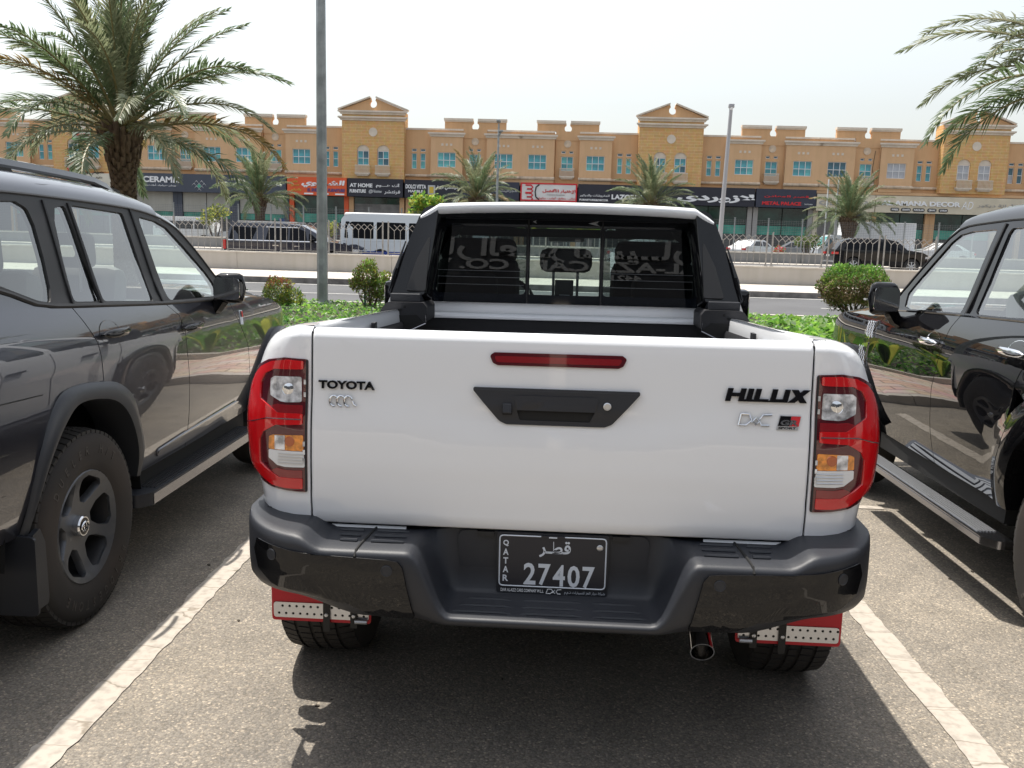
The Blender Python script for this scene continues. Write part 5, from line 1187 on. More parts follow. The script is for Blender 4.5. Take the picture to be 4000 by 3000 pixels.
# ------------------------------------------------------------------ big SUVs either side
PROF = curve([.36, .42, .50, .60, .75, .92, 1.06, 1.15, 1.21, 1.26, 1.32, 1.50, 1.70, 1.76], [.885, .90, .918, .945, .970, .981, .980, .970, .955, .936, .908, .852, .788, .765])
def suv(D):
    o = thing(D['name'], D['label'], 'SUV', D['loc'], 0); P = D['paint']
    belt = curve(*zip(*D['belt'])); gut = curve(*zip(*D['gutter'])); ft = curve(*zip(*D['fender_top']))
    def xs(y, z):
        x = PROF(z)-.009*max(0, y-.6)**2
        if y > D['nose']-.55: x -= D.get('taper', .20)*((y-(D['nose']-.55))/.55)**2
        if y < -.85: x -= .10*((-.85-y)/.45)**2
        if D.get('haunch'):                       # muscular rear wheel arch
            r = sqrt((y)**2+(z-.42)**2); x += .016*ss(.75, .60, r)
        return x
    YR = D['rear']
    pt = lambda y, z, s, off=0: (s*(xs(y, z)+off), y, z)
    g = .0035
    sr, sf, sn = D['seam_r'], D['seam_f'], D['seam_n']     # door seams, from the belt down
    arch = D['arch']                                        # outer flare line from rear bottom over the top to front bottom
    fa = D['front_axle']; farch = [(fa-.50*cos(a), .42+.55*sin(a)) for a in [.2+k*(pi-.4)/14 for k in range(15)]]
    def up(line, d): return [(y+d, z) for y, z in line]
    iT = D['arch_split']
    ymid = arch[iT]
    zb = .48
    bl = lambda y0, y1, n=8: [(y, belt(y)-.004) for y in np.linspace(y0, y1, n)]
    quarter = [(YR, .56), (arch[0][0]-.06, D['qz'])]+arch[:iT+1]+[(q[0]-g, q[1]) for q in reversed(sr)]+bl(sr[0][0]-g, YR, 10)
    rdoor = [(sr[-1][0]+g, sr[-1][1])]+arch[iT+1:]+[(arch[-1][0]+.02, zb), (sf[-1][0]-g, zb+.0)]+[(q[0]-g, q[1]) for q in reversed(sf)]+bl(sf[0][0]-g, sr[0][0]+g)[1:-1]+[(q[0]+g, q[1]) for q in sr]
    fdoor = [(sf[-1][0]+g, zb), (sn[-1][0]-g, zb)]+[(q[0]-g, q[1]) for q in reversed(sn)]+bl(sn[0][0]-g, sf[0][0]+g)[1:-1]+[(q[0]+g, q[1]) for q in sf[:-1]]
    fend = [(sn[-1][0]+g, zb)]+[p for p in farch if p[0] > sn[-1][0]+.02 and p[1] > zb]+[(fa+.52, zb+.02), (D['nose'], .55), (D['nose'], ft(D['nose']))]+[(y, ft(y)) for y in np.linspace(D['nose']-.08, sn[0][0]+.03, 12)]+[(q[0]+g, q[1]) for q in sn]
    for s in (1, -1):
        mk = lambda n, out, m, **k: panel(n, out, lambda y, z: pt(y, z, s, k.get('off', 0)), m, k.get('parent', o), holes=k.get('holes', ()), cell=k.get('cell', (.14, .05)), thick=k.get('thick', .02), sgn=s, edge=k.get('edge', .25))
        mk('rear_quarter', quarter, P); rd = mk('rear_door', rdoor, P); fd = mk('front_door', fdoor, P); mk('front_wing', fend, P)
        # greenhouse frame with its panes
        a_end = D['a_end']
        gh = [(y, belt(y)) for y in np.linspace(YR+.02, a_end[0], 16)]+[(y, z) for y, z in reversed(D['gutter']) if y > YR]+[(YR+.03, gut(YR+.03))]
        frame = mk('window_frame', gh, D['trim'], holes=[q for _, q in D['glass']], cell=(.3, .1), thick=.03)
        for n, q in D['glass']: mk('window_pane', q, g_front if n == 'f' else g_rear, off=-.008, thick=0, cell=.2, parent=frame)
        MB().tube([V(pt(y, belt(y)+.006, s, .002)) for y in np.linspace(YR+.05, a_end[0]-.06, 24)], .009, 6).build('belt_trim', D['belt_trim'], o)
        MB().tube([V(pt(y, gut(y)+.002, s, .001)) for y in np.linspace(YR+.05, a_end[0], 40)], .006, 5).build('roof_gutter', rubber_trim, o)
        for ya, za, yb, zb_ in D['pillar_gaps']: MB().tube([V(pt(ya+(yb-ya)*t, za+(zb_-za)*t, s, .003)) for t in (0, .25, .5, .75, 1)], D.get('pg', .006), 5).build('pillar_seal', rubber_trim, o)
        # wheel arch flare
        n = len(arch); rows = []
        for i, (y, z) in enumerate(arch):
            yi, zi = D['arch_in'][i]; d = V((yi-y, zi-z)); rows.append([pt(y, z, s, .001), pt(y+d.x*.08, z+d.y*.08, s, .014), pt(y+d.x*.6, z+d.y*.6, s, .026), pt(yi, zi, s, .020), pt(yi, zi, s, -.03), pt(yi, zi, s, -.16)])
        rows = [[tuple(p) for p in r] for r in rows]; r2 = []
        for k in range(len(rows[0])): r2.append(smooth_poly([r[k] for r in rows], 4))
        MB().grid(r2).build('arch_flare', D['flare'], o, smooth=60)
        rows = [[(s*x, fa-r*cos(a), .42+r*1.08*sin(a)) for x, r in ((.93, .51), (.99, .50), (.985, .44), (.80, .44))] for a in [.1+k*(pi-.2)/16 for k in range(17)]]
        MB().grid(rows).build('arch_flare', D['flare'], o, smooth=60)
        for yc in (0, fa): MB().grid([[(s*x, yc+.52*cos(a), .40+.56*sin(a)) for x in (.45, .93)] for a in [pi*k/12 for k in range(13)]]+[[(s*.45, yc+.52*cos(a), .40+.56*sin(a)) for a in (pi, pi/2)]]).build('wheel_liner', under, o, smooth=40) if False else MB().grid([[(s*x, yc+.53*cos(a), .40+.57*sin(a)) for x in (.45, .925)] for a in [pi*k/12 for k in range(13)]]).build('wheel_liner', under, o, smooth=40)
        wheel_at(o, (s*.825, 0, .40), .398, .27, .228, s, tyre_dusty if s == D['near'] else tyre_m, D['rim'], D.get('nsp', 6), tread=(s == D['near']), rot=D.get('rot', 0))
        wheel_at(o, (s*.825, fa, .40), .398, .27, .228, s, tyre_m, D['rim'], D.get('nsp', 6), tread=False)
        # running board
        x0, x1, y0, y1, zt, zb2 = D['board']
        bd = MB().prism(rpoly([(y0, x0), (y1, x0), (y1, x1), (y0+.06, x1), (y0, x1-.05)], [.01, .01, .02, .05, .03], 4), zt-zb2, lambda u, v, c: (s*v, u, zb2+c)).build('running_board', D['board_mat'], o, smooth=30)
        for k in range(6): MB().box((s*(x0+.022+k*(x1-x0-.03)/6), (y0+y1)/2+.04, zt+.001), (.009, (y1-y0)-.2, .007)).build('grip_rib', D['rib'], bd, smooth=0)
        MB().b2((s*(x1-.012), y0+.07, zb2+.004), (s*(x1+.003), y1-.02, zt-.008)).build('board_edge', D['edge'], bd, smooth=0)
        # handles
        for y, z in D['handles']:
            hx = xs(y, z); par = rd if y < D['handles'][1][0]-.1 else fd
            panel('handle_bowl', [(y-.02+.085*cos(t), z+.002+.052*sin(t)) for t in [2*pi*k/20 for k in range(20)]], lambda u, v, y=y, z=z: (s*(xs(u, v)+.0015-.02*max(0, 1-((u-y+.02)/.085)**2-((v-z)/.052)**2)), u, v), D['bowl'], o, cell=.02, sgn=s)
            rows = []
            for k in range(9):
                t = -1+2*k/8; w_ = .019*sqrt(max(.02, 1-t**4)); d_ = .030*(1-.55*t*t)
                rows.append([(s*(hx+.004+d_+.010*cos(a)), y+.115*t, z+w_*sin(a)+.010*(1-t*t)*0) for a in [2*pi*j/10 for j in range(10)]])
            MB().grid(rows, closed_u=True).build('door_handle', D['handle_mat'], o, smooth=60)
            MB().lathe([(.012, .0), (.011, .008), (0, .009)], (s*(hx+.02), y+.10, z+.004), 'X', 10).build('lock_cap', D['handle_mat'], o)
        # mirror
        mx_, my, mz, mw, md, mh = D['mirror']
        rows = []
        for k in range(11):
            t = k/10; r = sqrt(max(.0, 1-(2*t-1)**6)); a_ = md*(.55+.45*sin(pi*min(1, t*1.2+.1)))
            rows.append([(s*(mx_-mw/2+mw*t), my+a_/2*r*max(-.75, cos(b))*(1 if cos(b) > 0 else .9), mz+mh/2*r*(abs(sin(b))**.7)*(1 if sin(b) > 0 else -1)) for b in [2*pi*j/20 for j in range(20)]])
        m = MB().grid(rows, closed_u=True).build('door_mirror', gloss_black, o, smooth=60)
        MB().prism(rpoly([(mx_-mw*.42, mz-mh*.36), (mx_+mw*.42, mz-mh*.36), (mx_+mw*.40, mz+mh*.36), (mx_-mw*.40, mz+mh*.36)], .03), .004, lambda u, v, c: (s*u, my-md*.46-c, v)).build('mirror_glass', chrome, m, smooth=30)
        MB().b2((s*(mx_-mw*.45), my+md*.2, mz-.014), (s*(mx_+mw*.5), my+md*.52, mz-.004)).build('mirror_signal', clear_refl, m, smooth=0)
        MB().tube([(s*(mx_-mw*.25), my, mz-mh*.35), (s*(mx_-mw*.45), my+.01, mz-mh*.62), (s*(xs(my, mz-.13)-.01), my+.02, mz-mh*.75)], [.042, .040, .036], 8).build('mirror_arm', gloss_black, m)
        # roof side: from the gutter up, and the A pillar in body colour
        MB().grid([[pt(y, gut(y), s, .0), pt(y, gut(y)+.025, s, -.004), pt(y, gut(y)+.045, s, -.03), (s*(xs(y, gut(y))-.085), y, gut(y)+.052)] for y in np.linspace(D['ws_top'], a_end[0], 14)]).build('front_pillar', P, o, smooth=60)
        if D.get('rails'):
            rz = lambda y: gut(y)+.118
            yy = np.linspace(YR+.25, D['rails'], 18); rx = .60
            q = MB(); rows = []
            for i, y in enumerate(yy):
                dz = -.085*ss(D['rails']-.34, D['rails'], y)-.06*ss(YR+.45, YR+.25, y); hh = .016
                rows.append([(s*(rx+.022), y, rz(y)+dz+.004), (s*(rx+.016), y, rz(y)+dz+.028), (s*(rx-.012), y, rz(y)+dz+.034), (s*(rx-.024), y, rz(y)+dz+.004), (s*(rx-.012), y, rz(y)+dz-.008), (s*(rx+.016), y, rz(y)+dz-.006)])
            q.grid(rows, closed_u=True).build('roof_rail', P, o, smooth=40)
            for y in (D['rails']-.20, .1, YR+.35): MB().prism(rpoly([(y-.11, rz(y)-.075), (y+.13, rz(y)-.09), (y+.06, rz(y)+.0), (y-.05, rz(y)+.012)], .01), .03, lambda u, v, c: (s*(rx-.014+c), u, v)).build('rail_foot', rubber_trim, o, smooth=0)
    # roof, windscreen, bonnet, nose, tail
    yt = D['ws_top']; rows = []
    for y in list(np.linspace(YR, yt-.10, 14))+[yt-.05, yt]:
        gx, gz = xs(max(y, YR), gut(y)), gut(y); dr = -.03*max(0, (y-(yt-.35))/.35)**2
        half = [(gx, gz), (gx-.004, gz+.025), (gx-.03, gz+.055), (gx-.085, gz+.085+dr*.3), (gx*.72, gz+.112+dr*.6), (gx*.38, gz+.13+dr), (0, gz+.136+dr)]
        rows.append([(x, y, z) for x, z in half]+[(-x, y, z) for x, z in reversed(half[:-1])])
    MB().grid(rows).build('roof', P, o, smooth=60)
    MB().grid([[(t*.70, y, gut(y)+.04) for t in (-1, 1)] for y in np.linspace(YR+.1, yt-.08, 6)]).build('roof_lining', seat_beige, o, smooth=0)
    ae = D['a_end'][0]; rows = []
    for k in range(6):
        t = k/5; y = yt+(ae-yt)*t; gx = xs(y, gut(y))-.085; zc = gut(y)+.05
        rows.append([(gx*u, y+.10*(1-u*u)*1.0, zc+(.055*(1-t)-.0)*(1-u*u)) for u in np.linspace(-1, 1, 9)])
    MB().grid(rows).build('windscreen', g_clear, o, smooth=60)
    rows = []
    for y in np.linspace(ae-.03, D['nose']-.02, 10):
        ze = ft(y); xe = xs(y, ze); up_ = D['bonnet']*min(1, (D['nose']-y)/.35+.15)
        rows.append([(xe*u, y+.12*(1-abs(u)**2)*((y-ae)/(D['nose']-ae))**2, ze+up_*(1-abs(u)**4)) for u in np.linspace(-1, 1, 13)])
    MB().grid(rows).build('bonnet', P, o, smooth=60)
    zn = ft(D['nose']); xn = xs(D['nose'], .9)
    MB().grid([[(xn*u, D['nose']-.02+.12*(1-u*u)+dy, z) for u in np.linspace(-1, 1, 9)] for z, dy in ((zn, 0), (zn-.04, .02), (.75, .03), (.5, .02), (.36, -.1))]).build('front_grille', gloss_black, o, smooth=50)
    xr = xs(YR, .9)
    MB().grid([[(min(xs(YR, z), .99)*u, YR-.06*(1-u*u)+dy, z) for u in np.linspace(-1, 1, 9)] for z, dy in ((.42, .05), (.56, -.02), (1.0, 0), (1.35, 0))]).build('tailgate', P, o, smooth=50)
    MB().grid([[(xs(YR, z)*u*.97, YR-.05*(1-u*u)+(z-1.35)*.18, z) for u in np.linspace(-1, 1, 7)] for z in (1.36, 1.5, 1.68)]).build('rear_window', g_rear, o, smooth=50)
    for s in (-1, 1): MB().box((s*.84, YR-.01, 1.02), (.16, .07, .26)).build('tail_light', red_lens, o, bevel=.02)
    # floor pan and inside
    MB().b2((-.90, YR+.1, .36), (-.45, -.56, .50)).b2((.45, YR+.1, .36), (.90, -.56, .50)).b2((-.45, YR+.1, .36), (.45, D['nose']-.2, .52)).b2((-.89, .57, .38), (-.45, fa-.58, .50)).b2((.45, .57, .38), (.89, fa-.58, .50)).build('floor_pan', under, o, smooth=0)
    MB().grid([[(x, y, 1.0) for x in (-.88, .88)] for y in (YR+.1, D['nose']-.5)]).build('cabin_floor', seat_dark, o, smooth=0)
    MB().b2((-.80, ae-.52, .95), (.80, ae-.10, 1.20)).build('dashboard', seat_m, o, bevel=.04)
    MB().tube([(D['wheel_side']*.40+.18*cos(a), ae-.62-.08*sin(a), 1.20+.16*sin(a)) for a in [2*pi*k/18 for k in range(18)]], .016, 6, closed=True).build('steering_wheel', seat_m, o)
    for y, zt in D['seats']:
        for x in (-.40, .40):
            MB().box((x, y, 1.10), (.46, .16, .62), rx=R(-10)).build('seat_back', D['seat'], o, bevel=.06)
            hr = [(-.13, 0), (.13, 0), (.12, .17), (-.12, .17)]
            panel('headrest', rpoly(hr, .04, 4), lambda u, v, x=x, y=y, zt=zt: (x+u, y-.10, zt+v), D['seat'], o, holes=[rpoly([(-.06, .05), (.06, .05), (.055, .11), (-.055, .11)], .02, 3)], cell=.2, thick=.07)
            panel('headrest_front', rpoly(hr, .04, 4), lambda u, v, x=x, y=y, zt=zt: (x-u, y-.03, zt+v), D['seat'], o, holes=[rpoly([(-.06, .05), (.06, .05), (.055, .11), (-.055, .11)], .02, 3)], cell=.2, thick=.07)
            for s in (-1, 1): MB().cyl((x+s*.06, y-.06, zt-.12), (x+s*.06, y-.06, zt+.02), .007, 6).build('headrest_post', alu, o)
    return o, pt, xs
RG = lambda q, r=.02: rpoly(q, r, 3)
lc, lpt, lxs = suv(dict(name='grey_suv', label='dark grey SUV with roof rails and grey six spoke wheels parked left of the pickup', loc=(-2.78, 3.43, 0), paint=grey_paint, trim=rubber_trim, belt_trim=rubber_trim, flare=flare_plastic,
    near=1, rim=rim_grey, rear=-1.28, nose=3.22, front_axle=2.62, rot=.12,
    belt=[(-1.4, 1.415), (-.7, 1.405), (-.42, 1.378), (-.30, 1.334), (-.177, 1.302), (.007, 1.288), (.243, 1.275), (.834, 1.243), (1.40, 1.222), (1.75, 1.205)],
    gutter=[(-1.4, 1.70), (-.188, 1.716), (.282, 1.708), (.793, 1.690), (1.017, 1.668), (1.252, 1.612), (1.40, 1.522), (1.571, 1.382), (1.73, 1.235)], a_end=(1.73, 1.235), ws_top=1.08,
    fender_top=[(1.6, 1.205), (2.0, 1.202), (2.4, 1.175), (2.7, 1.10), (2.95, .98), (3.2, .86), (3.3, .82)], bonnet=.075,
    seam_r=[(.007, 1.284), (.041, 1.23), (.100, 1.14), (.110, 1.08), (.116, .982)], seam_f=[(.834, 1.238), (.935, 1.18), (.966, 1.10), (.972, 1.04), (1.015, .74), (1.075, .48)], seam_n=[(1.66, 1.207), (1.73, 1.12), (1.93, .93), (2.05, .60), (2.07, .48)],
    arch=[(-.425, .50), (-.408, .60), (-.355, .797), (-.25, .960), (-.115, .998), (.109, .980), (.254, .947), (.362, .87), (.45, .716), (.512, .60), (.53, .48)],
    arch_in=[(-.40, .50), (-.375, .60), (-.300, .770), (-.205, .880), (-.10, .930), (.095, .912), (.225, .865), (.325, .78), (.405, .665), (.452, .57), (.474, .48)], arch_split=4, qz=.50,
    glass=[('r', RG([(-1.1, 1.655), (-.116, 1.688), (-.052, 1.664), (-.043, 1.60), (-.059, 1.48), (-.084, 1.368), (-.116, 1.313), (-.197, 1.327), (-.307, 1.363), (-.42, 1.40), (-1.1, 1.43)], .03)),
           ('r', RG([(.145, 1.672), (.228, 1.685), (.250, 1.295), (.044, 1.307), (.071, 1.477), (.109, 1.62)])), ('r', RG([(.277, 1.688), (.721, 1.668), (.719, 1.266), (.271, 1.294)])),
           ('f', RG([(.866, 1.658), (1.05, 1.638), (1.16, 1.608), (1.312, 1.505), (1.493, 1.372), (1.565, 1.295), (1.51, 1.240), (.884, 1.258)], .03))],
    pillar_gaps=[(.020, 1.295, .07, 1.70), (.80, 1.25, .80, 1.688), (.2395, 1.28, .2525, 1.695)], board=(.86, 1.0, .42, 1.95, .405, .345), board_mat=plastic, rib=rubber_trim, edge=dark_chrome,
    handles=[(.235, 1.168), (1.035, 1.116)], bowl=grey_paint, handle_mat=gloss_black, mirror=(1.045, 1.43, 1.292, .175, .13, .165), rails=1.22, seats=[(.25, 1.40), (1.02, 1.40)], seat=seat_dark, wheel_side=1))
# mud guard, side badge, fuel flap and sill moulding of the grey car
panel('mud_guard', rpoly([(-.46, .215), (-.30, .215), (-.285, .24), (-.30, .455), (-.36, .515), (-.46, .50)], .02, 3), lambda y, z: (.965-.10*(y+.30)*0, y*.5-.19, z), plastic, lc, cell=.2, thick=.02)
MB().prism(rpoly([(.70, .205), (.985, .205), (.985, .50), (.70, .52)], .02, 3), .012, lambda u, v, c: (u, -.44+c, v)).build('mud_guard', plastic, lc, smooth=30)
panel('sill_moulding', rpoly([(.70, .552), (1.00, .570), (1.80, .592), (1.93, .560), (1.91, .530), (1.75, .535), (.95, .505), (.70, .515)], .02, 4), lambda y, z: lpt(y, z, 1, .010), grey_paint, lc, cell=.05, thick=.012, edge=.5)
b = panel('side_badge', rpoly([(1.80, 1.055), (1.85, 1.05), (1.85, 1.135), (1.80, 1.14)], .006, 2), lambda y, z: lpt(y, z, 1, .004), letter_white, lc, cell=.2, thick=.004)
panel('badge_dark', [(1.805, 1.10), (1.825, 1.098), (1.825, 1.132), (1.805, 1.134)], lambda y, z: lpt(y, z, 1, .006), badge_black, b, cell=1); panel('badge_red', [(1.827, 1.098), (1.846, 1.096), (1.846, 1.130), (1.827, 1.132)], lambda y, z: lpt(y, z, 1, .006), ink['red'], b, cell=1)
MB().tube([V(lpt(-.12+.075*cos(t)*1.0, 1.075+.075*sin(t), 1, .0012)) for t in [2*pi*k/24 for k in range(24)]], .0016, 4, closed=True).build('fuel_flap_gap', under, lc) if False else None
MB().tube([V(lpt(y, 1.015-.09*(y+.75)*.4, 1, .001)) for y in np.linspace(-1.2, -.33, 12)], .0022, 4).build('bumper_seam', under, lc)
rs, rpt, rxs = suv(dict(name='black_suv', label='glossy black SUV with chrome side vent parked right of the pickup', loc=(3.0, 3.42, 0), paint=black_paint, trim=gloss_black, belt_trim=gloss_black, flare=gloss_black, haunch=True,
    near=-1, rim=dark_chrome, nsp=7, rear=-1.35, nose=3.40, taper=.07, front_axle=2.72, pg=.008,
    belt=[(-1.4, 1.335), (-.5, 1.33), (.578, 1.302), (1.189, 1.280), (1.848, 1.250), (2.1, 1.235)],
    gutter=[(-1.4, 1.745), (.974, 1.757), (1.329, 1.744), (1.52, 1.732), (1.63, 1.708), (1.74, 1.635), (1.825, 1.560), (2.01, 1.392), (2.14, 1.262)], a_end=(2.14, 1.262), ws_top=1.62,
    fender_top=[(2.0, 1.205), (2.3, 1.185), (2.6, 1.175), (2.90, 1.165), (3.10, 1.13), (3.26, 1.05), (3.4, .90)], bonnet=.075,
    seam_r=[(.30, 1.305), (.36, 1.20), (.44, 1.10), (.475, 1.03)], seam_f=[(1.167, 1.277), (1.205, 1.215), (1.226, 1.131), (1.295, .893), (1.312, .655), (1.318, .48)], seam_n=[(2.10, 1.212), (2.19, 1.15), (2.30, 1.06), (2.36, .80), (2.34, .48)],
    arch=[(-.56, .46), (-.55, .60), (-.47, .84), (-.28, 1.02), (-.05, 1.08), (.18, 1.068), (.36, .99), (.49, .87), (.575, .70), (.61, .58), (.62, .48)],
    arch_in=[(-.46, .46), (-.455, .58), (-.40, .73), (-.25, .875), (-.05, .925), (.14, .915), (.29, .84), (.39, .74), (.455, .62), (.475, .55), (.48, .48)], arch_split=6, qz=.48,
    glass=[('r', RG([(-1.15, 1.69), (.16, 1.715), (.20, 1.68), (.12, 1.36), (-1.15, 1.39)])), ('r', RG([(.30, 1.72), (1.044, 1.717), (1.056, 1.69), (1.042, 1.45), (1.043, 1.312), (1.00, 1.298), (.30, 1.33)])),
           ('f', RG([(1.184, 1.713), (1.45, 1.705), (1.575, 1.688), (1.653, 1.645), (1.887, 1.425), (1.965, 1.345), (1.91, 1.275), (1.80, 1.262), (1.186, 1.287)]))],
    pillar_gaps=[(1.115, 1.285, 1.115, 1.74), (.25, 1.32, .25, 1.74)], board=(.92, 1.04, .42, 2.1, .352, .315), board_mat=dark_chrome, rib=alu, edge=dark_chrome,
    handles=[(.53, 1.175), (1.375, 1.128)], bowl=chrome, handle_mat=chrome, mirror=(1.06, 1.86, 1.318, .175, .13, .19), rails=None, seats=[(.35, 1.42), (1.25, 1.42)], seat=seat_dark, wheel_side=-1))
# pierced chrome vent on the black car's wing
for ln, n in (([(2.20, 1.165), (2.335, 1.160), (2.415, 1.070), (2.31, 1.038)], 1), ([(2.315, 1.015), (2.425, .998), (2.50, .945), (2.52, .80), (2.44, .78), (2.385, .88)], 2)):
    f = panel('wing_vent', rpoly(ln, .008, 2), lambda y, z: rpt(y, z, -1, .006), chrome, rs, cell=.1, thick=.008, sgn=-1)
    c = V((sum(p[0] for p in ln)/len(ln), sum(p[1] for p in ln)/len(ln))); inn = [tuple(c+(V(p)-c)*.74) for p in ln]
    panel('vent_dark', rpoly(inn, .004, 2), lambda y, z: rpt(y, z, -1, .0075), under, f, cell=.1, sgn=-1)
    q = MB(); y0, y1 = min(p[0] for p in inn), max(p[0] for p in inn); z0, z1 = min(p[1] for p in inn), max(p[1] for p in inn)
    for i in range(12):
        for j in range(3):
            y, z = y0+(y1-y0)*(j+.5+.3*(i % 2))/3.5, z0+(z1-z0)*(i+.5)/12
            if abs((y-c.x))+abs(z-c.y)*.6 > .5*(y1-y0)+.02: continue
            q.tube([rpt(y-.012, z-.008, -1, .009), rpt(y, z+.006, -1, .011), rpt(y+.014, z-.006, -1, .009)], .0017, 4)
    tag(q.build('vent_mesh', chrome, f), kind='stuff')
# ------------------------------------------------------------------ date palms
def frond_mesh(L, droop, seed, n=112, wl=.38, lw=.0135):
    """one pinnate leaf along +X, arching down; returns (leaflet mesh, stem mesh)"""
    rnd = random.Random(seed); pts = []
    for i in range(n+1):
        t = i/n; a = .10-droop*t**1.7; pts.append((t, a))
    P = [V((0, 0, 0))]
    for i in range(n): a = pts[i][1]; P.append(P[-1]+V((cos(a), 0, sin(a)))*L/n)
    side_bend = rnd.uniform(-.12, .12)
    for i, p in enumerate(P): p.y += side_bend*L*(i/n)**2
    q = MB()
    for i in range(int(n*.16), n+1):
        t = i/n; p = P[i]; d = (P[min(n, i+1)]-P[max(0, i-1)]).normalized(); up = V((0, 1, 0)).cross(d)*-1
        if up.z < 0: up = -up
        l = wl*(min(1, (t-.10)/.22))**.6*(1-.72*max(0, (t-.45)/.55)**1.5)*L/2.6
        for s in (-1, 1):
            if rnd.random() < .05: continue
            ll = l*rnd.uniform(.82, 1.12); lift = rnd.choice((.5, .15, -.15))+rnd.uniform(-.15, .15)
            fw_ = .62+.5*t+rnd.uniform(-.12, .12)
            v = (V((0, s, 0))*cos(fw_)+d*sin(fw_)+up*lift*.8).normalized(); v.z -= .05
            wv = d.cross(v).normalized().cross(v).normalized()*lw*rnd.uniform(.8, 1.2)*(L/2.6); a = p; m = p+v*ll*.45+up*.004; e = p+v*ll; e.z -= ll*.16
            q.add([a-wv*.35, a+wv*.35, m+wv, e, m-wv], [(0, 1, 2, 4), (4, 2, 3)])
    leaf = mesh('leaflets', q.v, q.f, None)
    st_ = MB().tube(P[::4]+[P[-1]] if n % 4 else P[::4], [.022*(1-.85*i/max(1, len(P[::4])-1))*L/2.6+.002 for i in range(len(P[::4]))], 5)
    stem = mesh('stem', st_.v, st_.f, rachis_m, 60)
    return leaf, stem
FV = {}
def frond_variant(L, droop, seed, mat):
    k = (droop, seed, mat.name)
    if k not in FV:
        a, b = frond_mesh(2.6, droop, seed); a.materials.append(mat); FV[k] = (a, b)
    return FV[k]
def palm(name, label, loc, zc, r_tr, L, specs, seed, group=None, base=.3, boots=True):
    """specs: list of (azimuth deg, tilt deg above horizontal, droop, material)"""
    rnd = random.Random(seed); o = thing(name, label, 'palm tree', loc, 0, group); H = zc
    q = MB(); n = 12; rows = []
    for i in range(15):
        t = i/14; rr = r_tr*(1.12-.16*t if t < .8 else .98+.9*(t-.8)); rows.append([((rr+rnd.uniform(-.02, .02))*cos(2*pi*k/n), (rr+rnd.uniform(-.02, .02))*sin(2*pi*k/n), -base+(H+base-.12)*t) for k in range(n)])
    rows.append([(.05*cos(2*pi*k/n), .05*sin(2*pi*k/n), H+.12) for k in range(n)]); q.grid(rows, closed_u=True); q.build('trunk', bark, o, smooth=60)
    if boots:
        q = MB(); k = 0; z = -base+.1
        while z < H-.02:                                   # diamond pattern of old leaf bases
            t = max(0, (z-(H-.95))/.95); rr = r_tr*(1+.30*t)
            for j in range(9):
                a = 2*pi*(j+.5*(k % 2))/9+rnd.uniform(-.08, .08); out = .045+.16*t*rnd.uniform(.5, 1.3); hh = .10+.22*t*rnd.uniform(.6, 1.2)
                c = V((rr*cos(a), rr*sin(a), z)); rad = V((cos(a), sin(a), 0)); tn = V((-sin(a), cos(a), 0)); w_ = rr*.34
                q.add([c-tn*w_-rad*.03, c+tn*w_-rad*.03, c+tn*w_*.5+rad*out+V((0, 0, hh)), c-tn*w_*.5+rad*out+V((0, 0, hh)), c+rad*(out*.8)+V((0, 0, -.01)), c+V((0, 0, hh*1.0))-rad*.02], [(0, 4, 3), (4, 1, 2), (4, 2, 3), (0, 3, 5), (1, 5, 2), (2, 5, 3)])
            z += .085; k += 1
        tag(q.build('leaf_bases', bark, o, smooth=0), kind='stuff')
    for az, tilt, dr, mat in specs:
        a, b = frond_variant(L, dr, rnd.randrange(3), mat); s = L/2.6*rnd.uniform(.9, 1.08)
        f = part('frond', a, o); f.scale = (s, s*(1 if rnd.random() < .5 else -1), s)
        f.rotation_euler = (rnd.uniform(-.35, .35), -R(tilt), R(az)); f.location = V((cos(R(az)), sin(R(az)), 0))*r_tr*.45+V((0, 0, H+.02+.003*tilt))
        part('stem', b, f)
    return o
def crown(n, seed, spread=1., dry=.035, low=-10, high=88):
    """fronds spiral round the crown from drooping outside to upright inside"""
    rnd = random.Random(seed); out = []
    for i in range(n):
        t = (i+.5)/n; tilt = low+(high-low)*t**.92+rnd.uniform(-7, 7); az = i*137.5+rnd.uniform(-14, 14)
        dr = 1.35 if tilt < 25 else 1.15 if tilt < 50 else .7
        u = rnd.random(); mat = frond_y if u < dry*(1.3-t) else frond_o if u < .45 else frond_g
        out.append((az, tilt, dr, mat))
    return out
palm('date_palm', 'big date palm with a shaggy thick trunk behind the grey SUV at left', (-9.02, 19.0, .1), 3.42, .215, 3.45, crown(54, 5), 3)
palm('date_palm', 'date palm mostly out of the picture whose fronds hang in at upper right', (9.95, 17.0, .1), 4.5, .22, 3.6, crown(50, 9), 8)
mid = 'date palms along the far fence'
palm('date_palm', 'small palm left of the tall grey lamp post, in front of the slate sign', (-19.8, 61.5, .5), 3.2, .30, 3.2, crown(44, 21), 12, mid)
palm('date_palm', 'second palm from left, above the left part of the pickup roof', (-5.0, 61.5, .5), 3.6, .30, 3.2, crown(44, 31), 13, mid)
palm('date_palm', 'palm in front of the right gabled tower, above the right part of the pickup roof', (6.7, 61.5, .5), 3.5, .30, 3.1, crown(44, 41), 14, mid)
palm('date_palm', 'rightmost small palm standing beside the white box truck', (19.9, 61.5, .5), 2.9, .36, 3.2, crown(46, 51), 15, mid)

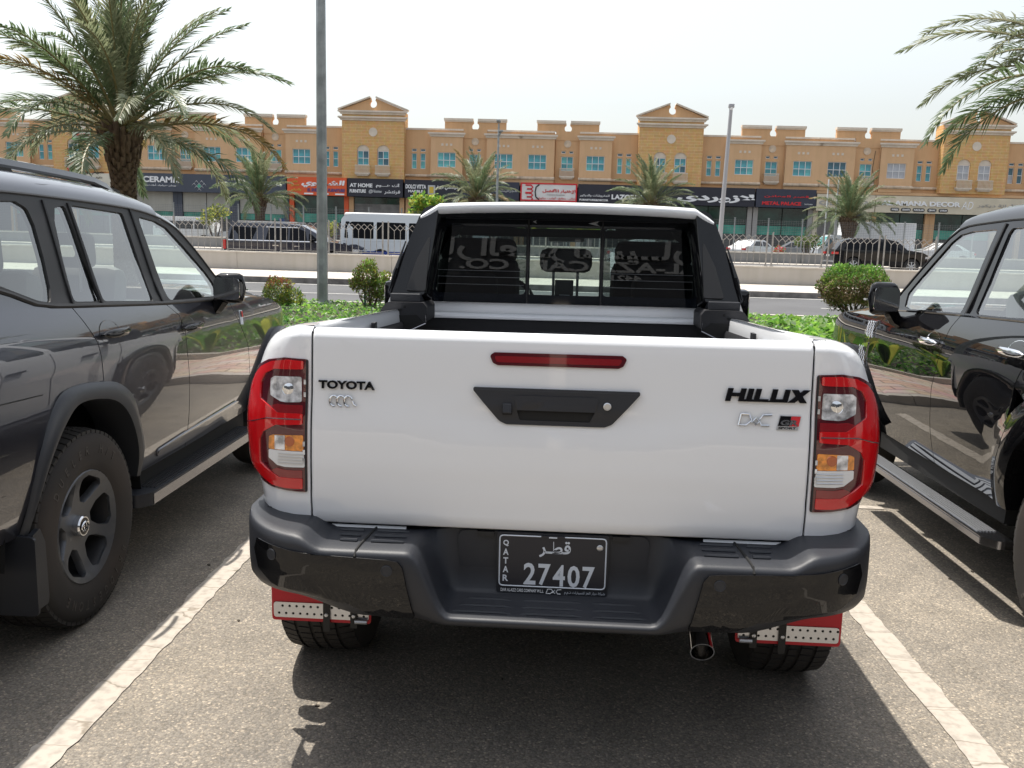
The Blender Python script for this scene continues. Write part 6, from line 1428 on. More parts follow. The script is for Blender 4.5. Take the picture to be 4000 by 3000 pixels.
# ------------------------------------------------------------------ shrubs
def leaf_cloud(name, parent, mats, pts, size, seed, up=.5, aspect=.45):
    """leaf-sized faces on the given points, several colours as separate parts"""
    rnd = random.Random(seed); bins = [MB() for _ in mats]; ws = [w_ for _, w_ in mats]
    for p, colr in pts:
        i = colr if colr is not None else rnd.choices(range(len(mats)), ws)[0]
        d = V((rnd.gauss(0, 1), rnd.gauss(0, 1), rnd.gauss(0, 1)+up)).normalized(); s = size*rnd.uniform(.6, 1.35)
        w_ = d.cross(V((rnd.gauss(0, 1), rnd.gauss(0, 1), rnd.gauss(0, 1)))).normalized(); nn = d.cross(w_); p = V(p)
        m = p+d*s*.5+nn*s*.08
        bins[i].add([p, m+w_*s*aspect*.5, p+d*s, m-w_*s*aspect*.5], [(0, 1, 2), (0, 2, 3)])
    for b, (m, _) in zip(bins, mats):
        if b.v: tag(b.build(name, m, parent, smooth=0, fix=False), kind='stuff')
def branches(o, base, tips, r, seed):
    rnd = random.Random(seed); q = MB()
    for t in tips:
        b = V(base)+V((rnd.uniform(-.04, .04), rnd.uniform(-.04, .04), 0)); t = V(t); m = b.lerp(t, .5)+V((rnd.uniform(-.08, .08), rnd.uniform(-.08, .08), .05)); q.tube([b, b.lerp(m, .5), m, m.lerp(t, .6), t], [r, r*.8, r*.6, r*.4, r*.15], 5)
    q.build('branches', wood, o)
def dome_pts(n, seed, c, rad, zr, hollow=.55, flat=-1.):
    rnd = random.Random(seed); out = []
    while len(out) < n:
        d = V((rnd.gauss(0, 1), rnd.gauss(0, 1), rnd.gauss(0, 1))).normalized(); k = hollow+(1-hollow)*rnd.random()**.5
        if d.z*k < flat: continue
        bump_ = 1+.10*sin(d.x*7+seed)+.08*sin(d.y*9+d.z*5)
        out.append(V(c)+V((d.x*rad[0]*k*bump_, d.y*rad[1]*k*bump_, d.z*zr*k*bump_)))
    return out
# low bush with reddish tips
o = thing('shrub', 'low bush with reddish brown tips in the planting left of the lamp post', 'shrub', (-5.95, 19.9, .0))
c_ = [(p, (1 if p.z > .42+random.uniform(-.1, .1) and random.random() < .6 else random.choice((0, 2, 3, 0)))) for p in dome_pts(2600, 4, (-.08, 0, .26), (.36, .36), .36, .5, -.7)+dome_pts(800, 6, (.28, -.05, .16), (.25, .25), .22, .5, -.7)]
leaf_cloud('leaves', o, [(LEAF[2], 1), (LEAF[4], 1), (LEAF[6], 1), (LEAF[0], 1)], c_, .055, 7, .9); branches(o, (0, 0, -.05), [(.2*cos(a), .2*sin(a), .35) for a in range(9)], .012, 1)
# upright half dry bush with a green stake
o = thing('shrub', 'upright half dry shrub tied to a green stake beside the pickup', 'shrub', (-3.90, 19.6, -.15))
pts = []
for cc, rr, zz, nn, br in (((-.08, 0, .85), .30, .32, 1500, .45), ((.22, .05, .62), .24, .30, 1300, .1), ((-.30, 0, .66), .16, .16, 450, .5), ((.05, 0, .45), .26, .2, 500, .5), ((.34, .1, .85), .12, .13, 220, .5), ((.0, 0, 1.08), .16, .16, 350, .1)):
    pts += [(p, random.choices((0, 1, 2, 3), ((1-br)*1.2, (1-br)*.8, br*.6, br*1.1))[0]) for p in dome_pts(nn, int(nn+cc[0]*9), cc, (rr, rr), zz, .35)]
leaf_cloud('leaves', o, [(LEAF[2], 1), (LEAF[1], 1), (LEAF[6], 1), (LEAF[3], 1)], pts, .06, 9, .8); branches(o, (0, 0, -.05), [(-.3, 0, .7), (.3, .1, .85), (-.1, .1, 1.0), (.2, 0, .7), (0, -.1, .9), (-.2, -.1, .5), (.1, 0, 1.15), (.35, 0, .5)], .020, 2)
MB().cyl((-.09, -.05, -.1), (-.10, -.05, .80), .022, 8).build('stake', pm('stake_green', (.02, .09, .06), .5), o)
leaf_dry = pm('leaf_dry', (.23, .15, .075), .6, noise=(4, .4))
# clipped round topiary
o = thing('clipped_bush', 'wide clipped bush, green on top and brown below, right of the pickup', 'bush', (6.36, 19.0, .05))
pts = []
for p in dome_pts(12500, 17, (0, 0, .74), (.76, .66), .47, .62, -.72):
    b_ = (1.17-p.z)/.42+random.uniform(-.4, .4); pts.append((p, (random.choices((0, 1), (2, 1))[0] if b_ < .25 else random.choices((0, 2), (1, 1.6))[0] if b_ < .8 else random.choices((2, 3), (1, 2.2))[0])))
leaf_cloud('leaves', o, [(LEAF[0], 1), (LEAF[1], 1), (LEAF[2], 1), (leaf_dry, 1)], pts, .06, 19, .8); branches(o, (.05, 0, -.1), [(.55*cos(a*.7), .5*sin(a*.7), .55+.12*(a % 3)) for a in range(16)], .03, 3)
pts = [(p, None) for p in dome_pts(260, 5, (-.32, 0, .36), (.22, .2), .14, .2)]; leaf_cloud('low_leaves', o, [(LEAF[0], 1), (LEAF[3], 2)], pts, .05, 4)
# ground cover in the planter
def ground_cover(name, label, x0, x1, y0, y1, n, size, mats, seed, hgt=.09, z0=.0):
    rnd = random.Random(seed); bins = [MB() for _ in mats]
    for _ in range(n):
        x, y = rnd.uniform(x0, x1), rnd.uniform(y0, y1); cl = .5+.5*sin(x*2.1+1.3*sin(y*1.7))*sin(y*1.9+.7*sin(x*1.1)); z = z0+hgt*(.35+.65*cl)*rnd.uniform(.35, 1)
        i = rnd.choices(range(len(mats)), [m[1]*(1+.8*(cl if k < 2 else 1-cl)) for k, m in enumerate(mats)])[0]
        a = rnd.uniform(0, 2*pi); t = rnd.uniform(-.1, .9); d = V((cos(a)*cos(t), sin(a)*cos(t), sin(t))); w_ = V((-sin(a), cos(a), rnd.uniform(-.4, .4))).normalized(); s = size*rnd.uniform(.6, 1.3); p = V((x, y, z)); nn = d.cross(w_)
        m = p+d*s*.42; bins[i].add([p, m+w_*s*.38+nn*s*.10, p+d*s, m-w_*s*.38+nn*s*.10, m], [(0, 1, 4), (1, 2, 4), (0, 4, 3), (4, 2, 3)])
    for b, (m, _) in zip(bins, mats):
        if b.v: o_ = b.build(name, m, None, smooth=0, fix=False); tag(o_, label, name.replace('_', ' '), kind='stuff')
ground_cover('ground_cover', 'bright green leafy ground cover filling the planted strip', -9, 10.5, 10.4, 16.0, 9000, .12, [(LEAF[0], 3), (LEAF[1], 2), (LEAF[5], 3)], 3)
ground_cover('ground_cover', 'bright green leafy ground cover filling the planted strip', -9.5, 12, 15.8, 20.75, 17000, .085, [(LEAF[0], 3), (LEAF[1], 3), (LEAF[5], 2)], 4, .08)
ground_cover('ground_cover', 'bright green leafy ground cover filling the planted strip', 4.5, 8, 15.5, 19.4, 1500, .17, [(LEAF[1], 2), (LEAF[0], 2)], 6, .11)
# broad leaved plants that show in the paintwork
pl = None
for i, (x, y) in enumerate(((-.9, 11.6), (-.2, 12.3), (.6, 11.4), (-1.5, 12.8), (1.5, 12.0))):
    lab = 'smallest broad leaved yellow green plant in the bed ahead of the pickup'
    if pl is None:
        o = thing('canna_plant', lab, 'plant', (x, y, .0), 0, 'canna plants in the bed')
        rnd = random.Random(3)
        for k in range(12):
            a = rnd.uniform(0, 2*pi); L_ = rnd.uniform(.45, .8); w_ = .08; rows = []
            for j in range(6):
                t = j/5; r_ = .05+L_*.5*t; zz = .05+L_*(t-.35*t*t); ww = w_*sin(pi*min(1, t*.93+.07))+.004
                rows.append([(r_*cos(a)-ww*sin(a)*u, r_*sin(a)+ww*cos(a)*u, zz+.03*abs(u)) for u in (-1, 0, 1)])
            MB().grid(rows).build('leaf', LEAF[(6, 0, 1)[k % 3]], o, smooth=40, fix=False)
        pl = o
    else: c = copy_tree(pl); c.location = (x, y, .0); c.rotation_euler.z = i*1.3; c.scale = (1+.1*i,)*3; c['label'] = ('', 'broad leaved yellow green plant farthest back but one in the bed', 'nearest broad leaved plant in the bed ahead of the pickup', 'farthest back broad leaved plant in the bed ahead of the grey SUV', 'rightmost and largest broad leaved plant in the bed')[i]
# trees beyond the fences
def small_tree(label, loc, h, rad, mats, n, size, seed, spread=.8, name='street_tree'):
    o = thing(name, label, 'tree', loc); rnd = random.Random(seed)
    tips = [(rad*.6*cos(a), rad*.6*sin(a), h*(.6+.3*rnd.random())) for a in [2*pi*k/7 for k in range(7)]]; branches(o, (0, 0, 0), tips, .07, seed)
    pts = []
    for k in range(9): pts += [(p, None) for p in dome_pts(n//9, seed+k, (rnd.uniform(-rad, rad)*.6, rnd.uniform(-rad, rad)*.6, h*(.55+.4*rnd.random())), (rad*.5, rad*.5), rad*.42*spread, .2)]
    leaf_cloud('leaves', o, mats, pts, size, seed, .3, .6); return o
small_tree('bright yellow green young tree behind the minibus, left of the pickup roof', (-8.2, 60.5, .5), 3.7, 1.2, [(LEAF[1], 2), (LEAF[6], 2), (LEAF[0], 1)], 1600, .26, 5)
small_tree('thin pale olive tree behind the mesh fence in front of the slate sign', (-23.9, 64, .5), 2.7, 1.2, [(LEAF[2], 2), (LEAF[6], 1)], 700, .2, 15)
small_tree('grey green round bush behind the barrier left of the white box truck', (17.2, 61.0, .5), 1.9, .95, [(LEAF[2], 3), (LEAF[5], 1)], 900, .16, 25, name='bush')
small_tree('low yellow flowering shrub behind the mesh fence beside the orange shop', (-15.2, 62.0, .5), 1.9, .8, [(LEAF[6], 2), (LEAF[2], 2)], 500, .16, 35, name='bush')
# ------------------------------------------------------------------ vehicles on the main road and behind the barrier
def fwheel(o, x, y, r, side, rim=alu, w=.22, nsp=5):
    wh = bpy.data.objects.new('wheel', None); link(wh, o); wh.location = (x, y, r); wh.empty_display_size = .1
    MB().lathe([(r*.62, -w/2), (r*.9, -w/2-.005), (r, -w/2+.03), (r, w/2-.03), (r*.9, w/2+.005), (r*.62, w/2), (r*.6, w/2-.03)], axis='Y', n=28).build('tyre', tyre_m, wh, smooth=40)
    q = MB(); yy = side*(w/2-.015)
    q.lathe([(r*.62, yy), (r*.58, yy*.98), (r*.56, yy*.6)], axis='Y', n=28); q.lathe([(0, yy), (r*.14, yy), (r*.14, yy*.8)], axis='Y', n=14)
    for k in range(nsp):
        a = 2*pi*k/nsp; q.box((r*.34*sin(a), yy*.93, r*.34*cos(a)), (r*.13, .03, r*.52), ry=a)
    q.build('rim', rim, wh, smooth=30); MB().lathe([(0, yy*.5), (r*.57, yy*.5)], axis='Y', n=20).build('brake_disc', under, wh, smooth=0)
    return wh
def far_car(name, label, cat, loc, prof, hw, belt, tuck, paint, windows, axles, wr, group=None, details=(), rz=0, trimline=None, rim=alu, nsp=5):
    """body from a side outline (x along the car, nose at +x), both sides tumbling in above the belt; the near side faces -y"""
    o = thing(name, label, cat, loc, rz, group)
    def hwz(z, x=0): return hw-.02*max(0, (.55-z))-tuck*max(0, z-belt)**1.15
    x0, x1 = min(p[0] for p in prof), max(p[0] for p in prof)
    def sidey(x, z):
        e = min(x-x0, x1-x); return hwz(z)-(.16*max(0, 1-e/.55)**2)
    pr = smooth_poly(prof, 3, closed=True) if False else rpoly(prof, .09, 3)
    ar = []
    for a in axles:
        ar.append([(a+(wr+.06)*cos(t), wr+(wr+.06)*sin(t)) for t in [2*pi*k/20 for k in range(20)]])
    base = min(p[1] for p in prof)
    out = []                                  # cut the wheel arches into the lower edge
    for p in pr: out.append(p)
    lowL = [p for p in pr if p[1] < base+.02]
    top = [p for p in pr if p[1] >= base+.02]
    # walk: the outline is given from lower rear, over the top, to lower front
    bot = []
    for a in sorted(axles, reverse=True):
        rr = wr+.055; t0 = math.asin(max(-1, min(1, (base-wr)/rr)))
        bot += [(a+rr*cos(t), wr+rr*sin(t)) for t in [t0+(pi-2*t0)*k/12 for k in range(13)]]
    poly = top+[p for p in bot]
    for s in (-1, 1):
        # u=x, v=z; outward normal is -y for s=-1
        panel('body_side', poly, lambda u, v: (u, s*sidey(u, v), v), paint, o, holes=[], cell=(.5, .12), thick=.0, sgn=-1 if s > 0 else 1)
        for n, w_, m in windows:
            panel(n, rpoly(w_, .04, 2), lambda u, v: (u, s*(sidey(u, v)+.006), v), m, o, cell=(.5, .12), sgn=-1 if s > 0 else 1)
        if trimline:
            for z, a, b, m, t in trimline: MB().tube([(x, s*(sidey(x, z)+.004), z) for x in np.linspace(a, b, 8)], t, 5).build('trim_strip', m, o)
        for a in axles: fwheel(o, a, s*(hw-.13), wr, s, rim, nsp=nsp)
    rows = [[(x, -sidey(x, z)+.0, z), (x, -sidey(x, z)*.93, z+.012*(1 if z > belt else 0)), (x, 0, z+.03*(1 if z > belt else 0)), (x, sidey(x, z)*.93, z+.012*(1 if z > belt else 0)), (x, sidey(x, z), z)] for x, z in top]
    MB().grid(rows).build('body_top', paint, o, smooth=50)
    MB().b2((x0+.1, -hw+.06, base+.05), (x1-.1, hw-.06, base+.22)).build('underbody', under, o, smooth=0)
    for f in details: f(o, sidey)
    return o
def quadglass(name, a, b, hw0, hw1, mat):
    """glass between two (x,z) edges across the car"""
    def f(o, sy):
        n = V((b[1]-a[1], -(b[0]-a[0]))).normalized()*.012
        MB().grid([[(a[0]+n.x*s_, t*hw0, a[1]+n.y*s_+.012) for t in (-1, 0, 1)] for s_ in (1,)]+[[(b[0]+n.x, t*hw1, b[1]+n.y+.02) for t in (-1, 0, 1)]]).build(name, mat, o, smooth=0)
    return f
def bxs(name, mat, *boxes, bevel=0): 
    def f(o, sy):
        q = MB()
        for a, b in boxes: q.b2(a, b)
        q.build(name, mat, o, smooth=0, bevel=bevel)
    return f
van_dark = pm('dark_blue_paint', (.010, .012, .030), .25, coat=1.); bus_white = pm('bus_white', (.66, .70, .74), .35, coat=.5); bus_roof = pm('bus_roof', (.80, .80, .79), .4); bus_blue = pm('bus_blue', (.02, .05, .28), .35, coat=.5)
# long dark estate-like SUV in the near lane
zr = ZR(38.3)-.14
far_car('long_suv', 'long dark blue SUV with pale roof line passing behind the steel fence at left', 'SUV', (-10.75, 38.3, zr),
    [(-2.85, .42), (-2.88, .95), (-2.80, 1.22), (-2.55, 1.86), (-2.2, 1.95), (-.3, 1.95), (.45, 1.90), (1.02, 1.62), (1.50, 1.27), (2.35, 1.17), (2.72, 1.05), (2.84, .85), (2.82, .42)], .98, 1.22, .24, van_dark,
    [('side_window', [(-2.62, 1.27), (-1.62, 1.27), (-1.42, 1.76), (-2.48, 1.80)], far_glass), ('side_window', [(-1.05, 1.27), (-.12, 1.26), (-.12, 1.78), (-.93, 1.79)], far_glass), ('side_window', [(-.04, 1.26), (.70, 1.24), (.62, 1.66), (.30, 1.78), (-.04, 1.79)], far_glass), ('side_window', [(.76, 1.24), (1.22, 1.26), (.90, 1.52), (.76, 1.60)], far_glass)],
    [-1.75, 1.75], .42, details=[quadglass('windscreen', (.50, 1.88), (1.46, 1.28), .70, .84, far_glass), bxs('tail_light', red_lens, ((-2.90, -.96, .86), (-2.74, -.80, 1.24)), ((-2.90, .80, .86), (-2.74, .96, 1.24))), bxs('headlight', clear_refl, ((2.55, -.93, .82), (2.82, -.60, .98)), ((2.55, .60, .82), (2.82, .93, .98))), bxs('fog_lamp', white_lens, ((2.70, -.92, .60), (2.86, -.72, .72))), bxs('grille', chrome, ((2.80, -.55, .80), (2.90, .55, .86)), ((2.80, -.55, .90), (2.90, .55, .95))), bxs('roof_rail', alu, ((-2.3, -.66, 2.0), (.2, -.62, 2.04)), ((-2.3, .62, 2.0), (.2, .66, 2.04))),
        bxs('door_mirror', gloss_black, ((.85, -1.18, 1.20), (1.05, -.95, 1.36)), bevel=.03), bxs('door_handle', chrome, ((-.75, -1.0, 1.04), (-.5, -.97, 1.07)), ((.15, -1.0, 1.03), (.4, -.97, 1.06)))], trimline=[(1.235, -2.7, 1.2, chrome, .026), (1.80, -1.05, .3, chrome, .018)])
# white minibus behind it
zr = ZR(42.2)
far_car('minibus', 'white minibus with a blue skirt and dark windows beside the tall lamp post', 'minibus', (-6.15, 42.2, zr-.1),
    [(-3.45, .40), (-3.48, 1.0), (-3.40, 2.15), (-3.22, 2.36), (-2.8, 2.42), (2.5, 2.42), (3.0, 2.30), (3.35, 1.35), (3.48, 1.0), (3.45, .40)], 1.0, 1.25, .05, bus_white,
    [('side_window', [(-3.24, 1.32), (-1.88, 1.30), (-1.88, 2.06), (-3.18, 2.06)], far_glass), ('side_window', [(-1.74, 1.30), (-.42, 1.30), (-.42, 2.05), (-1.74, 2.06)], far_glass), ('side_window', [(-.26, 1.30), (1.05, 1.30), (1.05, 2.05), (-.26, 2.05)], far_glass), ('side_window', [(1.2, 1.30), (2.7, 1.30), (2.5, 2.05), (1.2, 2.05)], far_glass), ('blue_skirt', [(-3.40, .42), (3.40, .42), (3.40, .74), (-3.40, .74)], bus_blue)],
    [-1.55, 2.2], .40, details=[bxs('roof_panel', bus_roof, ((-3.25, -.93, 2.26), (2.7, .93, 2.47)), bevel=.09), bxs('rear_window', g_dark, ((-3.47, -.8, 1.35), (-3.42, .8, 2.05)))], trimline=[(1.22, -3.3, 3.2, bus_white, .012)])
# black SUV on the right
zr = ZR(47)+.06
far_car('black_car', 'black SUV with silver wheels driving behind the steel fence at right', 'SUV', (16.72, 47.0, zr),
    [(-2.35, .40), (-2.42, .85), (-2.32, 1.14), (-1.98, 1.60), (-1.5, 1.72), (.2, 1.72), (.75, 1.60), (1.20, 1.20), (1.95, 1.10), (2.28, .96), (2.36, .65), (2.32, .40)], .95, 1.12, .34, far_black,
    [('side_window', [(-1.98, 1.18), (-1.20, 1.16), (-1.10, 1.53), (-1.68, 1.53)], far_glass), ('side_window', [(-1.12, 1.16), (-.28, 1.15), (-.28, 1.58), (-1.02, 1.57)], far_glass), ('side_window', [(-.20, 1.15), (.95, 1.15), (.56, 1.49), (.35, 1.57), (-.20, 1.58)], far_glass)],
    [-1.42, 1.45], .39, details=[quadglass('windscreen', (.79, 1.57), (1.17, 1.22), .66, .80, far_glass), quadglass('rear_window', (-2.29, 1.18), (-2.0, 1.57), .74, .64, g_navy), bxs('tail_light', red_lens, ((-2.43, -.93, .92), (-2.2, -.5, 1.03)), ((-2.43, .5, .92), (-2.2, .93, 1.03))), bxs('number_plate', white_lens, ((-2.445, -.26, .80), (-2.42, .26, .90))), bxs('rear_bumper_trim', alu, ((-2.46, -.85, .52), (-2.38, .85, .58))), bxs('door_mirror', gloss_black, ((.60, -1.12, 1.08), (.78, -.92, 1.2)), bevel=.03), bxs('headlight', clear_refl, ((2.08, -.90, .80), (2.3, -.55, .9))), bxs('side_marker', pm('marker_red', (.5, .03, .02), .3), ((2.22, -.94, .62), (2.3, -.86, .72))), bxs('roof_rail', dark_chrome, ((-1.5, -.66, 1.71), (.2, -.62, 1.75)))], nsp=7)
# white box truck, cab towards the left
o = thing('box_truck', 'white van-fronted box truck with a big plain grey white box at right', 'truck', (22.2, 66.0, .55))
MB().b2((-1.25, -1.05, .75), (3.45, 1.05, 2.85)).build('cargo_box', pm('box_grey', (.68, .69, .71), .5, noise=(.5, .05)), o, smooth=0); MB().b2((-1.28, -1.07, 2.83), (3.48, 1.07, 2.90)).b2((3.42, -1.07, .72), (3.50, 1.07, 2.83)).b2((-1.29, -1.07, .72), (-1.22, 1.07, 2.83)).build('box_edge', bus_roof, o, smooth=0)
panel('cab', rpoly([(-3.15, .35), (-3.15, .95), (-2.92, 1.15), (-2.45, 1.85), (-2.2, 1.95), (-1.3, 1.95), (-1.3, .35)], .08, 3), lambda u, v: (u, -.95+.12*max(0, v-1.1), v), bus_white, o, cell=.3); panel('cab', rpoly([(-3.15, .35), (-3.15, .95), (-2.92, 1.15), (-2.45, 1.85), (-2.2, 1.95), (-1.3, 1.95), (-1.3, .35)], .08, 3), lambda u, v: (u, .95-.12*max(0, v-1.1), v), bus_white, o, cell=.3, sgn=-1)
MB().grid([[(x, y, z) for y in (-.95+.12*max(0, z-1.1), .95-.12*max(0, z-1.1))] for x, z in ((-3.15, .35), (-3.16, .95), (-2.93, 1.15), (-2.45, 1.85), (-2.2, 1.95), (-1.3, 1.95))]).build('cab_front', bus_white, o, smooth=40)
panel('side_window', rpoly([(-2.72, 1.15), (-2.35, 1.70), (-1.85, 1.72), (-1.85, 1.12)], .05), lambda u, v: (u, -.957+.12*max(0, v-1.1), v), g_navy, o, cell=.3); MB().grid([[(-2.915, -.82, 1.20), (-2.915, .82, 1.20)], [(-2.475, -.76, 1.83), (-2.475, .76, 1.83)]]).build('windscreen', g_teal2, o, smooth=0)
for x in (-2.35, 2.2): [fwheel(o, x, s*.88, .36, s, dark_chrome) for s in (-1, 1)]
MB().b2((-2.3, -.7, .45), (3.4, .7, .75)).build('chassis', under, o, smooth=0)
# parked cars
car_prof = [(-2.2, .32), (-2.28, .75), (-2.15, .96), (-1.75, 1.02), (-1.15, 1.38), (-.75, 1.45), (.05, 1.44), (.75, 1.02), (1.75, .88), (2.15, .72), (2.22, .32)]
car_win = [('side_window', [(-1.35, 1.03), (-.35, 1.0), (-.38, 1.36), (-.98, 1.35)], g_dark), ('side_window', [(-.27, 1.0), (.58, 1.0), (.05, 1.34), (-.27, 1.36)], g_dark)]
car_det = [quadglass('windscreen', (.12, 1.42), (.74, 1.04), .58, .72, g_dark), quadglass('rear_window', (-1.70, 1.04), (-1.18, 1.38), .72, .58, g_dark), bxs('headlight', clear_refl, ((1.95, -.80, .62), (2.19, -.5, .74)), ((1.95, .5, .62), (2.19, .8, .74))), bxs('tail_light', red_lens, ((-2.29, -.8, .72), (-2.15, -.5, .86)), ((-2.29, .5, .72), (-2.15, .8, .86)))]
wc = pm('parked_white', (.75, .76, .77), .3, coat=1.); sc = pm('parked_silver', (.35, .36, .38), .3, .5, coat=1.); rc = pm('parked_red', (.45, .03, .03), .3, coat=1.); gc = pm('parked_gold', (.40, .34, .2), .35, .4, coat=.6)
gp = 'cars parked in front of the shops'
far_car('parked_car', 'white parked car beyond the barrier just right of the thin pole', 'car', (15.0, 66.5, .55), car_prof, .86, .98, .42, wc, car_win, [-1.35, 1.35], .32, gp, car_det, rz=R(40))
far_car('parked_car', 'white saloon parked beside the box truck at far right', 'car', (27.4, 65.0, .62), car_prof, .86, .98, .42, wc, car_win, [-1.35, 1.35], .32, gp, car_det, rz=R(180))
far_car('parked_car', 'second white car parked behind the saloon at far right', 'car', (28.9, 69.0, .70), car_prof, .86, .98, .42, wc, car_win, [-1.35, 1.35], .32, gp, car_det, rz=R(180))
far_car('parked_car', 'silver car parked between the round bush and the box truck', 'car', (17.9, 68.0, .55), car_prof, .86, .98, .42, sc, car_win, [-1.35, 1.35], .32, gp, car_det, rz=R(170))
far_car('parked_car', 'tan car parked behind the round grey green bush', 'car', (16.4, 72, .55), car_prof, .86, .98, .42, gc, car_win, [-1.35, 1.35], .32, gp, car_det, rz=R(15))
far_car('parked_car', 'red car parked behind the bonnet of the long dark SUV', 'car', (-9.3, 66, .55), car_prof, .86, .98, .42, rc, car_win, [-1.35, 1.35], .32, gp, car_det, rz=R(0))
far_car('parked_car', 'white car partly hidden behind the rear of the long dark SUV', 'car', (-22.4, 65, .55), car_prof, .86, .98, .42, wc, car_win, [-1.35, 1.35], .32, gp, car_det, rz=R(190))
far_car('parked_car', 'dark car parked in front of the orange shop', 'car', (-17.5, 70, .55), car_prof, .86, .98, .42, van_dark, car_win, [-1.35, 1.35], .32, gp, car_det, rz=R(0))
far_car('parked_minibus', 'small white bus parked behind the mesh fence in front of the slate sign', 'minibus', (-26.6, 66, .55), [(-2.3, .35), (-2.34, 1.0), (-2.25, 1.75), (-2.0, 1.98), (1.5, 1.98), (1.95, 1.75), (2.3, 1.0), (2.3, .35)], .9, 1.1, .08, bus_roof,
    [('side_window', [(-2.1, 1.12), (-.7, 1.12), (-.7, 1.68), (-2.05, 1.68)], g_dark), ('side_window', [(-.6, 1.12), (.7, 1.12), (.7, 1.68), (-.6, 1.68)], g_dark), ('side_window', [(.8, 1.12), (1.85, 1.12), (1.6, 1.68), (.8, 1.68)], g_dark)], [-1.4, 1.5], .34)
# half seen white car at the right edge of the pickup
far_car('white_car', 'nose of a white car showing beside the right edge of the pickup roof', 'car', (5.15, 45.6, ZR(45.6)), car_prof, .88, .98, .42, wc, car_win, [-1.35, 1.35], .33, None, car_det)
# red flower tubs and loose things on the kerb
o = thing('planter_pot', 'red and orange flower tubs on the barrier kerb right of the thin pole', 'flower pot', (15.1, 60.2, .55))
MB().lathe([(.25, 0), (.34, .55), (.30, .55)], axis='Z', n=14).build('pot', rc, o); leaf_cloud('flowers', o, [(ink['red'], 2), (LEAF[0], 1), (LEAF[6], .5)], [(p, None) for p in dome_pts(260, 3, (0, 0, .75), (.45, .4), .3, .2)], .14, 3)
# ------------------------------------------------------------------ poles
o = thing('lamp_post', 'tall grey octagonal lamp post rising out of the planted strip at left', 'lamp post', (-5.16, 20.45, .0))
pole = MB(); rows = [[(r*cos(2*pi*(k+.5)/8), r*sin(2*pi*(k+.5)/8), z) for k in range(8)] for r, z in ((.125, 0), (.119, 2), (.106, 6), (.092, 10))]
pole.grid(rows, closed_u=True).build('pole', galv, o, smooth=20); MB().box((0, 0, .03), (.42, .42, .05)).build('base_plate', galv, o, smooth=0)
MB().tube([(0, 0, 9.9), (.5, -.3, 10.4), (1.4, -.8, 10.5)], .04, 8).build('arm', galv, o); MB().box((1.7, -.95, 10.5), (.8, .28, .1), rz=-.5).build('lamp_head', galv, o, bevel=.03)
for s in (-1, 1):
    for t in (-1, 1): MB().cyl((s*.16, t*.16, .05), (s*.16, t*.16, .1), .02, 6).build('anchor_bolt', galv, o)
MB().box((.0, -.118, .62), (.10, .012, .30)).build('access_door', galv, o, smooth=0, bevel=.004)
o = thing('camera_pole', 'slim pale pole with a small camera on top right of the pickup roof', 'pole', (6.20, 33.0, .16))
MB().tube([(-.10, 0, 0), (.04, 0, 6.2)], [.095, .062], 12).build('pole', pm('pole_grey', (.38, .38, .40), .5, .3), o); MB().box((.045, 0, 6.27), (.19, .16, .13)).build('cap_box', MATS['pole_grey'], o, bevel=.01); MB().lathe([(0, -.11), (.05, -.08), (.06, 0)], (.05, -.03, 6.22), 'Z', 10).build('camera_dome', ink['white'], o)
o = thing('street_light', 'thin distant street light pole above the left part of the pickup roof', 'street light', (-3.35, 57.0, .5))
MB().tube([(0, 0, 0), (0, 0, 8.1)], [.10, .055], 8).build('pole', galv, o); MB().tube([(0, 0, 7.3), (.16, -.1, 7.6)], .05, 6).build('bracket', galv, o); MB().box((0, -.3, 8.2), (.24, .75, .12)).build('lamp_head', galv, o, bevel=.03); MB().box((.16, -.2, 7.62), (.26, .4, .1)).build('lower_lamp', galv, o, bevel=.02)
for i, (x, l) in enumerate(((18.5, 'left one of two thin white flag poles in front of the green shop glass'), (19.15, 'right one of two thin white flag poles in front of the green shop glass'))):
    o = thing('flag_pole', l, 'pole', (x, 62.0, .5), 0, 'thin white poles'); MB().cyl((0, 0, 0), (0, 0, 5.6), .05, 8).build('pole', ink['white'], o)
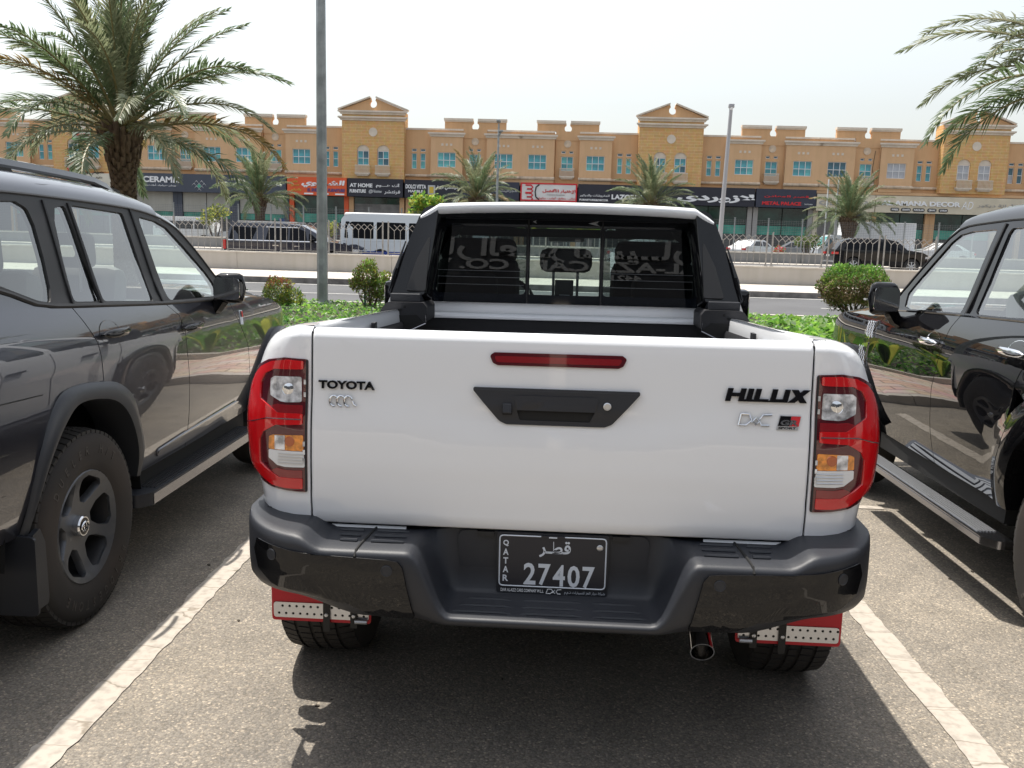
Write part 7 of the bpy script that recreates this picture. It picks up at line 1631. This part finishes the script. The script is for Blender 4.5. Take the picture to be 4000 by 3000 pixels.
for x in (-18.6, -14.2):
    o = thing('parking_sign', 'small blue parking sign behind the mesh fence, '+('left one beside the leftmost small palm' if x < -16 else 'right one beside the lamp post'), 'sign', (x, 62.5, .5), 0, 'blue parking signs'); MB().cyl((0, 0, 0), (0, 0, 1.75), .03, 6).build('post', galv, o); MB().b2((-.2, -.06, 1.35), (.2, -.035, 2.05)).build('board', pm('sign_blue', (.03, .10, .35), .5), o, smooth=0)
# ------------------------------------------------------------------ the showroom behind the camera: it only shows as reflections
sh = thing('showroom_building', 'showroom front with grey company lettering, seen reflected in the rear window', 'building', (0, -14.5, 0))
MB().b2((-26, -8, 0), (26, 0, 3.0)).build('wall', pm('showroom_dark', (.045, .05, .055), .2), sh, smooth=0)
MB().b2((-26, -8, 3.0), (26, .25, 7.6)).build('fascia', pm('fascia_dark', (.03, .032, .038), .5), sh, smooth=0)
MB().b2((-40, .4, .0), (40, 3.5, .12)).build('forecourt', walk_m, sh, smooth=0)
for k in range(9): MB().b2((-25.5+k*6.2, .02, 0), (-25.1+k*6.2, .3, 3.0)).build('pillar', cream, sh, smooth=0)
gl_ = pm('sign_grey_letters', (.32, .33, .34), .5)
txt('lettering', 'DIAR AL-AZZ CARS CO. W.L.L', -.2, .27, 3.93, 10, .27, gl_, sh, ext=.05, bold=.03, flip=-1); txt('lettering', 'ديــار العـــز للسيــارات', -.5, .27, 4.30, 8.5, .62, gl_, sh, ext=.05, bold=.03, flip=-1); txt('lettering', '4421 5057', .6, .27, 3.66, 1.8, .14, gl_, sh, ext=.05, bold=.03, flip=-1)
# ------------------------------------------------------------------ small litter and leaves on the asphalt
rnd = random.Random(77); q = MB()
for _ in range(60):
    x, y = rnd.uniform(-3.2, 3.2), rnd.uniform(1.4, 4.5); a = rnd.uniform(0, 6.3); s = rnd.uniform(.004, .011)
    q.box((x, y, s*.25), (s*1.5, s, s*.6), rz=a)
tag(q.build('grit', pm('grit_brown', (.05, .04, .03), .9), smooth=0), 'tiny bits of dark grit scattered on the parking bay asphalt', 'grit', kind='stuff')
